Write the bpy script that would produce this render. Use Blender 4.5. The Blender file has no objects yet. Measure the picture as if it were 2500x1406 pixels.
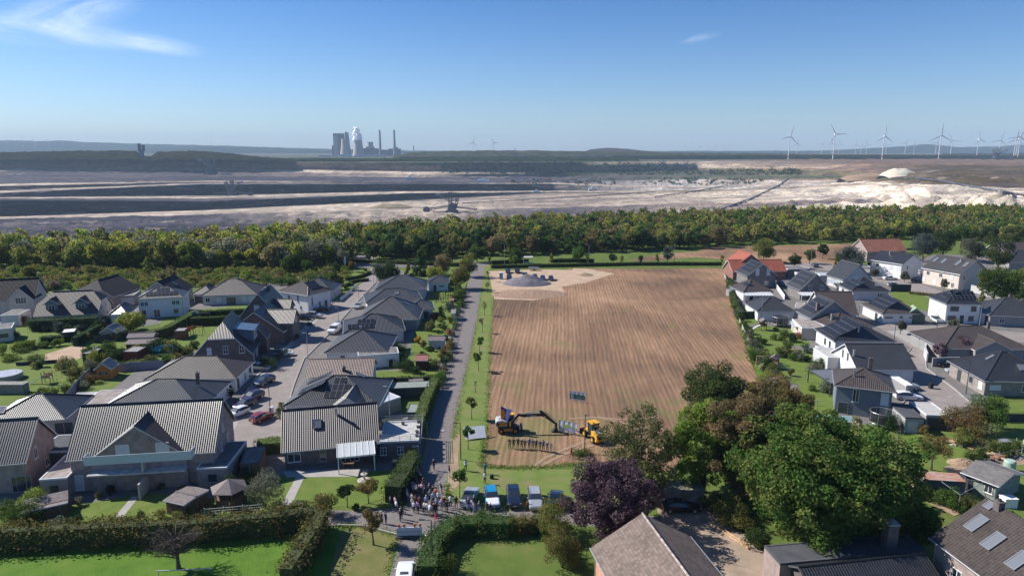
import bpy,math,random
import numpy as np
from mathutils import Vector,Matrix
rnd =random.Random(7)
nrg =np.random.default_rng(11)
sc =bpy.context.scene
COL =sc.collection
R =math.radians
# ---------------------------------------------------------------- camera, sky, sun
CAMH =45.0
FPX =1667.0
PITCH =math.atan(338 / FPX)
SP,CP =math.sin(PITCH),math.cos(PITCH)
cd =bpy.data.cameras.new("camera")
cam =bpy.data.objects.new("camera",cd)
COL.objects.link(cam)
cam.location =(0,0,CAMH)
cam.rotation_euler =(R(90) - PITCH,0,0)
cd.sensor_width =36
cd.lens =36 * FPX / 2500
cd.clip_start =1
cd.clip_end =60000
sc.camera =cam
SUN_EL,SUN_AZ =R(38),R(-72)      # azimuth clockwise from +Y
w =bpy.data.worlds.new("World")
sc.world =w
w.use_nodes =True
nt =w.node_tree
sky =nt.nodes.new("ShaderNodeTexSky")
sky.sky_type ='NISHITA'
sky.sun_disc =False
sky.sun_elevation =SUN_EL
sky.sun_rotation =SUN_AZ
sky.air_density =1.0
sky.dust_density =0.35
sky.ozone_density =3.0
bg =nt.nodes["Background"]
bg.inputs[1].default_value =0.078
# thin cirrus high in the sky, placed by direction
tc =nt.nodes.new("ShaderNodeTexCoord")
def wn(t,**k):
 n =nt.nodes.new(t)
 for a,b in k.items():
  setattr(n,a,b)
 return n
def cirrus(az,el,saz,sel,tilt,nscale,seed,lo,hi):
 """mask of one cirrus streak around a direction (degrees)"""
 sep =wn("ShaderNodeSeparateXYZ");nt.links.new(tc.outputs['Generated'],sep.inputs[0])
 a =wn("ShaderNodeMath",operation='ARCTAN2');nt.links.new(sep.outputs[0],a.inputs[0]);nt.links.new(sep.outputs[1],a.inputs[1])
 e =wn("ShaderNodeMath",operation='ARCSINE');nt.links.new(sep.outputs[2],e.inputs[0])
 a2 =wn("ShaderNodeMath",operation='SUBTRACT');nt.links.new(a.outputs[0],a2.inputs[0]);a2.inputs[1].default_value =R(az)
 e2 =wn("ShaderNodeMath",operation='SUBTRACT');nt.links.new(e.outputs[0],e2.inputs[0]);e2.inputs[1].default_value =R(el)
 c =wn("ShaderNodeCombineXYZ");nt.links.new(a2.outputs[0],c.inputs[0]);nt.links.new(e2.outputs[0],c.inputs[1])
 c.inputs[2].default_value =seed
 m =wn("ShaderNodeMapping");m.inputs['Rotation'].default_value =(0,0,R(tilt));nt.links.new(c.outputs[0],m.inputs[0])
 m2 =wn("ShaderNodeMapping");m2.inputs['Scale'].default_value =(1 / R(saz),1 / R(sel),0);nt.links.new(m.outputs[0],m2.inputs[0])
 ln =wn("ShaderNodeVectorMath",operation='LENGTH');nt.links.new(m2.outputs[0],ln.inputs[0])
 fall =wn("ShaderNodeMapRange",interpolation_type='SMOOTHSTEP');fall.inputs[1].default_value =1.0;fall.inputs[2].default_value =0.1
 nt.links.new(ln.outputs[1],fall.inputs[0])
 m3 =wn("ShaderNodeMapping");m3.inputs['Scale'].default_value =(nscale,nscale * 5,1);nt.links.new(m.outputs[0],m3.inputs[0])
 no =wn("ShaderNodeTexNoise");no.inputs['Scale'].default_value =1;no.inputs['Detail'].default_value =7
 no.inputs['Roughness'].default_value =.6;no.inputs['Distortion'].default_value =1.2;nt.links.new(m3.outputs[0],no.inputs['Vector'])
 r =wn("ShaderNodeMapRange");r.inputs[1].default_value =lo;r.inputs[2].default_value =hi;nt.links.new(no.outputs[0],r.inputs[0])
 mm =wn("ShaderNodeMath",operation='MULTIPLY',use_clamp=True);nt.links.new(r.outputs[0],mm.inputs[0]);nt.links.new(fall.outputs[0],mm.inputs[1])
 return mm.outputs[0]
masks =[cirrus(-33.5,7.7,10,1.3,1.0,5,1.3,.30,.62),cirrus(-31.5,8.9,5.5,1.7,-14,6,4.1,.36,.7),
         cirrus(-26.5,7.3,4,.8,6,7,2.2,.34,.62),cirrus(14.2,8.3,2.6,.45,-8,12,3.7,.46,.95)]
acc =masks[0]
for mk in masks[1:]:
 ad =wn("ShaderNodeMath",operation='ADD',use_clamp=True);nt.links.new(acc,ad.inputs[0]);nt.links.new(mk,ad.inputs[1]);acc =ad.outputs[0]
sc_ =wn("ShaderNodeMath",operation='MULTIPLY');nt.links.new(acc,sc_.inputs[0]);sc_.inputs[1].default_value =0.5
mixc =wn("ShaderNodeMixRGB");nt.links.new(sc_.outputs[0],mixc.inputs[0])
sepz =wn("ShaderNodeSeparateXYZ");nt.links.new(tc.outputs['Generated'],sepz.inputs[0])
rz_ =wn("ShaderNodeMapRange",interpolation_type='SMOOTHSTEP');rz_.inputs[1].default_value =-.02;rz_.inputs[2].default_value =.30;nt.links.new(sepz.outputs[2],rz_.inputs[0])
tg =wn("ShaderNodeMixRGB");nt.links.new(rz_.outputs[0],tg.inputs[0]);tg.inputs[1].default_value =(.76,.92,1.18,1);tg.inputs[2].default_value =(.27,.58,.97,1)
tint =wn("ShaderNodeMixRGB",blend_type='MULTIPLY');tint.inputs[0].default_value =1;nt.links.new(tg.outputs[0],tint.inputs[2])
nt.links.new(sky.outputs[0],tint.inputs[1]);nt.links.new(tint.outputs[0],mixc.inputs[1]);mixc.inputs[2].default_value =(9.5,10.5,12,1)
nt.links.new(mixc.outputs[0],bg.inputs[0])
sd =bpy.data.lights.new("sun",'SUN')
sd.energy =5.0
sd.angle =R(0.5)
sd.color =(1.0,0.95,0.87)
so =bpy.data.objects.new("sun",sd)
COL.objects.link(so)
sdir =Vector((math.sin(SUN_AZ) * math.cos(SUN_EL),math.cos(SUN_AZ) * math.cos(SUN_EL),math.sin(SUN_EL)))
so.rotation_euler =sdir.to_track_quat('Z','Y').to_euler()
so.location =(0,0,200)
vs =sc.view_settings
vs.view_transform ='Standard'
vs.look ='None'
vs.exposure =0.6
vs.gamma =1
sc.render.engine ='CYCLES'
cy =sc.cycles
cy.use_denoising =True
cy.max_bounces =6
cy.diffuse_bounces =4
cy.glossy_bounces =2
cy.transmission_bounces =3
cy.transparent_max_bounces =6
cy.volume_bounces =0
cy.sample_clamp_indirect =4
# ---------------------------------------------------------------- pixel -> world
def P(px,py,z=0.0):
 v =(py - 703) / FPX
 u =(px - 1250) / FPX
 t =(CAMH - z) / (SP + v * CP)
 return Vector((u * t,t * (CP - v * SP),z))
def zat(Y,py):
 v =(py - 703) / FPX
 return CAMH - Y * (v * CP + SP) / (CP - v * SP)
def depth(px,py,z=0.0):
 return (CAMH - z) / (SP + (py - 703) / FPX * CP)
# ---------------------------------------------------------------- materials
MATS ={}
def newmat(name):
 m =bpy.data.materials.new(name)
 m.use_nodes =True
 n =m.node_tree.nodes
 return m,n,m.node_tree.links,n["Principled BSDF"]
def mat(name,col,rough=.75,var=.12,scale=2.0,metal=0.0,bump=0.0,spec=.35,col2=None,coat=0.0,coord='Object'):
 if name in MATS:return MATS[name]
 m,n,l,b =newmat(name)
 b.inputs['Roughness'].default_value =rough
 b.inputs['Metallic'].default_value =metal
 b.inputs['Specular IOR Level'].default_value =spec
 b.inputs['Coat Weight'].default_value =coat
 if var > 0 or col2:
  t =n.new("ShaderNodeTexCoord")
  no =n.new("ShaderNodeTexNoise");no.inputs['Scale'].default_value =scale;no.inputs['Detail'].default_value =5
  l.new(t.outputs[coord],no.inputs['Vector'])
  mx =n.new("ShaderNodeMixRGB")
  c2 =col2 or tuple(min(1,c * (1 + 2 * var)) for c in col)
  c1 =col if col2 else tuple(c * (1 - 1.6 * var) for c in col)
  mx.inputs[1].default_value =(*c1,1);mx.inputs[2].default_value =(*c2,1)
  r =n.new("ShaderNodeMapRange");r.inputs[1].default_value =.3;r.inputs[2].default_value =.7
  l.new(no.outputs[0],r.inputs[0]);l.new(r.outputs[0],mx.inputs[0]);l.new(mx.outputs[0],b.inputs['Base Color'])
  if bump:
   bu =n.new("ShaderNodeBump");bu.inputs['Distance'].default_value =bump
   l.new(no.outputs[0],bu.inputs['Height']);l.new(bu.outputs[0],b.inputs['Normal'])
 else:
  b.inputs['Base Color'].default_value =(*col,1)
 MATS[name] =m
 return m
def tile(name,col,rough=.38,pu=.30,pv=.36,h=.05,var=.4,spec=.5,flat=False):
 """roof tiles: UVs are metres along the eave (u) and up the slope (v)"""
 if name in MATS:return MATS[name]
 m,n,l,b =newmat(name)
 uv =n.new("ShaderNodeUVMap")
 sp =n.new("ShaderNodeSeparateXYZ");l.new(uv.outputs[0],sp.inputs[0])
 def math_(op,a,b_=None,c=None):
  q =n.new("ShaderNodeMath");q.operation =op
  for i,x in enumerate((a,b_,c)):
   if x is None:continue
   if isinstance(x,(int,float)):q.inputs[i].default_value =x
   else:l.new(x,q.inputs[i])
  return q.outputs[0]
 u =math_('MULTIPLY',sp.outputs[0],2 * math.pi / pu)
 su =math_('SINE',u)
 hu =math_('MULTIPLY_ADD',su,.5,.5)
 hu =math_('POWER',hu,.7 if not flat else .2)
 fv =math_('FRACT',math_('DIVIDE',sp.outputs[1],pv))
 hv =math_('SUBTRACT',1.0,fv)
 hh =math_('ADD',math_('MULTIPLY',hu,h),math_('MULTIPLY',hv,h * .75))
 bu =n.new("ShaderNodeBump");bu.inputs['Distance'].default_value =1.0;bu.inputs['Strength'].default_value =1.0
 l.new(hh,bu.inputs['Height']);l.new(bu.outputs[0],b.inputs['Normal'])
 # each tile its own tone, shadow of the open joints darkened into the colour
 cu =math_('FLOOR',math_('DIVIDE',sp.outputs[0],pu));cv =math_('FLOOR',math_('DIVIDE',sp.outputs[1],pv))
 cb =n.new("ShaderNodeCombineXYZ");l.new(cu,cb.inputs[0]);l.new(cv,cb.inputs[1])
 wno =n.new("ShaderNodeTexWhiteNoise");wno.noise_dimensions ='2D';l.new(cb.outputs[0],wno.inputs['Vector'])
 no =n.new("ShaderNodeTexNoise");no.inputs['Scale'].default_value =.35;no.inputs['Detail'].default_value =4;l.new(uv.outputs[0],no.inputs['Vector'])
 s =math_('ADD',math_('MULTIPLY',wno.outputs[0],.55),math_('MULTIPLY',no.outputs[0],.9))
 k =math_('MULTIPLY_ADD',s,var * 1.6,1 - var * 1.1)
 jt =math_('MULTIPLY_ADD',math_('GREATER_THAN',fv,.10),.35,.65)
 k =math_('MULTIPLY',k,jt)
 vm =n.new("ShaderNodeVectorMath");vm.operation ='SCALE';vm.inputs[0].default_value =col;l.new(k,vm.inputs['Scale'])
 l.new(vm.outputs[0],b.inputs['Base Color'])
 b.inputs['Roughness'].default_value =rough
 b.inputs['Specular IOR Level'].default_value =spec
 MATS[name] =m
 return m
def brick(name,c1,c2,mortar,sx=.25,sy=.075,rough=.85):
 if name in MATS:return MATS[name]
 m,n,l,b =newmat(name)
 uv =n.new("ShaderNodeUVMap")
 br =n.new("ShaderNodeTexBrick")
 br.inputs['Scale'].default_value =1;br.inputs['Brick Width'].default_value =sx;br.inputs['Row Height'].default_value =sy
 br.inputs['Mortar Size'].default_value =.010;br.inputs['Bias'].default_value =0
 br.inputs['Color1'].default_value =(*c1,1);br.inputs['Color2'].default_value =(*c2,1);br.inputs['Mortar'].default_value =(*mortar,1)
 l.new(uv.outputs[0],br.inputs['Vector'])
 no =n.new("ShaderNodeTexNoise");no.inputs['Scale'].default_value =1.1;no.inputs['Detail'].default_value =6;l.new(uv.outputs[0],no.inputs['Vector'])
 mx =n.new("ShaderNodeMixRGB");mx.blend_type ='MULTIPLY';mx.inputs[0].default_value =1
 r =n.new("ShaderNodeMapRange");r.inputs[1].default_value =.3;r.inputs[2].default_value =.7;r.inputs[3].default_value =.72;r.inputs[4].default_value =1.15
 l.new(no.outputs[0],r.inputs[0]);l.new(br.outputs[0],mx.inputs[1]);l.new(r.outputs[0],mx.inputs[2]);l.new(mx.outputs[0],b.inputs['Base Color'])
 b.inputs['Roughness'].default_value =rough
 MATS[name] =m
 return m
def ramp_mat(name,stops,scale,detail=6,rough=.95,coord='world',stretch=(1,1,1),bump=0,second=None,bscale=None,distort=0.0):
 """noise -> colour ramp on world position; second = (scale, lo, hi, colour) patches on top"""
 if name in MATS:return MATS[name]
 m,n,l,b =newmat(name)
 g =n.new("ShaderNodeNewGeometry") if coord == 'world' else n.new("ShaderNodeTexCoord")
 src =g.outputs['Position'] if coord == 'world' else g.outputs['Object']
 mp =n.new("ShaderNodeMapping");mp.inputs['Scale'].default_value =stretch;l.new(src,mp.inputs[0])
 no =n.new("ShaderNodeTexNoise");no.inputs['Scale'].default_value =scale;no.inputs['Detail'].default_value =detail;no.inputs['Roughness'].default_value =.65
 no.inputs['Distortion'].default_value =distort
 l.new(mp.outputs[0],no.inputs['Vector'])
 rp =n.new("ShaderNodeValToRGB");l.new(no.outputs[0],rp.inputs[0])
 el =rp.color_ramp.elements
 while len(el) < len(stops):el.new(.5)
 for e,(p,c) in zip(el,stops):
  e.position =p;e.color =(*c,1)
 out =rp.outputs[0]
 for s2 in (second or []):
  n2 =n.new("ShaderNodeTexNoise");n2.inputs['Scale'].default_value =s2[0];n2.inputs['Detail'].default_value =7;n2.inputs['Roughness'].default_value =.7
  l.new(src,n2.inputs['Vector'])
  r =n.new("ShaderNodeMapRange");r.inputs[1].default_value =s2[1];r.inputs[2].default_value =s2[2];l.new(n2.outputs[0],r.inputs[0])
  mx =n.new("ShaderNodeMixRGB");l.new(r.outputs[0],mx.inputs[0]);l.new(out,mx.inputs[1]);mx.inputs[2].default_value =(*s2[3],1)
  out =mx.outputs[0]
 l.new(out,b.inputs['Base Color'])
 b.inputs['Roughness'].default_value =rough
 b.inputs['Specular IOR Level'].default_value =.2
 if bump:
  n3 =n.new("ShaderNodeTexNoise");n3.inputs['Scale'].default_value =bscale or scale * 3;n3.inputs['Detail'].default_value =6;l.new(src,n3.inputs['Vector'])
  bu =n.new("ShaderNodeBump");bu.inputs['Distance'].default_value =bump;l.new(n3.outputs[0],bu.inputs['Height']);l.new(bu.outputs[0],b.inputs['Normal'])
 MATS[name] =m
 return m
def leafmat(name,trans=.35):
 """foliage: colour from the leaf's own attribute, shifted a little per tree"""
 if name in MATS:return MATS[name]
 m =bpy.data.materials.new(name);m.use_nodes =True
 n,l =m.node_tree.nodes,m.node_tree.links
 n.clear()
 out =n.new("ShaderNodeOutputMaterial")
 at =n.new("ShaderNodeAttribute");at.attribute_name ="Col"
 oi =n.new("ShaderNodeObjectInfo")
 hs =n.new("ShaderNodeHueSaturation");l.new(at.outputs['Color'],hs.inputs['Color'])
 r1 =n.new("ShaderNodeMapRange");r1.inputs[3].default_value =.488;r1.inputs[4].default_value =.525;l.new(oi.outputs['Random'],r1.inputs[0]);l.new(r1.outputs[0],hs.inputs['Hue'])
 mu =n.new("ShaderNodeMath");mu.operation ='MULTIPLY';mu.inputs[1].default_value =7.13;l.new(oi.outputs['Random'],mu.inputs[0])
 fr =n.new("ShaderNodeMath");fr.operation ='FRACT';l.new(mu.outputs[0],fr.inputs[0])
 r2 =n.new("ShaderNodeMapRange");r2.inputs[3].default_value =.78;r2.inputs[4].default_value =1.25;l.new(fr.outputs[0],r2.inputs[0]);l.new(r2.outputs[0],hs.inputs['Value'])
 d =n.new("ShaderNodeBsdfDiffuse");t =n.new("ShaderNodeBsdfTranslucent");mx =n.new("ShaderNodeMixShader");mx.inputs[0].default_value =trans
 l.new(hs.outputs[0],d.inputs[0]);l.new(hs.outputs[0],t.inputs[0]);l.new(d.outputs[0],mx.inputs[1]);l.new(t.outputs[0],mx.inputs[2])
 l.new(mx.outputs[0],out.inputs[0])
 MATS[name] =m
 return m
GL =mat('glass_dark',(.035,.045,.06),rough=.08,var=0,spec=.9)
WHITE =mat('white_paint',(.78,.78,.77),rough=.5,var=.03)
FRAME =mat('frame_white',(.74,.74,.73),rough=.5,var=0)
SHUT =mat('shutter_pale',(.60,.61,.63),rough=.6,var=.04,scale=4)
METG =mat('grey_metal',(.30,.31,.32),rough=.45,var=.05,metal=.3)
DARKM =mat('dark_metal',(.05,.055,.06),rough=.5,var=.1)
BLACK =mat('black_plastic',(.02,.02,.022),rough=.5,var=0)
GALV =mat('galvanised',(.42,.43,.44),rough=.4,var=.05,metal=.5)
WOOD =mat('brown_wood',(.16,.10,.06),rough=.8,var=.25,scale=3)
WOODP =mat('pale_wood',(.45,.30,.17),rough=.8,var=.2,scale=3)
BARK =mat('bark',(.09,.07,.055),rough=.95,var=.25,scale=5)
CONC =mat('concrete',(.42,.41,.39),rough=.9,var=.1,scale=1.5)
TYRE =mat('tyre',(.02,.02,.02),rough=.85,var=0)
class MB:
 def __init__(s):s.v =[];s.f =[];s.mi =[];s.M =Matrix.Identity(4);s.m =0;s.sm =[];s.smooth =False
 def add(s,vs_,fs):
  o =len(s.v)
  s.v += [s.M @ Vector(p) for p in vs_]
  for f in fs:
   s.f.append([i + o for i in f]);s.mi.append(s.m);s.sm.append(s.smooth)
  return s
 def box(s,c,d,rz=0,rx=0,ry=0):
  x,y,z =d[0] / 2,d[1] / 2,d[2] / 2
  q =Matrix.Translation(c) @ Matrix.Rotation(rz,4,'Z') @ Matrix.Rotation(ry,4,'Y') @ Matrix.Rotation(rx,4,'X')
  return s.add([q @ Vector(p) for p in ((-x,-y,-z),(x,-y,-z),(x,y,-z),(-x,y,-z),(-x,-y,z),(x,-y,z),(x,y,z),(-x,y,z))],
                     [(0,3,2,1),(4,5,6,7),(0,1,5,4),(1,2,6,5),(2,3,7,6),(3,0,4,7)])
 def bb(s,x0,x1,y0,y1,z0,z1):return s.box(((x0 + x1) / 2,(y0 + y1) / 2,(z0 + z1) / 2),(x1 - x0,y1 - y0,z1 - z0))
 def bar(s,p,q,w_,h=None):
  p,q =Vector(p),Vector(q);d =q - p
  if d.length < 1e-6:return s
  return s.ring([p,q],[w_ / 2] * 2,4,math.pi / 4,asp=(h / w_ if h else 1),k=1.4142)
 def ring(s,pts,rad,n=8,ph=0,asp=1,k=1,cap=True):
  pts =[Vector(p) for p in pts];vs_ =[];fs =[]
  for i,p in enumerate(pts):
   a =pts[max(0,i - 1)];b_ =pts[min(len(pts) - 1,i + 1)]
   d =(b_ - a).normalized()
   up =Vector((0,0,1)) if abs(d.z) < .95 else Vector((0,1,0))
   x =d.cross(up).normalized();y =x.cross(d).normalized()
   for j in range(n):
    t =2 * math.pi * j / n + ph
    vs_.append(p + x * math.cos(t) * rad[i] * k + y * math.sin(t) * rad[i] * k * asp)
  for i in range(len(pts) - 1):
   for j in range(n):
    a,b_ =i * n + j,i * n + (j + 1) % n
    fs.append((a,b_,b_ + n,a + n))
  if cap:fs += [tuple(range(n))[::-1],tuple(range((len(pts) - 1) * n,len(pts) * n))]
  return s.add(vs_,fs)
 def cyl(s,c,r,h,n=12,r2=None,axis='Z'):
  d ={'X':Vector((h,0,0)),'Y':Vector((0,h,0)),'Z':Vector((0,0,h))}[axis]
  return s.ring([Vector(c),Vector(c) + d],[r,r if r2 is None else r2],n)
 def prism(s,poly,z0,z1):
  n =len(poly)
  return s.add([(p[0],p[1],z0) for p in poly] + [(p[0],p[1],z1) for p in poly],
                     [tuple(range(n))[::-1],tuple(range(n,2 * n))] + [(i,(i + 1) % n,n + (i + 1) % n,n + i) for i in range(n)])
 def extr(s,poly,a,b_):
  """poly = list of 3-D points; extrude by vector from a to b"""
  n =len(poly);a,b_ =Vector(a),Vector(b_)
  return s.add([Vector(p) + a for p in poly] + [Vector(p) + b_ for p in poly],
                     [tuple(range(n))[::-1],tuple(range(n,2 * n))] + [(i,(i + 1) % n,n + (i + 1) % n,n + i) for i in range(n)])
 def build(s,name,mats,parent=None,uv=True,link=True):
  me =bpy.data.meshes.new(name)
  me.from_pydata([tuple(v) for v in s.v],[],s.f)
  if not isinstance(mats,(list,tuple)):mats =[mats]
  for m in mats:me.materials.append(m)
  if len(mats) > 1:me.polygons.foreach_set('material_index',s.mi)
  if any(s.sm):me.polygons.foreach_set('use_smooth',s.sm)
  if uv:
   L =me.uv_layers.new(name='UVMap')
   for p in me.polygons:
    nn =p.normal
    ax =Vector((0,0,1)).cross(nn)
    ax =ax.normalized() if ax.length > .02 else Vector((1,0,0))
    ay =nn.cross(ax)
    for li in p.loop_indices:
     co =me.vertices[me.loops[li].vertex_index].co
     L.data[li].uv =(co.dot(ax),co.dot(ay))
  if not link:return me
  o =bpy.data.objects.new(name,me);COL.objects.link(o)
  if parent:o.parent =parent
  return o
def tag(o,label=None,cat=None,group=None,kind=None):
 if label:o['label'] =label
 if cat:o['category'] =cat
 if group:o['group'] =group
 if kind:o['kind'] =kind
 return o
LABELS ={}
def thing(name,label,cat,loc=(0,0,0),rz=0,group=None):
 o =bpy.data.objects.new(name,None);COL.objects.link(o)
 o.location =loc;o.rotation_euler =(0,0,rz);o.empty_display_size =.2
 return tag(o,label,cat,group)
def setlab(o,label,group=None):
 o['label'] =label
 if group:o['group'] =group
 return o
def kids(o):
 return [c for c in o.children]
def dup(root,loc=None,rz=None,label=None,group=None,scale=None):
 r =root.copy();COL.objects.link(r)
 if loc is not None:r.location =loc
 if rz is not None:r.rotation_euler =(0,0,rz)
 if scale is not None:r.scale =scale if hasattr(scale,'__len__') else (scale,) * 3
 if label:r['label'] =label
 if group:r['group'] =group
 for ch in root.children:
  c =ch.copy();COL.objects.link(c);c.parent =r
  for g in ch.children:
   d =g.copy();COL.objects.link(d);d.parent =c
 return r
def npmesh(name,V,F,mats,col=None,parent=None,smooth=False,link=True,fcol=None):
 """fast mesh from numpy arrays, F has shape (n,3) or (n,4); col per vertex"""
 me =bpy.data.meshes.new(name)
 k =F.shape[1]
 me.vertices.add(len(V));me.vertices.foreach_set('co',V.astype(np.float32).ravel())
 me.loops.add(F.size);me.loops.foreach_set('vertex_index',F.astype(np.int32).ravel())
 me.polygons.add(len(F));me.polygons.foreach_set('loop_start',np.arange(0,F.size,k,dtype=np.int32))
 me.polygons.foreach_set('loop_total',np.full(len(F),k,dtype=np.int32))
 if smooth:me.polygons.foreach_set('use_smooth',np.ones(len(F),dtype=bool))
 if not isinstance(mats,(list,tuple)):mats =[mats]
 for m in mats:me.materials.append(m)
 me.update(calc_edges=True)
 if col is not None:
  a =me.color_attributes.new(name='Col',type='FLOAT_COLOR',domain='POINT')
  c4 =np.ones((len(V),4),dtype=np.float32);c4[:,:3] =col
  a.data.foreach_set('color',c4.ravel())
 me.validate()
 if not link:return me
 o =bpy.data.objects.new(name,me);COL.objects.link(o)
 if parent:o.parent =parent
 return o
NSHEET =0
def sheet(name,pts,m,z=0.0,kind='structure',label=None,cat=None,grid=None):
 """flat ground patch from pixel points"""
 global NSHEET
 NSHEET += 1;z =.004 + .0012 * NSHEET
 mb =MB();ps =[P(*p[:2]) if len(p) == 2 else Vector(p) for p in pts]
 mb.add([(p.x,p.y,z) for p in ps],[tuple(range(len(ps)))])
 o =mb.build(name,m)
 if o.data.polygons[0].normal.z < 0:o.data.flip_normals()
 return tag(o,label,cat,kind=kind)
# ================================================================ terrain: village ground, open pit, plain
def vnoise(x,y,s,seed=0):
 """cheap smooth value noise, numpy"""
 x =x / s + seed * 17.3;y =y / s + seed * 9.1
 xi =np.floor(x).astype(np.int64);yi =np.floor(y).astype(np.int64)
 xf =x - xi;yf =y - yi
 xf =xf * xf * (3 - 2 * xf);yf =yf * yf * (3 - 2 * yf)
 def h(a,b):
  n =(a * 374761393 + b * 668265263 + seed * 1442695) & 0x7fffffff
  n =((n ^ (n >> 13)) * 1274126177) & 0x7fffffff
  return ((n ^ (n >> 16)) & 0xffff) / 65535.0
 return (h(xi,yi) * (1 - xf) + h(xi + 1,yi) * xf) * (1 - yf) + (h(xi,yi + 1) * (1 - xf) + h(xi + 1,yi + 1) * xf) * yf
def fbm(x,y,s,seed=0,o=4):
 r =0;a =.5
 for i in range(o):
  r =r + a * vnoise(x,y,s / 2 ** i,seed + i);a *= .5
 return r / (1 - .5 ** o)
CX =np.array([0,500,1000,1350,1700,2100,2500],float)
PAL =dict(E=(.105,.075,.04),Q=(.74,.63,.50),C=(.010,.011,.016),D=(.045,.040,.055),P=(.078,.070,.085),S=(.36,.28,.22),L=(.55,.445,.34),B=(.20,.125,.085),G=(.085,.098,.052),
           K=(.20,.165,.085),W=(.56,.50,.45),F=(.10,.13,.05),R=(.30,.19,.13),M=(.062,.057,.074))
# rows near -> far: (kind, y[], z[] or run, colours of the strip up to the next row, roughness metres)
ROWS =[
 ('b',[608,601,560,543,530,524,518],[0] * 7,'GGGGGGG',.0,2),
 ('w',[665,655,600,575,560,540,530],60,'PPPPSSS',.0,3),
 ('b',[598,588,560,548,530,520,510],[-104,-104,-100,-92,-74,-62,-34],'DDMPPLL',4.5,26),
 ('b',[556,550,545,538,520,508,502],[-100,-98,-97,-90,-74,-60,-31],'MPSMSPL',5.0,12),
 ('b',[546,536,531,525,510,501,498],[-102,-102,-98,-92,-74,-58,-29],'DMLPSSL',3.0,10),
 ('b',[535,524,516,508,497,494,492],[-100,-100,-96,-90,-74,-58,-28],'LLLSLLL',.5,9),
 ('b',[529,513,489,470,475,482,484],[-100,-100,-95,-90,-75,-58,-26],'CCCCLLL',1.3,12),
 ('w',[489,492,472,469,471,453,472],[14,14,14,14,20,80,30],'DPLLSSL',1.0,5),
 ('b',[484.5,484,469.5,467.5,468,451,468],None,'LLLLKLL',.6,3),
 ('b',[482,477,467,466,465,449,464],None,'DCCCWLL',1.2,9),
 ('w',[471,449,449,449,461,447,461],[14,14,14,14,14,16,14],'LLPLSLE',.6,3),
 ('b',[465,446.8,447,446.5,457,445.5,459],None,'CDDPWSE',1.2,6),
 ('w',[454,444.4,445,444.5,437,442,456],[12,8,8,8,34,14,12],'LLPPGRE',.6,3),
 ('b',[449,441.8,442.8,441,433,439,453],None,'PDPPGGE',2.4,9),
 ('b',[434,430,433,431,428,433,446],[-48,-48,-50,-52,-44,-26,-19],'DPSGGKE',2.2,9),
 ('b',[418,416,425,425,415,420,431],[-33,-33,-40,-42,-33,-14,-9],'LLLGKRE',.5,4),
 ('b',[411,410,419,420,411,411,418],[-24,-24,-34,-36,-24,-8,-4],'BBRGLRE',1.4,7),
 ('b',[401,402,404,405,401,401,406],[-2,-2,-4,-8,-5,-1,0],'FBGGSBB',.8,4),
 ('b',[396,397,397,396,392,394,396],[0] * 7,'FGGGGBB',.4,3),
 ('b',[389,389,389,389,388,388,388],[0] * 7,'GGGGGKK',.0,3),
 ('b',[380,380,380,380,380,380,380],[0] * 7,'GGGGGGG',.0,3),
 ('b',[368.7] * 7,[0] * 7,'GGGGGGG',.0,3),
]
CX =np.array([0,500,1000,1350,1700,2100,2270,2500],float)
def c8(a,f=None):
 if isinstance(a,str):return a[:5] + (a[5:] + a[6]).replace('L','Q')
 return None if a is None else (a if not isinstance(a,list) else a[:6] + [a[5] * (1 - f) + a[6] * f] + [a[6]])
ROWS =[(k,c8(y,.45),c8(z,.8),c8(c),am,sb) for k,y,z,c,am,sb in ROWS]
pxs =np.concatenate([np.arange(-900,-100,50),np.arange(-100,2620,7),np.arange(2650,3450,50)]).astype(float)
def ray(px,py,z=None,Y=None):
 v =(py - 703) / FPX;u =(px - 1250) / FPX
 if Y is None:t =(CAMH - z) / (SP + v * CP)
 else:t =Y / (CP - v * SP)
 return u * t,t * (CP - v * SP),CAMH - t * (SP + v * CP)
rowsXYZ =[]
prev =None
for kind_,ys,zz,cols,amp,sub in ROWS:
 y =np.interp(pxs,CX,ys)
 if zz is None:zz_ =prev[2];X,Y,Z =ray(pxs,y,z=zz_)
 elif kind_ == 'w':X,Y,Z =ray(pxs,y,Y=prev[1] + (zz if isinstance(zz,int) else np.interp(pxs,CX,zz)))
 else:X,Y,Z =ray(pxs,y,z=np.interp(pxs,CX,zz))
 if prev is not None:
  bad =Y < prev[1] + 4
  Y2 =np.where(bad,prev[1] + 4,Y)
  X,Y,Z =ray(pxs,y,Y=Y2)
 prev =(X,Y,Z);rowsXYZ.append(prev)
V =[];Ccol =[];FN =[]
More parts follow.
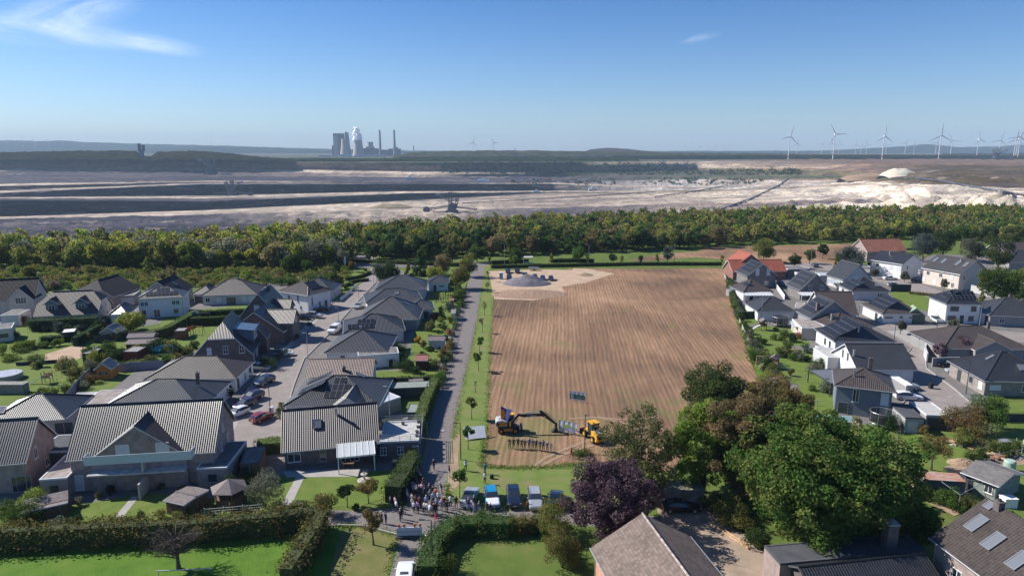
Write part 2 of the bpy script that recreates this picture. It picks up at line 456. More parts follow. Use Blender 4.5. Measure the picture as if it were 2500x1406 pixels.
for i in range(len(ROWS) - 1):
 a,b_ =rowsXYZ[i],rowsXYZ[i + 1];sub =ROWS[i][5]
 ca =np.array([PAL[k] for k in ROWS[i][3]])
 cc =np.stack([np.interp(pxs + 110 * (fbm(pxs,pxs * 0 + i * 40,60,i) - .5),CX,ca[:,k]) for k in range(3)],1)
 for s in range(sub + (1 if i == len(ROWS) - 2 else 0)):
  t =s / sub
  X =a[0] * (1 - t) + b_[0] * t;Y =a[1] * (1 - t) + b_[1] * t;Z =a[2] * (1 - t) + b_[2] * t
  edge =math.sin(math.pi * min(1,t)) if i > 0 else 0
  n =fbm(X,Y,60,3) - .5 + .8 * (fbm(X,Y * 1.3,26,8) - .5) + .9 * (.5 - np.abs(fbm(X + Y * .25,Y * .35,34,21) * 2 - 1))
  gl =(.5 - np.abs(fbm(X,Y * .12,38,31) * 2 - 1)) * np.clip((pxs - 1750) / 300,0,1) * 1.9
  Z =Z + (n + gl * (ROWS[i][4] > 0)) * np.maximum(ROWS[i][4],1.15 * (pxs > 1750) * (ROWS[i][4] > 0)) * 3.0 * (.35 + .65 * edge) * (0 if i < 2 else 1)
  V.append(np.stack([X,Y,Z],1));Ccol.append(cc)
NR =len(V);NC =len(pxs)
V =np.concatenate(V);Ccol =np.concatenate(Ccol)
idx =np.arange(NR * NC).reshape(NR,NC)
F =np.stack([idx[:-1,:-1].ravel(),idx[:-1,1:].ravel(),idx[1:,1:].ravel(),idx[1:,:-1].ravel()],1)
def pitmat():
 m,n,l,b =newmat('pit_earth')
 at =n.new("ShaderNodeAttribute");at.attribute_name ='Col'
 g =n.new("ShaderNodeNewGeometry")
 def noise(scale,st,det=7,ro=.7):
  mp =n.new("ShaderNodeMapping");mp.inputs['Scale'].default_value =st;l.new(g.outputs['Position'],mp.inputs[0])
  no =n.new("ShaderNodeTexNoise");no.inputs['Scale'].default_value =scale;no.inputs['Detail'].default_value =det;no.inputs['Roughness'].default_value =ro
  l.new(mp.outputs[0],no.inputs['Vector']);return no.outputs[0]
 def mr(x,a,b_,c,d):
  r =n.new("ShaderNodeMapRange");l.new(x,r.inputs[0])
  for i_,q in enumerate((a,b_,c,d)):r.inputs[i_ + 1].default_value =q
  return r.outputs[0]
 # long thin strata and tyre-packed lanes along the benches
 s1 =mr(noise(.006,(1,1.7,6)),.35,.65,.62,1.35)
 s2 =mr(noise(.03,(1,.7,5)),.35,.65,.7,1.3)
 mx =n.new("ShaderNodeMath");mx.operation ='MULTIPLY';l.new(s1,mx.inputs[0]);l.new(s2,mx.inputs[1])
 s3 =mr(noise(.045,(1,.16,.3)),.35,.65,.78,1.2);mxb =n.new("ShaderNodeMath");mxb.operation ='MULTIPLY';l.new(mx.outputs[0],mxb.inputs[0]);l.new(s3,mxb.inputs[1]);mx =mxb
 vm =n.new("ShaderNodeVectorMath");vm.operation ='SCALE';l.new(at.outputs['Color'],vm.inputs[0]);l.new(mx.outputs[0],vm.inputs['Scale'])
 # pale spoil streaks lying on the darker seams
 k =mr(noise(.007,(.7,2.0,4.0),8,.72),.58,.63,0,.30)
 m2 =n.new("ShaderNodeMixRGB");l.new(k,m2.inputs[0]);l.new(vm.outputs[0],m2.inputs[1]);m2.inputs[2].default_value =(.34,.29,.27,1)
 k2 =mr(noise(.011,(.8,1.4,5.0),8,.75),.54,.60,0,.35)
 m3 =n.new("ShaderNodeMixRGB");l.new(k2,m3.inputs[0]);l.new(m2.outputs[0],m3.inputs[1]);m3.inputs[2].default_value =(.12,.10,.105,1)
 for sc4,st4,lo4,hi4,amt4,c4 in ((.011,(.10,1.0,7),.53,.57,.4,(.075,.062,.078,1)),(.013,(.09,1.0,5),.61,.63,.45,(.42,.34,.28,1)),(.009,(.2,1.3,9),.57,.60,.4,(.19,.14,.12,1))):
  k4 =mr(noise(sc4,st4,5,.6),lo4,hi4,0,amt4);m4 =n.new("ShaderNodeMixRGB");l.new(k4,m4.inputs[0]);l.new(m3.outputs[0],m4.inputs[1]);m4.inputs[2].default_value =c4;m3 =m4
 l.new(m3.outputs[0],b.inputs['Base Color'])
 b.inputs['Roughness'].default_value =1;b.inputs['Specular IOR Level'].default_value =.1
 bu =n.new("ShaderNodeBump");bu.inputs['Distance'].default_value =14;l.new(noise(.03,(1,.8,1.5)),bu.inputs['Height']);l.new(bu.outputs[0],b.inputs['Normal'])
 return m
pit =tag(npmesh('terrain',V,F,pitmat(),col=Ccol,smooth=True),'stepped open-cast mine with dark coal benches, sand slopes and the plain behind',kind='structure')
# near village ground: one sheet up to the pit rim
X0,Y0_,Z0 =rowsXYZ[0]
G_ROWS =30
gv =[]
for s in range(G_ROWS + 1):
 t =s / G_ROWS
 gv.append(np.stack([X0 * (1.35 - .35 * t) if s < G_ROWS else X0,-70 * (1 - t) + Y0_ * t,X0 * 0],1))
gv =np.concatenate(gv);idx =np.arange((G_ROWS + 1) * NC).reshape(G_ROWS + 1,NC)
gf =np.stack([idx[:-1,:-1].ravel(),idx[:-1,1:].ravel(),idx[1:,1:].ravel(),idx[1:,:-1].ravel()],1)
GRASS =ramp_mat('grass',[(.28,(.06,.095,.018)),(.5,(.095,.14,.028)),(.72,(.15,.16,.05))],.22,bump=.05,bscale=6,
                 second=[(1.3,.5,.8,(.105,.15,.03)),(.06,.56,.75,(.16,.14,.055)),(.9,.66,.75,(.19,.14,.09))])
LAWN =ramp_mat('lawn',[(.25,(.085,.13,.022)),(.5,(.12,.17,.034)),(.75,(.165,.185,.05))],.5,bump=.03,bscale=9,second=[(2.5,.55,.8,(.10,.14,.03))])
DRY =ramp_mat('dry_grass',[(.25,(.09,.11,.03)),(.5,(.15,.15,.05)),(.75,(.22,.17,.09))],.3,bump=.04,bscale=7,second=[(1.0,.55,.72,(.10,.14,.03))])
BRIGHTG =ramp_mat('meadow',[(.25,(.05,.115,.012)),(.5,(.085,.17,.018)),(.75,(.13,.185,.03))],.35,bump=.06,bscale=5,second=[(1.8,.55,.8,(.06,.12,.02))])
ground =tag(npmesh('ground',gv,gf,GRASS,smooth=False),'rough green grass ground of the village edge',kind='structure')
ASPH =ramp_mat('asphalt',[(.3,(.16,.14,.135)),(.7,(.215,.19,.18))],1.2,rough=.9,second=[(.13,.5,.8,(.16,.145,.145))],bump=.004,bscale=40)
PAVE =ramp_mat('grey_paving',[(.3,(.13,.122,.118)),(.7,(.20,.185,.175))],.8,rough=.9,second=[(.08,.5,.8,(.15,.15,.16))],bump=.006,bscale=12)
PAVEL =ramp_mat('pale_paving',[(.3,(.30,.285,.27)),(.7,(.40,.375,.35))],.8,rough=.9,bump=.006,bscale=12)
STREET =ramp_mat('street_paving',[(.3,(.22,.19,.175)),(.7,(.30,.26,.24))],.5,rough=.9,second=[(.1,.5,.8,(.20,.18,.175))],bump=.006,bscale=14)
DIRT =ramp_mat('dirt',[(.3,(.24,.165,.11)),(.7,(.40,.29,.20))],.4,rough=1,bump=.05,bscale=3,second=[(.8,.6,.72,(.12,.14,.04))])
SANDY =ramp_mat('sandy_ground',[(.3,(.36,.25,.17)),(.7,(.50,.37,.27))],.3,rough=1,bump=.05,bscale=2)
def fieldmat():
 m,n,l,b =newmat('ploughed_soil')
 g =n.new("ShaderNodeNewGeometry")
 sp_ =n.new("ShaderNodeSeparateXYZ");l.new(g.outputs['Position'],sp_.inputs[0])
 no =n.new("ShaderNodeTexNoise");no.inputs['Scale'].default_value =.02;no.inputs['Detail'].default_value =1.5
 l.new(g.outputs['Position'],no.inputs['Vector'])
 def ma(op,a,b_=None):
  q =n.new("ShaderNodeMath");q.operation =op
  for i,x in enumerate((a,b_)):
   if x is None:continue
   if isinstance(x,(int,float)):q.inputs[i].default_value =x
   else:l.new(x,q.inputs[i])
  return q.outputs[0]
 # drill rows run away from the camera, bending a little
 wob =ma('MULTIPLY',ma('SUBTRACT',no.outputs[0],.5),2.2)
 xx =ma('ADD',ma('SUBTRACT',sp_.outputs[0],ma('MULTIPLY',sp_.outputs[1],.07)),wob)
 row1 =ma('SINE',ma('MULTIPLY',xx,2 * math.pi / .95))
 row2 =ma('SINE',ma('MULTIPLY',xx,2 * math.pi / 3.1))
 cb =n.new("ShaderNodeCombineXYZ");l.new(ma('MULTIPLY',xx,2.0),cb.inputs[0]);l.new(ma('MULTIPLY',sp_.outputs[1],.12),cb.inputs[1])
 st =n.new("ShaderNodeTexNoise");st.inputs['Scale'].default_value =1;st.inputs['Detail'].default_value =5;l.new(cb.outputs[0],st.inputs['Vector'])
 big =n.new("ShaderNodeTexNoise");big.inputs['Scale'].default_value =.028;big.inputs['Detail'].default_value =5;big.inputs['Distortion'].default_value =.6;l.new(g.outputs['Position'],big.inputs['Vector'])
 fine =n.new("ShaderNodeTexNoise");fine.inputs['Scale'].default_value =2.2;fine.inputs['Detail'].default_value =6;fine.inputs['Roughness'].default_value =.8;l.new(g.outputs['Position'],fine.inputs['Vector'])
 s =ma('ADD',ma('MULTIPLY',row1,.09),ma('MULTIPLY',row2,.04))
 s =ma('ADD',s,ma('MULTIPLY',ma('SUBTRACT',st.outputs[0],.5),.65))
 s =ma('ADD',s,ma('MULTIPLY',ma('SUBTRACT',big.outputs[0],.5),1.5))
 s =ma('ADD',s,ma('MULTIPLY',ma('SUBTRACT',fine.outputs[0],.5),.5))
 s =ma('ADD',s,.5)
 rp =n.new("ShaderNodeValToRGB");l.new(s,rp.inputs[0]);e =rp.color_ramp.elements;e.new(.5)
 e[0].position =.15;e[0].color =(.13,.085,.060,1);e[1].position =.5;e[1].color =(.255,.155,.096,1);e[2].position =.85;e[2].color =(.40,.255,.16,1)
 # green weed patches
 gp =n.new("ShaderNodeTexNoise");gp.inputs['Scale'].default_value =.075;gp.inputs['Detail'].default_value =7;gp.inputs['Roughness'].default_value =.65;gp.inputs['Distortion'].default_value =.4;l.new(g.outputs['Position'],gp.inputs['Vector'])
 yr =n.new("ShaderNodeMapRange");yr.inputs[1].default_value =100;yr.inputs[2].default_value =165;yr.inputs[3].default_value =.0;yr.inputs[4].default_value =-.10;l.new(sp_.outputs[1],yr.inputs[0])
 gs =ma('ADD',gp.outputs[0],yr.outputs[0])
 r =n.new("ShaderNodeMapRange");r.inputs[1].default_value =.50;r.inputs[2].default_value =.60;r.inputs[4].default_value =.85;l.new(gs,r.inputs[0])
 tuft =n.new("ShaderNodeMapRange");tuft.inputs[1].default_value =.40;tuft.inputs[2].default_value =.58;l.new(fine.outputs[0],tuft.inputs[0])
 mx =n.new("ShaderNodeMixRGB");l.new(ma('MULTIPLY',r.outputs[0],tuft.outputs[0]),mx.inputs[0]);l.new(rp.outputs[0],mx.inputs[1]);mx.inputs[2].default_value =(.135,.185,.05,1)
 l.new(mx.outputs[0],b.inputs['Base Color'])
 b.inputs['Roughness'].default_value =1;b.inputs['Specular IOR Level'].default_value =.1
 hgt =ma('ADD',ma('MULTIPLY',row1,.006),ma('MULTIPLY',fine.outputs[0],.2))
 bu =n.new("ShaderNodeBump");bu.inputs['Distance'].default_value =1;l.new(hgt,bu.inputs['Height']);l.new(bu.outputs[0],b.inputs['Normal'])
 return m
FIELD =fieldmat()
# field, tracks, roads (each sheet 4+ mm above the one below)
sheet('field',[(1205,722),(1199,800),(1196,870),(1192,960),(1189,1040),(1180,1100),(1176,1138),(1240,1142),(1330,1140),(1440,1128),(1520,1160),(1640,1150),(1700,1060),(1850,925),(1843,905),(1820,840),(1800,785),(1783,720),(1768,660),(1760,655),(1560,656),(1390,655),(1360,690),(1290,712)],FIELD,.02)
sheet('field',[(1560,640),(1700,628),(1850,618),(2130,612),(2200,590),(1880,604),(1640,618),(1540,632)],FIELD,.03)
sheet('field',[(1850,640),(1700,628),(1720,604),(1900,600),(2210,592),(2130,612),(2080,650),(1960,655)],FIELD,.035)
sheet('gravel_yard',[(1192,662),(1330,658),(1445,660),(1400,672),(1370,700),(1385,722),(1300,733),(1206,730)],SANDY,.032)
sheet('bare_earth',[(1400,655),(1440,657),(1500,668),(1430,690),(1370,700),(1390,672)],SANDY,.036)
sheet('footpath',[(1156,648),(1140,700),(1118,778),(1095,862),(1070,955),(1048,1040),(1035,1105),(1012,1180),(985,1245),(1085,1245),(1090,1180),(1104,1070),(1120,985),(1146,870),(1163,790),(1176,700),(1184,648)],ASPH,.028)
sheet('crossroad',[(1142,640),(1142,652),(1190,652),(1196,640)],ASPH,.02)
sheet('village_lane',[(780,1243),(880,1247),(985,1238),(1090,1222),(1240,1240),(1400,1243),(1620,1262),(1620,1300),(1400,1280),(1240,1278),(1100,1285),(1065,1308),(1048,1352),(1035,1420),(940,1420),(962,1340),(970,1306),(885,1284),(800,1283),(700,1285),(700,1243)],ASPH,.024)
sheet('road_patch',[(1048,1275),(1075,1271),(1083,1290),(1060,1294)],mat('fresh_asphalt',(.12,.105,.11),var=.1),.032)
LINEW =mat('road_paint',(.62,.60,.56),var=.1)
sheet('road_marking',[(1030,1305),(1062,1305.5),(1062,1308),(1030,1307.5)],LINEW,.032)
sheet('verge',[(1184,648),(1176,700),(1163,790),(1146,870),(1120,985),(1104,1070),(1090,1180),(1095,1222),(1240,1240),(1400,1243),(1520,1250),(1480,1150),(1330,1144),(1178,1141),(1190,1040),(1196,870),(1200,800),(1205,722),(1192,662),(1200,648)],ramp_mat('verge_grass',[(.25,(.09,.15,.03)),(.5,(.14,.19,.045)),(.75,(.20,.19,.075))],.35,bump=.05,bscale=5,second=[(.18,.52,.70,(.21,.17,.085)),(1.5,.6,.75,(.10,.16,.03))]),.012)
sheet('gravel_strip',[(1113,1060),(1124,1062),(1118,1120),(1122,1180),(1098,1205),(1092,1180),(1106,1080)],DIRT,.03)
# left estate: paving under everything, lawns on top
sheet('paving',[(640,690),(870,640),(915,628),(1040,690),(1110,700),(1115,775),(1092,862),(1066,955),(1044,1040),(1030,1110),(990,1180),(700,1165),(520,1215),(100,1235),(-80,1235),(-80,1000),(200,900),(470,800)],PAVE,.006)
sheet('street',[(560,1120),(556,1060),(580,985),(640,905),(690,860),(745,800),(790,757),(850,712),(893,680),(903,645),(862,632),(862,622),(915,622),(918,690),(870,740),(835,780),(790,830),(742,878),(716,945),(700,1000),(688,1060),(690,1120)],STREET,.012)
sheet('pavement',[(480,1130),(560,1075),(600,990),(645,915),(700,862),(745,812),(790,765),(782,757),(735,806),(688,856),(630,908),(586,985),(540,1070),(470,1110)],PAVEL,.016)
sheet('paving',[(-80,748),(100,745),(230,738),(330,742),(470,735),(640,735),(640,745),(475,775),(330,800),(262,800),(240,790),(80,782),(-80,830)],PAVE)
for q in ([(0,860),(140,835),(330,815),(480,800),(500,850),(330,905),(230,985),(190,1010),(0,990)],[(400,765),(640,740),(600,790),(520,850),(440,860),(380,830)],[(0,800),(200,790),(270,800),(250,835),(0,850)],
          [(700,1160),(950,1148),(1000,1165),(990,1200),(880,1235),(700,1240),(640,1235),(600,1215),(620,1170)],[(170,1235),(350,1205),(455,1208),(470,1262),(160,1285)],
          [(900,920),(930,905),(1080,905),(1072,940),(1060,1000),(985,1010)],[(960,870),(1090,795),(1085,850),(1060,905),(930,900)],[(1020,790),(1060,700),(1140,690),(1118,770),(1095,820),(1000,850)],
          [(-60,1240),(90,1230),(170,1250),(170,1290),(-60,1300)],[(860,650),(905,655),(890,685),(840,730),(815,735),(800,690)]):
 sheet('lawn',q,LAWN,.018)
sheet('garden_path',[(725,1160),(745,1160),(708,1240),(683,1240)],PAVEL,.026)
sheet('garden_path',[(322,1212),(340,1212),(300,1262),(280,1262)],PAVEL,.026)
sheet('patio',[(690,1150),(900,1145),(895,1163),(700,1165)],PAVEL,.03)
sheet('bare_plot',[(110,865),(175,845),(240,850),(235,862),(180,880),(110,880)],SANDY,.024)
# bottom meadows
sheet('meadow',[(-300,1300),(700,1300),(770,1290),(960,1300),(968,1340),(940,1440),(-300,1500)],BRIGHTG,.008)
sheet('dry_lawn',[(830,1300),(880,1286),(970,1310),(962,1340),(940,1420),(800,1420)],DRY,.016)
sheet('meadow',[(1090,1290),(1300,1278),(1440,1285),(1420,1440),(1020,1440),(1050,1350)],GRASS,.014)
# right estate
sheet('paving',[(1775,690),(1800,655),(1930,650),(2100,655),(2300,620),(2600,640),(2700,900),(2640,960),(2430,940),(2400,1000),(2320,1045),(2110,1040),(2040,1010),(2010,900),(1900,850),(1830,800),(1790,720)],PAVE,.006)
sheet('street',[(2130,790),(2310,795),(2500,812),(2560,830),(2300,850),(2256,862),(2262,900),(2330,950),(2370,985),(2330,1010),(2200,990),(2240,940),(2200,880),(2225,850),(2170,815)],STREET,.012)
sheet('plaza',[(2165,808),(2300,806),(2440,815),(2300,848),(2215,836)],PAVEL,.016)
sheet('lawn',[(2170,712),(2250,705),(2310,725),(2300,770),(2200,745)],LAWN,.018)
sheet('street',[(1860,650),(1990,640),(2130,655),(2300,712),(2450,760),(2500,775),(2500,790),(2400,765),(2280,730),(2120,680),(1990,655),(1880,662)],STREET,.02)
for q in ([(1830,850),(1900,845),(1990,860),(2010,905),(2040,960),(2050,1045),(1930,1060),(1860,960)],[(1830,800),(1870,795),(1930,800),(1980,840),(1900,850),(1840,840)],[(1810,760),(1840,758),(1850,790),(1820,795)],
          [(1960,1040),(2100,1035),(2200,1050),(2500,1060),(2620,1200),(2300,1250),(1990,1240)],[(2430,985),(2620,975),(2620,1000),(2440,1010)]):
 sheet('lawn',q,LAWN,.018)
sheet('grass_edge',[(1768,660),(1783,720),(1800,785),(1822,840),(1845,905),(1880,935),(1872,905),(1845,850),(1825,800),(1800,740),(1782,690),(1775,660)],BRIGHTG,.03)
sheet('bare_track',[(2195,1130),(2260,1150),(2330,1180),(2400,1230),(2330,1260),(2270,1230),(2210,1180)],DIRT,.026)
sheet('bare_track',[(2300,1140),(2400,1120),(2620,1100),(2620,1125),(2420,1140),(2330,1160)],DIRT,.028)
sheet('farm_yard',[(1600,1235),(1720,1225),(1800,1290),(1870,1350),(1880,1440),(1780,1440),(1740,1380),(1690,1310),(1620,1285)],ramp_mat('yard_earth',[(.3,(.26,.20,.15)),(.7,(.40,.31,.24))],.5,rough=1,bump=.03,bscale=4),.03)
sheet('parking_bay',[(1120,644),(860,636),(760,640),(780,650),(900,655),(1100,650)],PAVE,.01)
KERB =mat('kerb_stone',(.36,.34,.32),var=.08)
def kerb(pts,label='kerb'):
 mb =MB();Q =[P(*q) for q in pts]
 for a,b_ in zip(Q[:-1],Q[1:]):
  L =(b_ - a).length;mb.box(((a.x + b_.x) / 2,(a.y + b_.y) / 2,.10),(L,.16,.2),rz=math.atan2(b_.y - a.y,b_.x - a.x))
 tag(mb.build(label,KERB),kind='structure')
kerb([(556,1060),(580,985),(640,905),(690,860),(745,800),(790,757),(850,712),(893,680)])
kerb([(688,1060),(700,1000),(716,945),(742,878),(790,830),(835,780),(870,740),(918,690)])
kerb([(2256,862),(2262,900),(2330,950),(2370,985)]);kerb([(2225,850),(2200,880),(2240,940),(2200,990)])
kerb([(2130,790),(2310,795),(2500,812)]);kerb([(820,1283),(885,1284),(970,1306)])
for a in ((1080,1052),(566,1060),(700,1012),(2320,969),(640,950),(760,850),(808,775),(1020,1215)):
 mb =MB();q =P(*a);mb.cyl((q.x,q.y,.03),.38,.06,14);tag(mb.build('manhole_cover',mat('manhole',(.33,.30,.28),var=.1)),kind='structure')
TRK =ramp_mat('packed_soil',[(.3,(.27,.18,.125)),(.7,(.36,.25,.18))],1.0,rough=1,bump=.05,bscale=3)
def track(pts,w_=.55):
 Q =[P(*q) for q in pts];mb =MB();global NSHEET;NSHEET += 1;z =.034 + .0005 * (NSHEET % 9);L =[];Rr =[]
 for i,q in enumerate(Q):
  d =(Q[min(i + 1,len(Q) - 1)] - Q[max(i - 1,0)]).normalized();nn =Vector((-d.y,d.x,0)) * w_ / 2;L.append((q.x + nn.x,q.y + nn.y,z));Rr.append((q.x - nn.x,q.y - nn.y,z))
 mb.add(L + Rr,[(i,i + len(Q),i + 1 + len(Q),i + 1) for i in range(len(Q) - 1)]);o =mb.build('wheel_track',TRK)
 if o.data.polygons[0].normal.z < 0:o.data.flip_normals()
 tag(o,kind='structure')
for t in ([(1300,1141),(1330,1118),(1370,1100),(1410,1085),(1440,1074),(1500,1060),(1560,1040)],[(1318,1141),(1345,1124),(1385,1106),(1425,1093),(1490,1074),(1560,1056)],[(1390,1022),(1450,1019),(1530,1024),(1600,1018)],[(1460,1018),(1520,1032),(1580,1050)],
          ):track(t)
from mathutils.bvhtree import BVHTree
_bvh =BVHTree.FromPolygons([tuple(v) for v in V],[tuple(f) for f in F])
def TP(px,py):
 """point of the mine surface seen under an image point"""
 v =(py - 703) / FPX;u =(px - 1250) / FPX
 d =Vector((u,CP - v * SP,-SP - v * CP)).normalized();h_ =_bvh.ray_cast(Vector((0,0,CAMH)),d)
 return h_[0] if h_[0] is not None else P(px,py,-60)
# ================================================================ houses
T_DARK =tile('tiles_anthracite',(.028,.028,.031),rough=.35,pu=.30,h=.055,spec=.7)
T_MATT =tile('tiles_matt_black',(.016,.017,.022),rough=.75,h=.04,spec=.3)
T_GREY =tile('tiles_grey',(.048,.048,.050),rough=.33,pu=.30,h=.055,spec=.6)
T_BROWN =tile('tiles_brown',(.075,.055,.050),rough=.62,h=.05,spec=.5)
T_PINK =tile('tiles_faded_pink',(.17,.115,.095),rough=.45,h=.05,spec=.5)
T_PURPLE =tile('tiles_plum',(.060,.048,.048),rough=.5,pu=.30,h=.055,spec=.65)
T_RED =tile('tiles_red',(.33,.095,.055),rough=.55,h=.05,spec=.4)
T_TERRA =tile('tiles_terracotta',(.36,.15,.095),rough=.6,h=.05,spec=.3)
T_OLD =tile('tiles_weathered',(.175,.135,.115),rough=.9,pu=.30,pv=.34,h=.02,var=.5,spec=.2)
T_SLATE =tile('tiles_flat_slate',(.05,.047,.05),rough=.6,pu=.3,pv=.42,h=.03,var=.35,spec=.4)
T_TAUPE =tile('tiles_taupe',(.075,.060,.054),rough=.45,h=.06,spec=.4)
def M_(n,c,**k):return mat(n,c,**k)
W_WHITE =M_('render_white',(.68,.68,.67),var=.03,scale=.8,rough=.9)
W_GREYW =M_('render_pale_grey',(.50,.50,.51),var=.03,scale=.8,rough=.9)
W_GREY =M_('render_grey',(.27,.265,.265),var=.04,scale=.8,rough=.9)
W_BLUE =M_('render_blue_grey',(.16,.185,.22),var=.05,scale=.8,rough=.9)
W_SAND =M_('render_sand',(.47,.42,.38),var=.04,scale=.8,rough=.9)
W_CREAM =M_('render_cream',(.60,.52,.45),var=.04,scale=.8,rough=.9)
B_GREY =brick('brick_grey',(.16,.145,.145),(.24,.215,.205),(.20,.19,.185))
B_DARK =brick('brick_dark',(.105,.085,.085),(.17,.13,.125),(.13,.12,.12))
B_PINKY =brick('brick_rose',(.30,.22,.20),(.38,.29,.26),(.33,.28,.26))
B_RED =brick('brick_red',(.22,.09,.065),(.30,.13,.09),(.24,.17,.15))
B_TAUPE =brick('brick_taupe',(.24,.20,.19),(.33,.28,.255),(.28,.26,.24))
FLATR =M_('roof_felt',(.15,.145,.14),var=.2,scale=.7,rough=.9)
FLATD =M_('roof_felt_dark',(.07,.072,.08),var=.12,scale=.7,rough=.85)
FLATB =M_('roof_gravel',(.28,.24,.22),var=.2,scale=.9,rough=.95)
FASC =M_('fascia_white',(.62,.62,.63),var=.03)
FASD =M_('fascia_dark',(.09,.09,.10),var=.05)
GUT =M_('zinc_gutter',(.36,.37,.39),rough=.45,metal=.4,var=.05)
SOLAR =mat('solar_cells',(.010,.011,.016),rough=.42,var=0,spec=.35)
SOLF =mat('solar_frame',(.28,.29,.31),rough=.4,var=0,metal=.5)
ROOFGLASS =mat('veranda_glass',(.50,.52,.52),rough=.25,var=.03,spec=.6)
BLUEM =mat('zinc_blue',(.10,.15,.22),rough=.4,var=.08,metal=.3)
WINC ={}
def window_mesh(w_,h_,style):
 key =(round(w_,2),round(h_,2),style)
 if key in WINC:return WINC[key]
 a =MB();t =.07;d =.05
 a.bb(-w_ / 2,w_ / 2,-d,.02,0,t);a.bb(-w_ / 2,w_ / 2,-d,.02,h_ - t,h_)
 a.bb(-w_ / 2,-w_ / 2 + t,-d,.02,t,h_ - t);a.bb(w_ / 2 - t,w_ / 2,-d,.02,t,h_ - t)
 if style in 'wc':a.bb(-.035,.035,-d - .005,.015,t,h_ - t)
 if style == 'c':a.bb(-w_ / 2 + t,w_ / 2 - t,-d - .003,.012,h_ * .55 - .025,h_ * .55 + .025)
 if w_ > 2.2:a.bb(-w_ / 4 - .03,-w_ / 4 + .03,-d - .005,.015,t,h_ - t);a.bb(w_ / 4 - .03,w_ / 4 + .03,-d - .005,.015,t,h_ - t)
 a.bb(-w_ / 2 - .06,w_ / 2 + .06,-.12,.02,-.06,-.001)
 fm =a.build('window',METG if style == 'd' else FRAME,link=False)
 p =MB()
 p.bb(-w_ / 2 + t,w_ / 2 - t,-.028,-.005,t,h_ - t)
 pm =p.build('pane',SHUT if style == 's' else GL,link=False)
 WINC[key] =(fm,pm);return WINC[key]
def put_window(root,x,y,z,ang,w_,h_,style='w',name='window'):
 fm,pm =window_mesh(w_,h_,style)
 o =bpy.data.objects.new(name,fm);COL.objects.link(o);o.parent =root
 o.location =(x,y,z);o.rotation_euler =(0,0,ang)
 p =bpy.data.objects.new('shutter' if style == 's' else 'pane',pm);COL.objects.link(p);p.parent =o
 return o
DOORC ={}
def put_door(root,x,y,z,ang,w_=1.0,h_=2.1,m=None,name='door'):
 m =m or DARKM
 key =(w_,h_,m.name,name)
 if key not in DOORC:
  a =MB();a.bb(-w_ / 2,w_ / 2,-.05,.01,0,h_)
  if name == 'garage_door':
   for i in range(1,5):a.bb(-w_ / 2,w_ / 2,-.06,-.05,h_ * i / 5 - .01,h_ * i / 5 + .01)
  hm =MB();hm.bb(w_ / 2 - .16,w_ / 2 - .12,-.10,-.05,.9,1.15)
  DOORC[key] =(a.build(name,m,link=False),hm.build('handle',GALV,link=False))
 dm,hm =DOORC[key]
 o =bpy.data.objects.new(name,dm);COL.objects.link(o);o.parent =root;o.location =(x,y,z);o.rotation_euler =(0,0,ang)
 p =bpy.data.objects.new('handle',hm);COL.objects.link(p);p.parent =o
 return o
def canon(swap,p):
 """ridge-along-x frame -> local frame"""
 return Vector((p[1],p[0],p[2])) if swap else Vector(p)
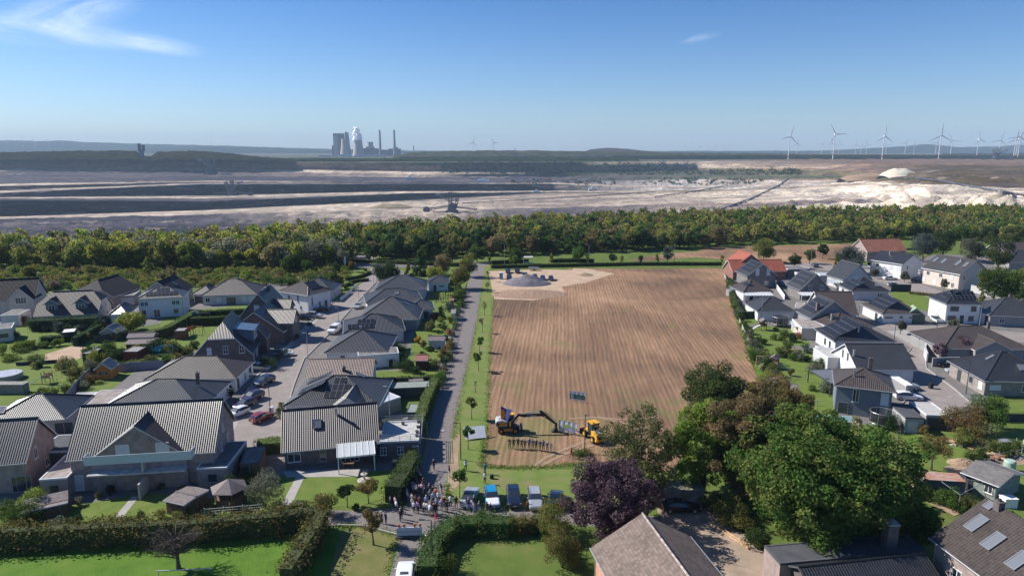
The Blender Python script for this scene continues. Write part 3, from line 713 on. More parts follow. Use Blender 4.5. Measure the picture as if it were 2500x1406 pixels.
def roof_body(L,S,ze,zr,f0,f1,th=.2,swap=False,flip=False,e0=None,e1=None):
 """closed roof solid, ridge along x. f0/f1: gable fraction at the -x / +x end (1 gable, 0 full hip)"""
 mb =MB();H =zr - ze
 e0 =(1 - f0) * S / 2 if e0 is None else e0;e1 =(1 - f1) * S / 2 if e1 is None else e1
 if e0 + e1 > L - .1:k =(L - .1) / (e0 + e1);e0 *= k;e1 *= k
 top =[]
 def v(p):top.append(Vector(p));return len(top) - 1
 A =[v((-L / 2,-S / 2,ze)),v((L / 2,-S / 2,ze)),v((L / 2,S / 2,ze)),v((-L / 2,S / 2,ze))]
 R0,R1 =v((-L / 2 + e0,0,zr)),v((L / 2 - e1,0,zr))
 def mid(f,x,s):return v((x,s * S / 2 * (1 - f),ze + f * H))
 front =[A[0],A[1]];back =[A[2],A[3]];faces =[];bound =[A[0],A[1]]
 if f1 <= 0:faces.append([A[1],A[2],R1]);front.append(R1);bound.append(A[2]);backs =[R1]
 elif f1 >= 1:front.append(R1);bound += [R1,A[2]];backs =[R1]
 else:
  m0,m1 =mid(f1,L / 2,-1),mid(f1,L / 2,1)
  front += [m0,R1];faces.append([m0,m1,R1]);bound += [m0,m1,A[2]];backs =[R1,m1]
 bound.append(A[3])
 if f0 <= 0:faces.append([A[3],A[0],R0]);front.append(R0);back.append(R0)
 elif f0 >= 1:front.append(R0);back.append(R0);bound.append(R0)
 else:
  m0,m1 =mid(f0,-L / 2,-1),mid(f0,-L / 2,1)
  front += [R0,m0];back += [m1,R0];faces.append([m1,m0,R0]);bound += [m1,m0]
 back += backs
 faces += [front,back]
 n =len(top)
 T =[canon(swap,p) for p in top];Bm =[canon(swap,p - Vector((0,0,th))) for p in top]
 fs =[list(f) for f in faces] + [[i + n for i in f][::-1] for f in faces]
 sides =[[bound[i],bound[i] + n,bound[(i + 1) % len(bound)] + n,bound[(i + 1) % len(bound)]] for i in range(len(bound))]
 if swap:fs =[f[::-1] for f in fs];sides =[f[::-1] for f in sides]
 mb.add(T + Bm,fs);mb.m =1;o =len(mb.v);mb.add(T + Bm,sides)
 # ridge and hip caps
 mb.m =2
 segs =[(R0,R1)]
 if f1 < 1:segs += [(R1,A[1]),(R1,A[2])] if f1 <= 0 else [(R1,faces[[len(x) for x in faces].index(3)][0])]
 if f0 < 1 and f0 <= 0:segs += [(R0,A[0]),(R0,A[3])]
 for a,b_ in segs:
  p,q =top[a],top[b_]
  if (p - q).length > .3:mb.ring([canon(swap,p + Vector((0,0,.02))),canon(swap,q + Vector((0,0,.02)))],[.11,.11],6)
 return mb
def wall_body(L,S,ze,zr,f0,f1,ins,th,swap=False,base=0):
 mb =MB();H =zr - ze;yi =S / 2 - ins;xl =L / 2 - ins
 def under(y):return ze + H * (1 - abs(y) / (S / 2)) - th - .02
 def prof(f,x):
  if f <= 0:pts =[(-yi,ze - th + .02),(yi,ze - th + .02)]
  elif f >= 1:pts =[(-yi,under(yi)),(0,under(0)),(yi,under(yi))]
  else:
   yf =S / 2 * (1 - f);pts =[(-yi,under(yi)),(-yf,ze + f * H - th - .02),(yf,ze + f * H - th - .02),(yi,under(yi))]
  return [Vector((x,y,z)) for y,z in [(-yi,base)] + pts + [(yi,base)]]
 a,b_ =prof(f0,-xl),prof(f1,xl)
 for pr,rev in ((a,True),(b_,False)):
  fs =[list(range(len(pr)))[::-1]] if (rev ^ swap) else [list(range(len(pr)))]
  # order (-yi base .. yi base) seen from +x is clockwise, so reverse for +x
  fs =[f[::-1] for f in fs]
  mb.add([canon(swap,p) for p in pr],fs)
 for s in (-1,1):
  za =(a[1] if s < 0 else a[-2]).z;zb =(b_[1] if s < 0 else b_[-2]).z
  z1 =min(za,zb)
  q =[(-xl,s * yi,base),(xl,s * yi,base),(xl,s * yi,zb),(-xl,s * yi,za)]
  f =[0,1,2,3] if s < 0 else [3,2,1,0]
  if swap:f =f[::-1]
  mb.add([canon(swap,p) for p in q],[f])
 return mb
def house(A,B,ze,depth,ry,kind,wall,roof,label,name='house',cat='house',hh=(None,None),ins=.45,front='',right='',left='',extra=None,
          group=None,zr=None,sol=(),sky_=(),chim=(),door=None,fas=None,ridgecap=None):
 A =P(A[0],A[1],ze) if len(A) == 2 else Vector(A);B =P(B[0],B[1],ze) if len(B) == 2 else Vector(B)
 u =(B - A);u.z =0;w_ =u.length;u.normalize();n =Vector((-u.y,u.x,0))
 c =A + u * w_ / 2 + n * depth / 2;c.z =0
 d =abs(depth)
 rz =math.atan2(u.y,u.x)
 root =thing(name,label,cat,c,rz,group)
 gx =kind in ('gx','hip','hx')
 swap =not gx
 if kind == 'hip':swap =d > w_
 if zr is None:
  if kind in ('gy','hy'):q =A + u * w_ / 2 if depth > 0 else A + u * w_ / 2
  else:q =c
  zr =zat(q.y,ry)
 L,S =(w_,d) if not swap else (d,w_)
 f0 =f1 ={'gx':1,'gy':1,'hip':0,'hx':.5,'hy':.5}[kind]
 if hh[0] is not None:f0 =hh[0]
 if hh[1] is not None:f1 =hh[1]
 th =.2
 roof_body(L,S,ze,zr,f0,f1,th,swap).build('roof',[roof,fas or FASC,ridgecap or roof],root)
 wall_body(L,S,ze,zr,f0,f1,ins,th,swap).build('wall',wall,root)
 g =MB()
 sl =[-S / 2,S / 2]
 for s in (-1,1):
  g =MB();g.ring([canon(swap,(-L / 2,s * (S / 2 + .06),ze - .06)),canon(swap,(L / 2,s * (S / 2 + .06),ze - .06))],[.07,.07],6);g.build('gutter',GUT,root)
  g =MB();g.ring([canon(swap,(s * (L / 2 - .55) * 1,-S / 2 + .36,ze - .2)),canon(swap,(s * (L / 2 - .55),-S / 2 + .36,.05))],[.045,.045],5);g.build('downpipe',GUT,root)
  if f0 <= 0:g =MB();g.ring([canon(swap,(s * (L / 2 + .06),-S / 2,ze - .06)),canon(swap,(s * (L / 2 + .06),S / 2,ze - .06))],[.07,.07],6);g.build('gutter',GUT,root)
 X,Y =w_ / 2 - ins,d / 2 - ins
 def wins(spec,side):
  # spec: "x,z,w,h,style x,z,w,h,style ..."  x along that wall from its centre, seen from outside
  for it in spec.split():
   a =it.split(',');x,z,ww,hh_ =map(float,a[:4]);st =a[4] if len(a) > 4 else 'w'
   if side == 'f':px,py,ang =x,-Y - .012,0
   elif side == 'r':px,py,ang =X + .012,x,R(90)
   elif side == 'l':px,py,ang =-X - .012,-x,R(-90)
   if st in 'DG':put_door(root,px,py,z,ang,ww,hh_,(FRAME if st == 'D' else W_GREYW),'garage_door' if st == 'G' else 'door')
   elif st == 'E':put_door(root,px,py,z,ang,ww,hh_,DARKM,'door')
   else:put_window(root,px,py,z,ang,ww,hh_,st)
 wins(front,'f');wins(right,'r');wins(left,'l')
 H =zr - ze
 # helper frames on roof planes
 def plane(side):
  if side == 'f':half =d / 2 if (not swap) else (d / 2 if f0 >= 1 else w_ / 2);return Vector((0,-d / 2,ze)),Vector((1,0,0)),Vector((0,half,H)).normalized()
  if side == 'l':half =w_ / 2 if swap else (d / 2 if f0 <= 0 else w_ / 2);return Vector((-w_ / 2,0,ze)),Vector((0,-1,0)),Vector((half,0,H)).normalized()
  if side == 'r':half =w_ / 2 if swap else (d / 2 if f1 <= 0 else w_ / 2);return Vector((w_ / 2,0,ze)),Vector((0,1,0)),Vector((-half,0,H)).normalized()
 for side,a,b_,nc,nr in sol:
  o_,ux,uy =plane(side);nn =ux.cross(uy)
  mb =MB();mf =[]
  pw,ph =1.0,1.65
  mb.M =Matrix.Translation(o_) @ Matrix((ux.to_4d(),uy.to_4d(),nn.to_4d(),(0,0,0,1))).transposed()
  for m4 in range(3):pass
  mb.M =Matrix.Translation(o_) @ Matrix(((ux.x,uy.x,nn.x,0),(ux.y,uy.y,nn.y,0),(ux.z,uy.z,nn.z,0),(0,0,0,1)))
  for i in range(nc):
   for j in range(nr):
    x0 =a - nc * pw / 2 + i * pw;y0 =b_ + j * ph
    mb.m =1;mb.bb(x0 + .005,x0 + pw - .005,y0 + .005,y0 + ph - .005,.10,.145)
    mb.m =0;mb.bb(x0 + .04,x0 + pw - .04,y0 + .04,y0 + ph - .04,.146,.155)
  mb.build('solar_array',[SOLAR,SOLF],root)
 for side,a,b_,ww,hh_ in sky_:
  o_,ux,uy =plane(side);nn =ux.cross(uy)
  mb =MB();mb.M =Matrix.Translation(o_) @ Matrix(((ux.x,uy.x,nn.x,0),(ux.y,uy.y,nn.y,0),(ux.z,uy.z,nn.z,0),(0,0,0,1)))
  mb.bb(a - ww / 2 - .08,a + ww / 2 + .08,b_ - .08,b_,.02,.16);mb.bb(a - ww / 2 - .08,a + ww / 2 + .08,b_ + hh_,b_ + hh_ + .08,.02,.16)
  mb.bb(a - ww / 2 - .08,a - ww / 2,b_,b_ + hh_,.02,.16);mb.bb(a + ww / 2,a + ww / 2 + .08,b_,b_ + hh_,.02,.16)
  s_ =mb.build('skylight',SOLF,root)
  m2 =MB();m2.M =mb.M;m2.bb(a - ww / 2,a + ww / 2,b_,b_ + hh_,.03,.12);m2.build('pane',mat('skylight_glass',(.16,.17,.19),rough=.2,var=0,spec=.8),s_)
 for x,y,hgt,cw in chim:
  under =ze + H * (1 - min(1,abs(y if not swap else x) / (S / 2)))
  mb =MB();mb.bb(x - cw / 2,x + cw / 2,y - cw / 2,y + cw / 2,under - 1.0,under + hgt);mb.bb(x - cw / 2 - .06,x + cw / 2 + .06,y - cw / 2 - .06,y + cw / 2 + .06,under + hgt,under + hgt + .08)
  c_ =mb.build('chimney',B_DARK if cw > .45 else GALV,root)
  m2 =MB();m2.cyl((x,y,under + hgt + .08),cw * .22,.25,8);m2.build('flue',DARKM,c_)
 root['_w'] =w_;root['_d'] =d
 return root,dict(w=w_,d=d,ze=ze,zr=zr,X=X,Y=Y)
def add_part(root,mb,name,mats):return mb.build(name,mats,root)
def cross_gable(root,x,wd,y0,y1,ze,zr,wall,roof,front='',swap=False,name='dormer',ov=.3,base=None,fas=None):
 """gabled volume whose ridge runs along local y, front at y0; base: wall foot height"""
 L =y1 - y0;cx =x;cy =(y0 + y1) / 2
 rb =roof_body(L,wd,ze,zr,1,1,.16,True)
 mb =MB();mb.M =Matrix.Translation((cx,cy,0));off =len(mb.v)
 mb.v =[mb.M @ v for v in rb.v];mb.f =rb.f;mb.mi =rb.mi;mb.sm =rb.sm
 o =mb.build(name,[roof,fas or FASC,roof],root)
 wb =wall_body(L,wd,ze,zr,1,1,ov,.16,True,base if base is not None else ze - 2)
 m2 =MB();m2.v =[mb.M @ v for v in wb.v];m2.f =wb.f;m2.mi =wb.mi;m2.sm =wb.sm
 wo =m2.build('gable_wall',wall,o)
 for it in front.split():
  a =it.split(',');xx,z,ww,hh_ =map(float,a[:4]);st =a[4] if len(a) > 4 else 'w'
  fm,pm =window_mesh(ww,hh_,st)
  q =bpy.data.objects.new('window',fm);COL.objects.link(q);q.parent =root;q.location =(x + xx,y0 + ov - .012,z)
  p =bpy.data.objects.new('shutter' if st == 's' else 'pane',pm);COL.objects.link(p);p.parent =q
 return o
def flatbox(A,B,zt,depth,label,wall=W_WHITE,top=FLATR,name='flat_garage',cat='garage',rim=.18,ov=0,rimcol=None,front='',left='',right='',z0=0):
 if rimcol is None and any(k in name for k in ('shed','house','pavilion','hut','sandpit')):rimcol =FASD;rim =.1
 A =P(A[0],A[1],zt);B =P(B[0],B[1],zt)
 u =B - A;u.z =0;w_ =u.length;u.normalize();n =Vector((-u.y,u.x,0));c =A + u * w_ / 2 + n * depth / 2;c.z =0
 root =thing(name,label,cat,c,math.atan2(u.y,u.x))
 mb =MB();mb.bb(-w_ / 2,w_ / 2,-depth / 2,depth / 2,z0,zt - .16);mb.build('wall',wall,root)
 r =MB();r.bb(-w_ / 2 - ov + rim,w_ / 2 + ov - rim,-depth / 2 - ov + rim,depth / 2 + ov - rim,zt - .158,zt - .06)
 r.m =1
 for s in (-1,1):
  r.bb(-w_ / 2 - ov - .02,w_ / 2 + ov + .02,s * (depth / 2 + ov + .02) - (0 if s < 0 else rim),s * (depth / 2 + ov + .02) + (rim if s < 0 else 0),zt - .25,zt)
  r.bb(min(s * (w_ / 2 + ov + .02),s * (w_ / 2 + ov + .02 - rim)),max(s * (w_ / 2 + ov + .02),s * (w_ / 2 + ov + .02 - rim)),-depth / 2 - ov + rim,depth / 2 + ov - rim,zt - .25,zt)
 r.build('roof',[top,rimcol or FASC],root)
 for spec,sd_ in ((front,'f'),(right,'r'),(left,'l')):
  for it in spec.split():
   a =it.split(',');x,z,ww,hh_ =map(float,a[:4]);st =a[4] if len(a) > 4 else 'w'
   if sd_ == 'f':px,py,ang =x,-depth / 2 - .012,0
   elif sd_ == 'r':px,py,ang =w_ / 2 + .012,x,R(90)
   else:px,py,ang =-w_ / 2 - .012,-x,R(-90)
   if st in 'DG':put_door(root,px,py,z,ang,ww,hh_,(FRAME if st == 'D' else W_GREYW),'garage_door' if st == 'G' else 'door')
   elif st == 'E':put_door(root,px,py,z,ang,ww,hh_,DARKM,'garage_door' if ww > 1.8 else 'door')
   else:put_window(root,px,py,z,ang,ww,hh_,st)
 return root
# ---- left estate, near to far
h,i =house((157,1125),(527,1103),4.7,11.5,981,'gx',B_PINKY,T_DARK,'large semi-detached brick house with a long anthracite roof, front gable and white balcony',name='semi_detached_house',
             front='-8.8,.2,2.2,2.2,s -3.2,.1,2.3,2.2,d 2.6,.1,2.6,2.2,d 7.6,.1,1.0,2.2,E 9.0,1.0,1.6,1.3,s',right='-1.5,3.0,.8,1.3 1.8,3.0,.8,1.3 0,1,1.2,1.2 -.2,5.4,.8,1.1',chim=((3,1.6,.9,.3),))
W0,D0 =i['w'],i['d']
cross_gable(h,-.3,12.6,-D0 / 2 - .35,0,4.55,9.15,B_PINKY,T_PURPLE,front='-1.9,4.15,1.7,2.4,s 3.1,4.15,1.7,2.4,s',base=0.0)
mb =MB();mb.bb(-6.4,5.9,-D0 / 2 - 1.5,-D0 / 2 - .06,2.85,3.05);mb.build('balcony',CONC,h)
bal =h.children[-1]
mb =MB();mb.bb(-6.4,5.9,-D0 / 2 - 1.56,-D0 / 2 - 1.5,3.0,4.15);mb.bb(-6.46,-6.4,-D0 / 2 - 1.56,-D0 / 2 - .1,3.0,4.15);mb.bb(5.9,5.96,-D0 / 2 - 1.56,-D0 / 2 - .1,3.0,4.15)
mb.build('balustrade',mat('milk_glass',(.55,.58,.58),rough=.4,var=.02),bal)
mb =MB();mb.bb(.4,.62,-D0 / 2 - 3.2,-D0 / 2 + .4,0,2.2);mb.bb(.42,.6,-D0 / 2 - 1.4,-D0 / 2 + .2,3.06,5.0);mb.build('partition',W_SAND,h)
flatbox((95,1170),(163,1165),3.0,9,'beige flat-roofed brick annexe with one window at the left end of the semi-detached house',wall=B_TAUPE,top=FLATB,front='0,1,1.2,1.1,d',right='-2,.1,1,2.1,E',name='flat_annexe',cat='annexe')
flatbox((480,1142),(553,1140),3.0,8.5,'grey flat-roofed brick annexe with bins in front at the right end of the semi-detached house',wall=B_TAUPE,top=FLATR,front='0,.9,1.3,1.2,d',right='1,.1,.9,2.1,E',name='flat_annexe',cat='annexe')
flatbox((585,1132),(633,1128),2.4,5.5,'dark brown flat-roofed garden shed behind the weeping evergreen',wall=WOOD,top=FLATR,name='garden_shed',cat='shed',front='-.6,.05,.9,1.9,E')
house((-90,1142),(64,1130),4.3,9.5,1023,'gx',B_PINKY,T_GREY,'rose brick house cut off by the left edge with a silvery grey tiled roof',right='-1.2,3.4,.9,1.6 1.5,1,1,1.2',front='2.6,.1,2.4,2.2,d -2,.1,2,2.1,d')
house((-45,1036),(160,1023),2.9,11,961,'hip',W_SAND,T_DARK,'sand coloured bungalow with anthracite hipped roof, skylight and grey garage door',front='5.4,.05,2.6,2.1,E -1,1,1.2,1.1',sky_=(('f',-4.2,2.2,1.0,1.3),))
flatbox((85,1103),(170,1100),2.7,6,'dark flat car port roof between the rose brick house and the semi-detached house',wall=B_DARK,top=FLATD,name='flat_carport',cat='carport',front='-1.5,.05,1.2,2,E')
house((232,1004),(492,1000),2.8,14,925,'hip',W_WHITE,T_GREY,'white bungalow with a silvery hipped roof directly behind the semi-detached house',right='-3,.9,1.1,1.2 1,.9,1.1,1.2',chim=((5.2,.6,1.1,.5),))
flatbox((187,992),(262,990),2.8,8,'flat grey garage roof with pale rim left of the silvery hipped roof',wall=W_WHITE,top=FLATB)
flatbox((166,975),(215,973),2.4,3.5,'low white garden wall room with flat roof beside the clipped shrub',wall=W_WHITE,top=CONC,name='garden_annexe',cat='annexe')
house((350,927),(577,924),2.8,11,869,'hip',W_WHITE,T_TAUPE,'white corner bungalow with taupe hipped roof beside the dark parked car',front='3.5,1,1.2,1.2 -1,1,1.4,1.2,d 7,.9,.9,1.3',right='-3.6,.2,1,2.1,E .2,.8,.5,1.2,d 3.2,.3,1.3,1.9,d')
h,i =house((468,872),(617,864),3.0,13,793,'hy',B_DARK,T_DARK,'dark brick house with half-hipped gable and blue metal dormer',hh=(.55,1),front='-2.6,3.2,.9,1.5,s .6,3.2,1,1.7,c 3.8,3.2,1,1.7,c -2,.8,1,1.3 2,.8,1,1.3',right='-4,.6,.6,1.8 -2.8,.6,.6,1.8 0,.6,.6,1.8 1.3,.6,.6,1.8 4,.6,.6,1.8')
cg =MB();cg.extr([(0.9,-2.4,7.6),(5.6,-2.4,6.9),(5.6,-2.4,4.4),(0.9,-2.4,7.0)],(0,0,0),(0,5.2,0))
cg.box((3.3,.2,7.42),(5.4,5.7,.12),ry=R(8.5));dm =cg.build('dormer',BLUEM,h)
put_window(h,5.63,.2,5.0,R(90),2.6,1.4,'w')
cross_gable(h,5.5,4.2,3.0,7.5,3.6,6.4,B_DARK,T_PURPLE,base=0,name='side_gable')
h,i =house((553,812),(693,811),3.1,11,762,'gy',B_DARK,T_DARK,'brown brick gabled house with plum side wing, directly behind the blue dormer house',front='1.2,3.4,1.1,1.5 -1.6,3.4,1,1.3,s -2,.8,1,1.3 2,.9,1,1.2,s',right='-3,.5,1,2.1,E 2,.9,1.2,1.2')
dg =MB();Wd =i['w'] / 2
sdw =roof_body(Wd + 2.0,6.4,4.6,7.3,1,1,.16,False)
dg.M =Matrix.Translation((Wd / 2 + .6,.3,0));dg.v =[dg.M @ v for v in sdw.v];dg.f =sdw.f;dg.mi =sdw.mi;dg.sm =sdw.sm
o_ =dg.build('side_wing',[T_PURPLE,FASC,T_PURPLE],h)
sdw =wall_body(Wd + 2.0,6.4,4.6,7.3,1,1,.35,.16,False);dg2 =MB();dg2.v =[dg.M @ v for v in sdw.v];dg2.f =sdw.f;dg2.mi =sdw.mi;dg2.sm =sdw.sm
dg2.build('wing_wall',B_DARK,o_);put_window(h,Wd + 1.27,.3,4.2,R(90),1.2,1.4)
h,i =house((575,784),(692,782),3.2,12,717,'gy',B_DARK,T_DARK,'tall dark brick house with steep anthracite gable facing the hedged gardens',front='-.6,5.6,1.3,1.5,s -3.5,.8,1.2,1.3 3,3,1,1.3',right='-3,.5,1,2.1,E 2,.9,1.2,1.2 4.2,.9,1,1.3',chim=((.6,2,1.2,.6),))
Wd =i['w'] / 2;dg =MB();sdw =roof_body(Wd + 1.2,6,5.2,7.6,1,1,.16,False)
dg.M =Matrix.Translation((Wd / 2 + .6,-1,0));dg.v =[dg.M @ v for v in sdw.v];dg.f =sdw.f;dg.mi =sdw.mi;dg.sm =sdw.sm
o_ =dg.build('side_wing',[T_PURPLE,FASC,T_PURPLE],h)
sdw =wall_body(Wd + 1.2,6,5.2,7.6,1,1,.35,.16,False);dg2 =MB();dg2.v =[dg.M @ v for v in sdw.v];dg2.f =sdw.f;dg2.mi =sdw.mi;dg2.sm =sdw.sm
dg2.build('wing_wall',B_DARK,o_)
house((678,711),(751,722),5.0,9.5,688,'hip',W_WHITE,T_TAUPE,'white two-storey house with hipped roof, solar panels and dark entrance canopy by the street',front='1.6,2.6,.6,1.9,d -2,2.8,1,1.3,d 2.6,.6,.6,1.0,d',right='-2.8,1.8,.5,2.4,d 0,.6,.5,1.9,d 2.4,.2,1,2.1,E',sol=(('r',.4,2.2,4,2),))
flatbox((750,730),(778,727),2.9,4.5,'dark flat entrance canopy beside the white two-storey house',wall=DARKM,top=FLATD,name='entrance_canopy',cat='canopy')
house((716,712),(812,712),3.0,12.5,677,'hip',W_GREYW,T_GREY,'pale grey bungalow with hipped roof and arched window by the white picket fence',front='2.6,.8,1.4,1.4,w -1,1,1,1',right='-3,1,1.2,1.2 2,1,1.2,1.2')
house((489,722),(628,718),3.0,13,681,'hip',W_GREYW,T_TAUPE,'wide bungalow with taupe hipped roof above the long clipped hedge',front='-6.2,.8,1.3,1.4 -3.0,.8,1.3,1.4,s .4,.1,2.6,2.1,d 4.0,.9,1.3,1.3,s 6.4,.9,2,1.3,s',chim=((1.0,0,.5,.3),))
house((467,718),(518,718),2.8,8,695,'hip',W_GREYW,T_TAUPE,'small hipped garage house left of the wide taupe bungalow',front='-1.2,.05,2.4,2,E',cat='garage')
h,i =house((331,731),(449,725),5.4,9.5,699,'hip',W_WHITE,T_GREY,'white two-storey house with six solar panels on a grey hipped roof',front='-4.6,3.3,.9,1.2 -3.6,3.3,.9,1.2 4.2,3.3,.9,1.2 3.2,3.3,.9,1.2 -4.4,.1,1,2.1,d -1.2,.1,1.6,2.1 3.6,.9,1.2,1.2,d',right='0,3.3,1,1.2 -2,.9,1,1.2',sol=(('f',.2,1.2,8,1),('f',.2,3.0,3,1)))
h,i =house((81,773),(239,766),2.9,11.5,710,'hx',W_CREAM,T_BROWN,'cream house with long brown half-hipped roof and two small gabled dormers',hh=(.5,.55),front='-5,.8,1.3,1.3 -1,.8,1.3,1.3,d 4,.2,1.6,2,d',right='-2,3.2,.9,1.2 1.5,3.2,.9,1.2 -2,.8,1.2,1.2 2,.8,1.2,1.2')
for x in (-3.6,3.4):cross_gable(h,x,3.9,-i['d'] / 2 + .9,1.5,5.6,7.1,BLUEM,T_BROWN,front='0,4.1,1.5,1.3',ov=.55,base=2.6)
house((264,768),(312,766),2.8,8,741,'hip',W_WHITE,T_GREY,'small white bungalow wing with pale hipped roof behind the round yellow-green maple',front='.6,1,1,1,d')
h,i =house((-75,742),(86,733),4.6,11,681,'gx',W_SAND,T_MATT,'large pale house with deep blue-black roof and arched gable window at the left edge',front='6.4,1.4,.8,1.4,d',right='0,2,1,1.2')
cross_gable(h,4.4,6.4,-i['d'] / 2 - .8,.6,4.9,8.3,W_SAND,T_MATT,front='0,4.0,2.6,1.6,c 0.3,.2,1.4,2.2,d',base=0)
house((166,723),(276,725),3.4,13,689,'hy',B_PINKY,T_MATT,'tan brick house with dark half-hipped gable behind the brown dormer house',hh=(.45,1),front='2.5,2.5,1,1,s -2,1,1.2,1.3',right='-3,.9,1,1.2')
flatbox((283,722),(326,720),3.0,8,'brick double garage with flat roof and pale door behind the small bungalow wing',wall=B_TAUPE,top=FLATR,front='.2,.1,4.2,2.2,G')
house((338,722),(434,721),3.4,12,688,'gy',W_GREY,T_MATT,'dark gabled house standing behind the white house with six solar panels',front='0,4,1.2,1.2,d',sky_=(('r',0,3.2,.8,1.4),))
flatbox((0,770),(44,768),3.0,7,'grey flat-roofed garage below the arched gable window',wall=W_GREYW,top=FLATR)
flatbox((-30,806),(28,800),3.2,6,'cream flat-roofed garden building with glazed strip at the left edge',wall=W_CREAM,top=FLATR,name='garden_building',cat='outbuilding',front='0,1,3,1,d')
# ---- left estate, right of the street
h,i =house((685,1105),(927,1081),2.7,10.5,991,'gx',B_DARK,T_PURPLE,'dark brick bungalow with bright glazed plum roof, skylight and white veranda',front='-5.2,.9,1.8,1.3,w -1.2,.6,.9,1.8,d 2.6,.1,2.6,2.1,w',right='-2,.9,1,1.2 1.5,3.2,.8,1',left='0,1,1,1.2',sky_=(('f',-1.9,3.4,1.0,1.3),),chim=((1.0,-1.2,1.0,.28),))
W1,D1 =i['w'],i['d']
mb =MB()
for x in (1.0,6.0):mb.bb(x - .07,x + .07,-D1 / 2 - 3.2,-D1 / 2 - 3.06,0,2.35)
mb.bb(.85,6.15,-D1 / 2 - 3.25,-D1 / 2 - 3.02,2.35,2.5);mb.bb(5.95,6.05,-D1 / 2 - 3.0,-D1 / 2 + .5,0,2.5)
ver =mb.build('veranda',FRAME,h)
mb =MB();mb.extr([(.8,-D1 / 2 - 3.3,2.52),(6.2,-D1 / 2 - 3.3,2.52),(6.2,-D1 / 2 + .35,3.0),(.8,-D1 / 2 + .35,3.0)],(0,0,0),(0,0,.06));mb.build('veranda_roof',ROOFGLASS,ver)
mb =MB()
for k in range(7):mb.bar((.85 + k * .88,-D1 / 2 - 3.28,2.61),(.85 + k * .88,-D1 / 2 + .35,3.09),.07)
mb.build('glazing_bar',FRAME,ver)
terr =flatbox((928,1078),(1022,1074),3.0,7.6,'dark brick flat annexe with roof terrace, white railing and three white windows',wall=B_DARK,top=CONC,name='terrace_annexe',cat='annexe',front='-2.4,.9,.9,1.2,c .1,.9,.9,1.2,c 2.3,.1,1.0,2.1,D',right='0,1,.8,1')
mb =MB()
tw =3.2
for z in (3.15,3.4,3.65,3.95):
 for s in (-3.7,3.7):mb.bar((-tw,s,z),(tw,s,z),.04)
 mb.bar((tw,-3.7,z),(tw,3.7,z),.04)
for x in np.linspace(-tw,tw,5):
 for s in (-3.7,3.7):mb.bar((x,s,2.95),(x,s,4.0),.05)
for y in np.linspace(-3.7,3.7,5):mb.bar((tw,y,2.95),(tw,y,4.0),.05)
mb.build('railing',GALV,terr)
for k,(x,y) in enumerate(((2.6,2.8),(2.6,.8),(2.5,-1),(2.5,-2.4),(.2,2.4))):
 pl =MB();pl.cyl((0,0,0),.22,.38,10,.3);q =pl.build('flower_pot',DARKM);q.parent =None
 q.location =terr.matrix_basis @ Vector((x,y,2.95));tag(q,['dark flower pot in the far corner of the roof terrace','dark flower pot on the roof terrace, second from the far corner','dark flower pot on the roof terrace beside the side railing','dark flower pot in the near corner of the roof terrace','dark flower pot at the back railing of the roof terrace'][k],'flower pot','pots on the roof terrace')
h,i =house((690,992),(925,992),2.8,14,916,'hip',W_WHITE,T_GREY,'white bungalow with hipped roof carrying a large block of black solar panels',front='-6,1,1.2,1.2',right='-3,.9,1.2,1.2 3,.9,1.2,1.2',sol=(('f',.3,2.0,4,2),('f',.3,5.3,2,1),('l',2.0,1.6,3,3),('l',-2.8,1.6,2,3)),sky_=(('r',2.6,4.8,.9,1.5),))
cross_gable(h,3.2,6.2,-8.6,-2,2.85,5.0,W_WHITE,T_GREY,base=0,name='front_wing')
house((742,928),(909,924),2.8,9.5,875,'gx',W_WHITE,T_PINK,'white bungalow with pinkish weathered gabled roof',right='-1.5,.9,1.2,1.2 1.6,.9,1,1.9,d',chim=((.8,-2.8,.7,.5),))
house((791,861),(948,860),2.8,13.5,804,'hip',W_WHITE,T_DARK,'white bungalow with broad anthracite pyramid roof nearest the wooden summer houses',front='-3,1,1,1,d 1,1,1.2,1.1,d',chim=((-.4,1,.9,.45),))
flatbox((874,868),(974,861),2.9,4.5,'long white flat-roofed garage beside the anthracite pyramid roof',wall=W_WHITE,top=FLATR)
h,i =house((838,815),(990,806),2.8,13,766,'hip',W_GREYW,T_DARK,'grey bungalow with wide dark hipped roof and two rows of solar panels',right='-3,.9,1.2,1.2 2,.1,2,2.1,d',sol=(('f',-3.2,1.6,6,1),('f',-1.8,3.3,4,1)))
house((870,781),(1022,780),2.8,15,724,'hip',W_GREY,T_GREY,'bungalow with the broadest silver-grey hipped roof of the row, skylight on its right slope',right='-4,.9,1.2,1.2',front='4,.9,1.2,1.2',sky_=(('r',1,4,.9,1.5),))
house((992,757),(1061,754),2.8,9,732,'hip',W_GREYW,T_GREY,'pale wing with low hipped roof on the garden side of the broadest bungalow',front='-1,.9,1,1.3,d 1.5,.1,1.4,2,d',right='0,.9,1.2,1.2')
house((893,740),(1033,732),2.8,12,704,'hip',W_GREYW,T_GREY,'bungalow with silver hipped roof and skylight, second from the far end of the row',right='-2,.9,1.2,1.2',sky_=(('f',1,3.4,.9,1.2),))
house((915,708),(1041,706),3.2,14,670,'hip',W_GREYW,T_GREY,'bungalow with steep silver hipped roof and chimney at the far end of the row',right='-4,.9,1.2,1.2 0,.9,1.2,1.2 3,.9,1.2,1.2',chim=((-2.5,1.5,1.2,.5),))
house((1044,690),(1097,689),3.0,8,672,'hip',W_WHITE,T_GREY,'white garage house with hipped roof, blue door and slit window by the path',front='1.0,1.5,1.8,.45,d -1.2,.05,.9,2,E',cat='garage',name='garage_house')
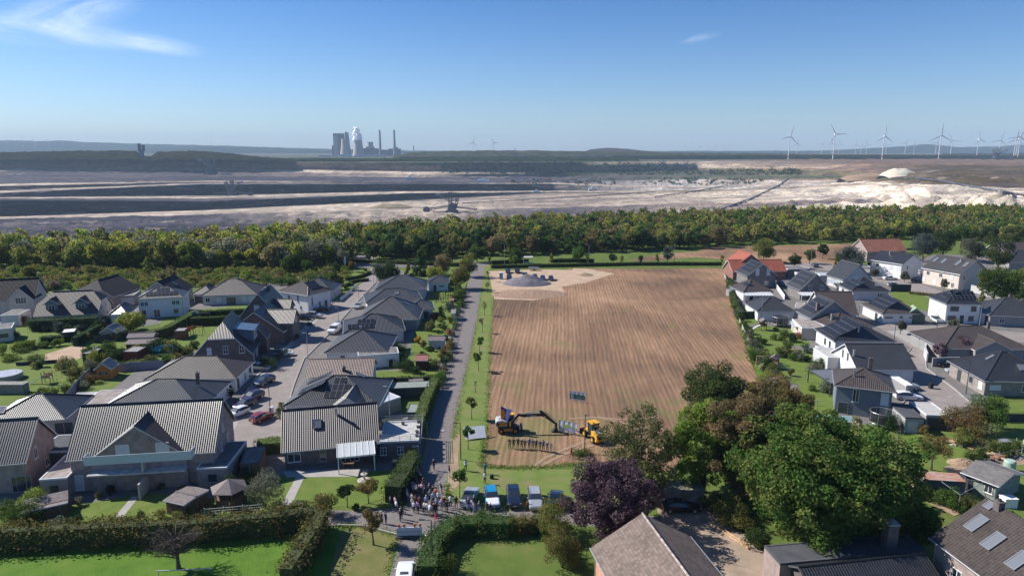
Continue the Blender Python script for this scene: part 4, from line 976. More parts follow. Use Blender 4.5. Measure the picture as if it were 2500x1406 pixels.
# ---- right estate
h,i =house((1788,664),(1922,662),3.0,9.5,634,'gx',B_RED,T_RED,'red brick house with bright red roof and crossing gable next to the field',front='-6,.2,1.2,2,w 5,.9,1.4,1.2',chim=((-1.2,1,1.6,.6),))
cross_gable(h,-1.8,10.5,-1.0,9.5,4.6,8.6,B_RED,T_RED,front='.3,4.2,1.0,1.3',base=0)
mb =MB();mb.bb(-8.5,-4.5,1,6,5.4,5.6);mb.bb(1.5,6.8,1,6,5.6,5.8);mb.bb(-8.2,-4.7,1.2,5.8,2.8,5.4);mb.bb(1.7,6.5,1.2,5.8,2.8,5.6);mb.build('dormer',B_RED,h)
house((1824,674),(1899,673),4.0,10,645,'gy',B_GREY,T_GREY,'grey brick gabled house with two shuttered upper windows in front of the red house',front='-1.6,4.1,1.2,2.2,s 2.1,4.1,1.2,2.2,s 1.6,.9,1.4,1.3',left='0,1,1,1.2',sol=(('l',0,1.5,7,3),))
house((1815,714),(1889,712),2.8,10,682,'hip',W_WHITE,T_TAUPE,'small white bungalow with taupe pyramid roof and veranda beside the field',front='-2,.1,1.2,2.1,d .6,.1,1.2,2.1,d 3,.9,1,1.2,d',sol=(('l',1,2.4,3,1),))
house((1849,760),(1944,760),2.8,11,724,'hip',W_WHITE,T_GREY,'white bungalow with blue-grey pyramid roof behind the trampoline',left='2,.1,1.2,2.1,d',right='0,1,1,1.2')
house((1953,709),(2030,708),3.1,9.5,669,'gy',B_GREY,T_GREY,'grey brick gabled house with steep roof, solar panels and white veranda',front='-1.6,3.2,1.1,1.4,w 2.1,3.2,1.2,1.4,w -1,.1,2.6,2.1,d',sol=(('l',0,1.5,7,3),))
house((2059,684),(2132,682),3.4,10,646,'gy',W_GREYW,T_GREY,'pale grey house with plain steep gable behind the slim lamp post',front='-.6,3.4,1.4,1.1,s',left='0,1,1,1.2')
house((2081,711),(2175,712),2.9,11,677,'hip',W_GREYW,T_DARK,'bungalow with dark hipped roof, two skylights and solar panels beside the black screen fence',front='3.2,.1,2.4,2.1,w',left='-2,.1,1.5,2.1,d',sol=(('l',.5,1.2,7,2),),sky_=(('f',-2.6,2.4,.9,1.0),('f',2.6,2.4,.9,1.0)))
house((2001,766),(2096,768),3.0,11,711,'gx',W_WHITE,T_BROWN,'white house with chestnut brown gabled roof in the middle of the right estate',left='-1,3.5,.9,1.4,d 1,.9,1,1.3')
house((1980,778),(2088,777),3.4,8.5,736,'gy',W_GREY,T_GREY,'grey house with off-centre gable and five large solar panels facing the field',front='2.0,2.2,1.4,1.3,s',left='1,.2,1,2',sol=(('l',0,1.4,6,3),),chim=((-3.4,-2.6,1.8,.7),))
house((2031,801),(2136,797),3.0,11,764,'hip',W_CREAM,T_TAUPE,'cream bungalow with taupe hipped roof and flat solar collector',left='1,.9,1,1.3 -2,.9,1,1.3',sol=(('l',.5,2.6,3,1),),chim=((-3.4,-1.6,.9,.28),))
house((2037,833),(2189,834),3.2,11,790,'hip',W_WHITE,T_DARK,'white house with blue-black hipped roof and flue next to the paved square',left='2.5,.9,1,1.5,d 0,.9,1,1.5,d',sol=(('l',0,.8,8,4),),chim=((-.4,-2.6,1.1,.3),))
house((2092,902),(2241,903),2.9,12,839,'gx',W_WHITE,T_GREY,'white gabled house with long silvery ribbed roof beside the street corner',left='-1.2,3.2,.7,1.6,d 1,3.2,.7,1.6,d -3,.9,1,1.6,d',right='0,.9,1.2,1.2',chim=((-5.2,-2.8,1.1,.3),))
h,i =house((2037,940),(2188,958),5.2,9.5,899,'hip',W_BLUE,T_TAUPE,'blue-grey two-storey cube house with taupe pyramid roof and tall white framed windows',front='-1.2,2.5,1.0,2.3,w 3.2,2.6,1.2,2.1,s 3.2,.1,1.2,2.1,s -3.0,.1,1.6,2.1,d',right='-1.5,3.2,.8,1.6 2,3.2,.8,1.6 0,.9,.8,1.4',chim=((1.2,2.6,1.8,.6),(-1.6,-2.2,.9,.28)))
h,i =house((2404,930),(2590,934),3.0,12.5,858,'hip',B_TAUPE,T_DARK,'brick bungalow with big blue-black hipped roof at the right edge',front='-4.4,1.2,2.0,.9,s 1,.9,1.4,1.2',left='-2.4,.1,1.2,2.2,E 1.5,1,1.2,1.3,d 4.5,.9,1.2,1.4,s',sky_=(('f',1.6,2.8,1.3,1.3),('l',0,4.4,.5,1.4)))
h,i =house((2303,851),(2520,853),2.9,14,795,'hip',W_GREY,T_TAUPE,'wide bungalow with brown-grey hipped roof and satellite dish behind the plum trees',chim=((5.2,1.6,1.1,.5),))
cross_gable(h,0.5,8,-8.4,0,2.95,5.0,W_GREY,T_TAUPE,base=0,name='front_wing')
house((2311,742),(2401,743.5),5.3,9.8,706,'hip',W_WHITE,T_DARK,'white cube house with black pyramid roof and solar panels facing the paved square',front='-2.2,3.3,2.2,1.3,d 2.6,3.3,1.4,1.4,d -2.6,.5,2.2,1.6,d -.1,.1,1,2.1,E 2.2,.7,1.4,1.4,d',left='1,1.6,.4,1.6',sol=(('f',.8,1.6,6,2),('l',.6,1.8,3,2)))
house((2155,766),(2252,766),2.8,11.5,726,'hip',W_WHITE,T_TAUPE,'white bungalow with slit windows and taupe roof carrying pale solar panels',front='-3.2,1.5,2.2,.4,d 3.2,1.5,2.2,.4,d 0,1.5,.8,.6,d',left='2,.1,1.4,2,d',sol=(('l',0,1.0,8,3),))
house((2249,654),(2345,671),5.3,14,628,'gx',W_CREAM,T_SLATE,'long cream two-storey house with four skylights in a slate grey roof',front='-8,3.2,.7,1.3 -4.6,3.2,1.2,1.4 0,3.2,1.2,1.4 4.0,3.2,1,1.6,s -6,.8,1,1.6,s -2,.6,1.2,1.6,s 1.5,.6,1.2,1.6 4.5,.6,1,1.6',right='-4.6,3.2,.9,1.4',sky_=tuple(('f',x,4.2,1.0,2.2) for x in (-5.6,-2.6,2.4,5.2)),chim=((2.6,-1.6,.8,.28),))
house((2122,634),(2204,646),5.3,13.5,616,'gx',W_WHITE,T_DARK,'long white two-storey house with pink ground floor bay and dark slate roof',front='-6.4,3.2,1.4,1.2,d -3.2,3.2,1.2,1.2,d 1.8,3.2,1.2,1.2,s 4.8,3.2,1.4,1.2,s',right='-3,3.2,1,1.3',chim=((-2,-1.6,.8,.28),))
house((2117,615),(2215,612),4.0,11,583,'gx',B_PINKY,T_TERRA,'house with faded terracotta gabled roof half hidden by conifers',left='0,4,1,1.3 -2,1,1,1.2',name='house')
house((2451,614),(2560,614),4.2,11,591,'gx',B_DARK,T_BROWN,'dark brick house with brown roof and two white windows at the far right edge',front='-6,1.6,1,1.2 -3,1.6,1,1.2')
house((2463,640),(2560,642),3.0,11,611,'hip',W_GREY,T_GREY,'bungalow with grey hipped roof behind the big chestnut trees at the right edge')
house((2415,770),(2570,776),2.9,13,726,'hip',W_GREY,T_GREY,'grey bungalow with light grey hipped roof at the right edge beyond the paved square',front='-4,.8,1.2,1.3',chim=((.6,1.0,.9,.6),))
flatbox((2403,766),(2430,765),2.9,6,'open white-framed garage attached to the white cube house',wall=W_GREYW,top=FLATD,front='0,.05,2.4,2.3,E')
flatbox((1940,750),(1962,752),2.7,7,'grey flat-roofed garage right of the blue-grey pyramid roof',wall=W_SAND,top=FLATB,front='0,.05,2.0,2.1,E')
flatbox((1958,800),(2020,802),3.0,9,'flat beige garage block behind the pink flowering shrub',wall=W_SAND,top=FLATB)
flatbox((1925,657),(1978,655),2.8,6,'grey flat-roofed garage right of the bright red roof',wall=B_GREY,top=FLATR)
flatbox((1960,672),(2000,672),2.6,7,'white flat-roofed carport between the grey brick gable and the pale grey gable',wall=W_GREYW,top=FLATR,name='flat_carport',cat='carport')
flatbox((2003,672),(2050,673),2.6,6,'glass-roofed carport with white beams beside the pale grey gable',wall=W_GREY,top=ROOFGLASS,name='flat_carport',cat='carport')
flatbox((2022,872),(2073,872),2.8,7,'white flat-roofed garage in front of the blue-black hipped house',wall=W_GREYW,top=CONC)
flatbox((2211,1018),(2256,1020),2.7,6,'grey wooden garden shed with dark flat roof and pale door',wall=mat('grey_boards',(.33,.34,.34),var=.08),top=FLATD,name='garden_shed',cat='shed',front='-.2,.05,1.6,1.9,G')
flatbox((2262,1012),(2320,1014),2.6,6,'open carport with pale corrugated roof right of the grey garden shed',wall=W_GREY,top=mat('fibre_cement',(.42,.41,.39),var=.08),name='flat_carport',cat='carport',front='0,.05,3,2,E')
flatbox((2213,940),(2230,940),2.6,5,'small white carport roof above the silver cars',wall=W_GREY,top=WHITE,name='flat_carport',cat='carport')
# ---- foreground farm roofs
A_,B_ =P(1441.5,1336.3,4.5),P(1685,1308.4,4.5)
house(A_,B_,4.5,-22,1252,'gy',mat('barn_wall',(.52,.27,.18),var=.1),T_OLD,'old barn with weathered grey-brown tiled roof and salmon side wall',name='barn',cat='barn',fas=mat('fascia_old',(.22,.19,.17),var=.2),ridgecap=mat('ridge_lichen',(.34,.29,.26),var=.3))
house((42.8,63.6,6.0),(54.6,65.4,6.0),6.0,-20,1215,'gy',B_PINKY,T_TAUPE,'farmhouse with steep taupe roof and three skylights in the bottom right corner',name='farmhouse',cat='farmhouse',chim=((-.2,8.2,.7,.7),),
      left='-6.5,2.8,1.1,1.8,w -1.5,2.8,1.1,1.8,w',sky_=(('l',-8.2,3.2,1.0,2.0),('l',-5.6,2.6,1.0,2.0),('l',-2.6,2.4,1.0,2.0),('l',-9.0,6.2,.7,.8)),fas=FASD)
house((28.7,56.6,2.9),(42.6,58.9,2.9),2.9,7.4,1366,'gx',B_DARK,T_DARK,'low outbuilding with glossy anthracite pantile roof in front of the farmhouse',name='outbuilding',cat='outbuilding',fas=FASD,zr=4.9)
flatbox((1905,1374),(2262,1343),4.2,3.2,'long flat felt roof behind the pantile roof at the bottom',wall=B_PINKY,top=FLATD,name='flat_annexe',cat='annexe',rimcol=FASD)
c_ =P(2167,1352,3.4)
ch =thing('brick_chimney','tall free-standing brick chimney between the walnut tree and the pantile roof','chimney',(c_.x,c_.y,0))
mb =MB();mb.bb(-.55,.55,-.6,.6,0,7.0);mb.build('shaft',B_DARK,ch)
mb =MB();mb.bb(-.62,.62,-.67,.67,7.0,7.12);mb.bb(-.25,.25,-.28,.28,7.121,7.2);mb.build('cap',CONC,ch)
# ================================================================ vegetation
LEAF =leafmat('foliage',.5)
PALS =dict(
 sage=[(.085,.105,.04),(.115,.13,.05),(.07,.085,.032),(.14,.14,.06)],
 olive=[(.12,.13,.035),(.155,.15,.04),(.085,.10,.03),(.19,.165,.055)],
 green=[(.045,.085,.02),(.07,.115,.025),(.035,.06,.018),(.10,.14,.03)],
 dark=[(.03,.055,.022),(.045,.075,.025),(.022,.04,.018),(.06,.085,.03)],
 yellow=[(.19,.19,.035),(.15,.165,.03),(.11,.13,.03),(.24,.22,.045)],
 lime=[(.13,.17,.03),(.17,.19,.035),(.09,.13,.025),(.20,.20,.05)],
 brown=[(.15,.115,.055),(.12,.10,.045),(.095,.09,.04),(.18,.13,.07)],
 rust=[(.15,.09,.04),(.12,.09,.038),(.09,.085,.03),(.19,.12,.05)],
 purple=[(.075,.045,.062),(.10,.062,.08),(.05,.032,.045),(.14,.095,.11)],
 blue=[(.06,.085,.075),(.085,.11,.095),(.045,.065,.055),(.11,.13,.11)],
 grey=[(.095,.105,.07),(.125,.13,.09),(.07,.08,.05),(.16,.155,.11)],
 walnut=[(.045,.09,.018),(.062,.11,.024),(.034,.065,.015),(.10,.13,.032),(.12,.125,.036)],
 beech=[(.08,.095,.03),(.16,.11,.045),(.055,.07,.025),(.16,.12,.05),(.15,.15,.045)],
 mix=[(.11,.12,.04),(.08,.10,.03),(.14,.13,.05),(.06,.075,.028),(.16,.15,.07)],
 golden=[(.42,.22,.02),(.34,.17,.02),(.22,.14,.02)],
 pink=[(.35,.12,.10),(.25,.10,.08),(.14,.10,.05)],
 red=[(.14,.035,.03),(.20,.05,.04),(.09,.03,.025)],
 hedge=[(.05,.075,.02),(.07,.10,.028),(.04,.055,.018)],
 hedgeb=[(.10,.14,.04),(.13,.18,.05),(.075,.105,.03)],
 pampas=[(.42,.34,.24),(.34,.28,.18),(.12,.14,.06)],
 conif=[(.04,.075,.025),(.065,.095,.03),(.05,.08,.028),(.09,.09,.035)])
def leaves(C,N,size,pal,rng,clump=None,flat=.35):
 """quads at points C facing roughly N"""
 n =len(C)
 N =N + rng.normal(0,.75,(n,3));N[:,2] += flat
 N /= np.linalg.norm(N,axis=1,keepdims=True) + 1e-9
 a =np.cross(N,rng.normal(0,1,(n,3)));a /= np.linalg.norm(a,axis=1,keepdims=True) + 1e-9
 b_ =np.cross(N,a)
 s =size * rng.uniform(.55,1.25,(n,1));a =a * s;b_ =b_ * s * .7
 V =np.stack([C - a,C - b_ * .9,C + a,C + b_],1).reshape(-1,3)
 F =np.arange(4 * n).reshape(n,4)
 pal =np.array(pal) * 1.35
 if clump is None:k =rng.integers(0,len(pal),n)
 else:k =np.where(rng.random(n) < .55,clump % len(pal),rng.integers(0,len(pal),n))
 col =pal[k] * rng.uniform(.75,1.3,(n,1))
 return V,F,np.repeat(col,4,0)
def blobs(shape,Rr,H0,H1,nb,rng,bs=1.0):
 out =[];ph =rng.uniform(0,6)
 Hc =(H0 + H1) / 2;hz =(H1 - H0) / 2
 for i in range(nb):
  d =rng.normal(0,1,3);d /= np.linalg.norm(d)
  q =rng.uniform(.25,1) ** .5 * (1 + .16 * math.sin(3 * math.atan2(d[1],d[0]) + ph) + .10 * math.sin(5 * math.atan2(d[1],d[0]) + 4 * d[2] + 2 * ph))
  if shape == 'round':p =np.array([d[0] * Rr * q * (.75 + .18 * (1 - bs)),d[1] * Rr * q * (.75 + .18 * (1 - bs)),Hc + d[2] * hz * q * (.78 + .16 * (1 - bs))]);r =Rr * rng.uniform(.22,.40) * bs
  elif shape == 'oval':p =np.array([d[0] * Rr * q * .7,d[1] * Rr * q * .7,Hc + d[2] * hz * q * .85]);r =Rr * rng.uniform(.28,.45)
  else:
   t =rng.uniform(0,1) ** .8;z =H0 + (H1 - H0) * t
   rr =Rr * ((1 - t) ** .8 if shape == 'cone' else (1 - t ** 3) * .9) * q
   an =rng.uniform(0,2 * math.pi);p =np.array([math.cos(an) * rr * .8,math.sin(an) * rr * .8,z]);r =max(.12 * Rr,Rr * .33 * (1 - t * .75))
  out.append((p,r))
 return out
def crown_arrays(shape,Rr,H0,H1,nb,nl,size,pal,seed,fill=.35,flat=.35,bs=1.0):
 rng =np.random.default_rng(seed)
 bl =blobs(shape,Rr,H0,H1,nb,rng,bs)
 P_ =np.array([b[0] for b in bl]);r_ =np.array([b[1] for b in bl])
 w_ =r_ ** 2 / np.sum(r_ ** 2)
 k =rng.choice(len(bl),nl,p=w_)
 d =rng.normal(0,1,(nl,3));d /= np.linalg.norm(d,axis=1,keepdims=True)
 rad =r_[k] * rng.uniform(fill,1.08,nl) ** .5
 C =P_[k] + d * rad[:,None] * np.array([1,1,.85])
 return leaves(C,d,size,pal,rng,clump=k,flat=flat)
def trunk_mb(H,r,Rr,nl,seed,H0=None,twigs=0,lean=0):
 rng =random.Random(seed);mb =MB();H0 =H0 or H * .35
 pts =[(0,0,-.1)];rad =[r * 1.25]
 n =6;x =y =0
 for i in range(1,n + 1):
  t =i / n;x += rng.uniform(-.04,.04) * H * .4 + lean;y += rng.uniform(-.04,.04) * H * .4
  pts.append((x,y,H * .9 * t));rad.append(r * (1 - t * .85))
 mb.ring(pts,rad,7)
 ends =[]
 for i in range(nl):
  t =rng.uniform(H0 / H * .8,.75);b =Vector(pts[0]).lerp(Vector(pts[-1]),t);j =min(n - 1,int(t * n));b =Vector(pts[j]).lerp(Vector(pts[j + 1]),t * n - j)
  an =rng.uniform(0,6.28);L =Rr * rng.uniform(.45,.72)
  e =b + Vector((math.cos(an) * L,math.sin(an) * L,min(L * rng.uniform(.35,.9),H * .88 - b.z)))
  m =b.lerp(e,.5) + Vector((0,0,L * .08))
  mb.ring([b,m,e],[r * .42 * (1 - t * .5),r * .25,r * .06],5);ends += [m,e]
  for k in range(twigs):
   s_ =b.lerp(e,rng.uniform(.3,1));q =s_ + Vector((rng.uniform(-1,1),rng.uniform(-1,1),rng.uniform(-.2,.9))) * L * .38
   mb.ring([s_,q],[r * .09,r * .02],3)
 return mb
def cmesh(name,arr,parent=None,link=True,m=None):
 return npmesh(name,arr[0],arr[1],m or LEAF,col=arr[2],parent=parent,link=link)
def tree(name,label,cat,px,py,H,Rr,pal,shape='round',nb=40,nl=4000,size=.16,H0=None,r=None,limbs=7,seed=1,group=None,twigs=0,fill=.35,flat=.35,loc=None,lean=0,bs=1.0):
 p =P(px,py) if loc is None else Vector(loc)
 H0 =H * .28 if H0 is None else H0
 root =thing(name,label,cat,(p.x,p.y,0),rnd.uniform(0,6.28),group)
 trunk_mb(H,r or max(.05,H * .022),Rr,limbs,seed,H0,twigs,lean).build('trunk',BARK,root)
 cmesh('crown',crown_arrays(shape,Rr,H0,H,nb,nl,size,PALS[pal] if isinstance(pal,str) else pal,seed,fill,flat,bs),root)
 return root
def bush(px,py,Rr,H,pal,label,name='shrub',cat='shrub',seed=None,shape='oval',nl=None,size=.09,group=None,stems=True,nb=16):
 p =P(px,py);seed =seed or int(px * 7 + py)
 root =thing(name,label,cat,(p.x,p.y,0),0,group)
 d =depth(px,py)
 size =max(size,.16 * d / 200)
 nl =nl or int(min(5000,3.2 * (Rr * Rr * 4 + Rr * H * 5) / size ** 2 * .16)) + 120
 cmesh('foliage',crown_arrays(shape,Rr,.05,H,nb,nl,size,PALS[pal],seed,.3),root)
 if stems:
  mb =MB()
  for k in range(5):mb.ring([(0,0,-.05),(math.cos(k * 1.3) * Rr * .45,math.sin(k * 1.3) * Rr * .45,H * .7)],[.05,.015],4)
  mb.build('stem',BARK,root)
 return root
def hedge(pts,wd,ht,pal,label,size=.09,dens=1.0,seed=3,name='hedge',rough=.12,group=None,top=None):
 """clipped hedge along pixel points on the ground"""
 rng =np.random.default_rng(seed)
 Q =[P(*p) for p in pts]
 root =thing(name,label,'hedge',tuple(Q[0]),0,group)
 Cs =[];Ns =[]
 core =MB()
 for a,b_ in zip(Q[:-1],Q[1:]):
  a =a - Q[0];b_ =b_ - Q[0]
  u =b_ - a;L =u.length
  if L < .05:continue
  u.normalize();n_ =Vector((-u.y,u.x,0))
  area =L * (ht * 2 + wd)
  n =int(area / size ** 2 * .55 * dens)
  s =rng.uniform(-wd / 4,L + wd / 4,n)
  k =rng.random(n) * (2 * ht + wd)
  x =np.where(k < ht,-wd / 2,np.where(k < 2 * ht,wd / 2,k - 2 * ht - wd / 2))
  z =np.where(k < ht,k,np.where(k < 2 * ht,k - ht,ht))
  nx =np.where(k < ht,-1.0,np.where(k < 2 * ht,1.0,0.0));nz =np.where(k < 2 * ht,0.0,1.0)
  lump =(fbm(s + a.x * 3,z * 2 + x,1.1,seed,3) - .5) * rough * 4
  j =rng.normal(0,rough * .6,n)
  x =x + nx * (lump + j);z =np.maximum(.02,z + nz * (lump + j) - (np.abs(nx)) * 0)
  Cs.append(np.stack([a.x + u.x * s + n_.x * x,a.y + u.y * s + n_.y * x,z],1))
  Ns.append(np.stack([n_.x * nx,n_.y * nx,nz],1))
  w2 =wd / 2 - rough * .8;h2 =ht - rough * .8
  if w2 > .05:
   core.extr([tuple(a - n_ * w2),tuple(a + n_ * w2),tuple(a + n_ * w2 + Vector((0,0,h2))),tuple(a - n_ * w2 + Vector((0,0,h2)))],(0,0,0),u * L)
 C =np.concatenate(Cs);N =np.concatenate(Ns)
 cmesh('foliage',leaves(C,N,size,PALS[pal],rng,clump=(fbm(C[:,0],C[:,1] + C[:,2],.9,seed,2) * 9).astype(int),flat=.2),root)
 c0 =PALS[pal][2]
 if core.v:core.build('branch_core',mat('core_' + pal,tuple(x * .9 for x in c0),rough=1,var=.2,scale=4),root)
 return root
# ---- prototypes of belt trees
BP =[]
for i,(pl,sh) in enumerate([('olive','round'),('yellow','oval'),('green','round'),('dark','round'),('brown','oval'),('mix','round'),('lime','oval'),('olive','oval'),('dark','oval'),('brown','round'),('grey','oval'),('lime','round')]):
 tm =trunk_mb(8,.16,3.0,5,50 + i,2.5).build('trunk',BARK,link=False)
 cm =cmesh('crown',crown_arrays(sh,3.1,1.0,8,34,750 if pl == 'grey' else 1500,.32,np.array(PALS[pl]) * 1.2,90 + i,.3,bs=.8),link=False)
 BP.append((pl,tm,cm))
BNAME =dict(grey='thin greyish tree',olive='olive green tree',yellow='yellowing tree',green='mid green tree',dark='dark green tree',brown='brownish autumn tree',mix='mottled green and brown tree',lime='light green tree')
BPX =np.array([-900,0,500,1000,1350,1700,2100,2500,3400],float);BRIM =np.array([305,308,330,385,420,455,470,490,490],float)
BFX =np.array([-900,0,700,845,900,1150,1400,1600,1850,2100,2250,2400,3400],float);BFY =np.array([655,655,662,655,640,625,620,612,598,590,585,590,590],float)
cand =[]
rr_ =random.Random(5)
Y =215.0
while Y < 480:
 X =-330 + rr_.uniform(0,5)
 while X < 420:
  x =X + rr_.uniform(-1.8,1.8);y =Y + rr_.uniform(-1.8,1.8)
  v_ =(SP * CAMH * 0 + 0)
  # pixel of ground point
  zc =y * CP + CAMH * SP;yc =-y * SP + CAMH * CP
  px_ =1250 + FPX * x / zc;py_ =703 + FPX * yc / zc
  if -60 < px_ < 2560 and y < np.interp(px_,BPX,BRIM) - 6 and py_ < np.interp(px_,BFX,BFY):
   gap =858 < px_ < 896 and py_ > 612      # track into the wood
   if not gap:cand.append((y,x,y,px_,py_))
  X += 4.6
 Y += 4.4
cand.sort()
nl_ =0;nr_ =0;rest =[];NB ={}
LMK =[(-99,'the arched gable house'),(150,'the brown dormer house'),(300,'the white solar house'),(440,'the wide taupe bungalow'),(560,'the long hedge gardens'),(680,'the picket fence bungalow'),(800,'the dark spruce'),(905,'the turning place'),(1010,'the last bungalows'),(1120,'the footpath end'),(1220,'the bus shelter'),
       (1330,'the far hedge lamp'),(1450,'the small round trees'),(1560,'the grey-green tree'),(1700,'the field corner'),(1800,'the red brick house'),(1920,'the curved lamp'),(2040,'the blue-grey cedar'),(2160,'the terracotta roof'),(2270,'the silvery cedar'),(2380,'the tall pine'),(2460,'the far right houses')]
sel =[]
for (_,x,y,px_,py_) in cand:
 left =px_ < 860
 # what the wood's front rows and its skyline show are separate trees
 front =py_ > np.interp(px_,BFX,BFY) - 26
 sky_edge =y > np.interp(px_,BPX,BRIM) - 14
 if (front or (sky_edge and rr_.random() < .4)) and (nl_ < 105 if left else nr_ < 185):
  if left:nl_ += 1
  else:nr_ += 1
  sel.append((px_,x,y,left,front))
 else:rest.append((x,y,left))
sel.sort(key=lambda c:c[0])
ORD ='first second third fourth fifth sixth seventh eighth ninth tenth eleventh twelfth thirteenth fourteenth fifteenth sixteenth seventeenth eighteenth nineteenth twentieth'.split()
for (px_,x,y,left,front) in sel:
 pick =rr_.choice([0,1,4,5,6,7,6,1,10,10,11]) if left else rr_.choice([3,3,8,2,0,5,8,3,4,7] if front else [0,1,2,5,7,9,3,4,6,10,11])
 pl,tm,cm =BP[pick]
 s_ =rr_.uniform(.58,1.28) * (1.2 if left else 1.02)
 lm =[b_ for a,b_ in LMK if px_ >= a][-1];row ='front row' if front else 'skyline';key =(pl,lm,row)
 NB[key] =NB.get(key,0) + 1
 t_ =thing('belt_tree','%s, wood %s above %s, %s from left' % (BNAME[pl],row,lm,ORD[NB[key] - 1]),'tree',(x,y,0),rr_.uniform(0,6.28),'trees of the wooded belt ' + ('on the left' if left else 'on the right'))
 t_.scale =(s_ * rr_.uniform(.9,1.25),s_ * rr_.uniform(.9,1.25),s_)
 for nm,me in (('trunk',tm),('crown',cm)):
  o =bpy.data.objects.new(nm,me);COL.objects.link(o);o.parent =t_
Vs =[];Fs =[];Cs =[];off =0
rng_ =np.random.default_rng(9)
arrs =[crown_arrays('round' if i % 2 else 'oval',3.1,.6,8,16,330,.5,PALS[pl],300 + i,.4) for i,pl in enumerate(['olive','yellow','green','dark','brown','mix','lime','olive','grey','mix','lime','green'])]
for (x,y,left) in rest:
 a =arrs[rng_.choice([0,1,4,5,6,7,8,9,10,3]) if left else rng_.choice([0,2,3,5,7,9,1,4,11,0])]
 s_ =rng_.uniform(.55,1.25) * (1.15 if left else 1.0);an =rng_.uniform(0,6.28);c_,s2 =math.cos(an),math.sin(an)
 v =a[0] * s_;v =np.stack([v[:,0] * c_ - v[:,1] * s2 + x,v[:,0] * s2 + v[:,1] * c_ + y,v[:,2]],1)
 Vs.append(v);Fs.append(a[1] + off);off += len(v);Cs.append(a[2] * rng_.uniform(1.0,1.7))
tag(npmesh('wood',np.concatenate(Vs),np.concatenate(Fs),LEAF,col=np.concatenate(Cs)),'dense interior of the wooded belt in front of the open pit',kind='stuff')
# ---- low scrub between the left estate and the wood
Vs =[];Fs =[];Cs =[];off =0
arrs =[crown_arrays('oval',1.9,0,2.1,9,260,.24,PALS[pl],400 + i,.4) for i,pl in enumerate(['mix','yellow','green','olive','brown','lime','rust'])]
for k in range(680):
 px_ =rng_.uniform(-40,850);t =rng_.random()
 lo =np.interp(px_,[0,200,500,700,850],[716,712,702,698,690]);hi =np.interp(px_,[0,500,850],[652,657,652])
 py_ =hi + (lo - hi) * t;p =P(px_,py_)
 a =arrs[rng_.choice([0,0,1,2,3,3,4,5,6])];s_ =rng_.uniform(.6,1.3)
 v =a[0] * s_ + np.array([p.x,p.y,0]);Vs.append(v);Fs.append(a[1] + off);off += len(v);Cs.append(a[2] * rng_.uniform(1.0,1.5))
tag(npmesh('scrub',np.concatenate(Vs),np.concatenate(Fs),LEAF,col=np.concatenate(Cs)),'tangled low scrub behind the left estate',kind='stuff')
# ---- single big trees, foreground right
tree('willow_tree','tall sparse olive tree with visible limbs in front of the ploughed field','tree',1562,1222,13.6,5.8,'sage',nb=170,bs=0.45,nl=15000,size=.14,H0=1.2,limbs=16,twigs=7,seed=21,fill=.15,r=.24)
tree('purple_plum_tree','dense dark purple-leaved tree behind the old barn','tree',1486,1318,10.2,5.9,'purple',nb=120,bs=0.55,nl=30000,size=0.15,H0=.9,seed=22,r=.22)
tree('purple_plum_tree','small purple-leaved tree between the big purple crown and the steel container','tree',1580,1262,5.2,2.3,'purple',nb=24,nl=3500,size=.13,H0=.8,seed=23)
tree('redwood_tree','dark conifer-like evergreen with billowing clumps standing above the field edge','tree',1738,1085,13.5,5.0,'conif',nb=150,bs=.8,nl=36000,size=.16,H0=1.5,seed=24,r=.35)
tree('lime_tree','light green broad tree between the sparse olive tree and the russet birch','tree',1716,1200,13.4,5.8,'lime',nb=130,bs=0.5,nl=30000,size=0.16,H0=1.2,seed=25,r=.25)
tree('weeping_birch','big russet brown weeping tree in the middle of the right-hand grove','tree',1815,1215,16.0,7.4,'brown',nb=200,bs=0.4,nl=52000,size=0.15,H0=1.0,seed=26,limbs=14,twigs=6,fill=.2,r=.3)
tree('beech_tree','round rust brown tree at the back of the grove beside the lawn','tree',1885,1085,11.5,6.2,'rust',nb=120,bs=0.5,nl=28000,size=0.15,H0=1.0,seed=27,r=.25)
tree('walnut_tree','huge glossy green broad-crowned tree left of the farmhouse','tree',1990,1325,15.6,10.8,'walnut',nb=420,bs=0.38,nl=95000,size=0.19,H0=1.2,seed=28,limbs=16,r=.45)
tree('walnut_tree','lower dark green tree between the huge crown and the brick chimney','tree',2165,1330,8.6,5.8,'walnut',nb=130,bs=0.45,nl=26000,size=0.17,H0=.4,seed=29)
tree('walnut_tree','green and yellow tree forming the upper edge of the big grove','tree',1975,1190,11.0,6.8,'walnut',nb=150,bs=0.45,nl=30000,size=0.17,H0=.8,seed=30)
tree('fruit_tree','small russet fruit tree standing alone on the right lawn','tree',2273,1147,5.0,2.5,'rust',nb=26,nl=2600,size=.13,H0=2.0,seed=31,limbs=8,r=.16,fill=.2)
tree('fruit_tree','orange-green fruit tree beside the wooden frame in the right garden','tree',2352,1062,5.4,3.6,'rust',nb=34,nl=5200,size=.13,H0=.6,seed=32)
tree('maple_tree','taller green round tree touching the orange-green fruit tree','tree',2410,1050,6.4,3.4,'walnut',nb=36,nl=5600,size=.13,H0=.6,seed=33)
tree('pruned_tree','nearly leafless pollarded tree with forked stump branches on the right lawn','tree',2187,1108,4.2,1.2,'grey',nb=8,nl=90,size=.1,H0=2.2,seed=34,limbs=7,twigs=2,r=.13)
tree('bare_tree','leafless dome-shaped tree with fine brown twigs on the lower left meadow','tree',436,1388,5.2,4.1,'brown',nb=14,nl=60,size=.05,H0=1.6,seed=35,limbs=44,twigs=16,r=.24)
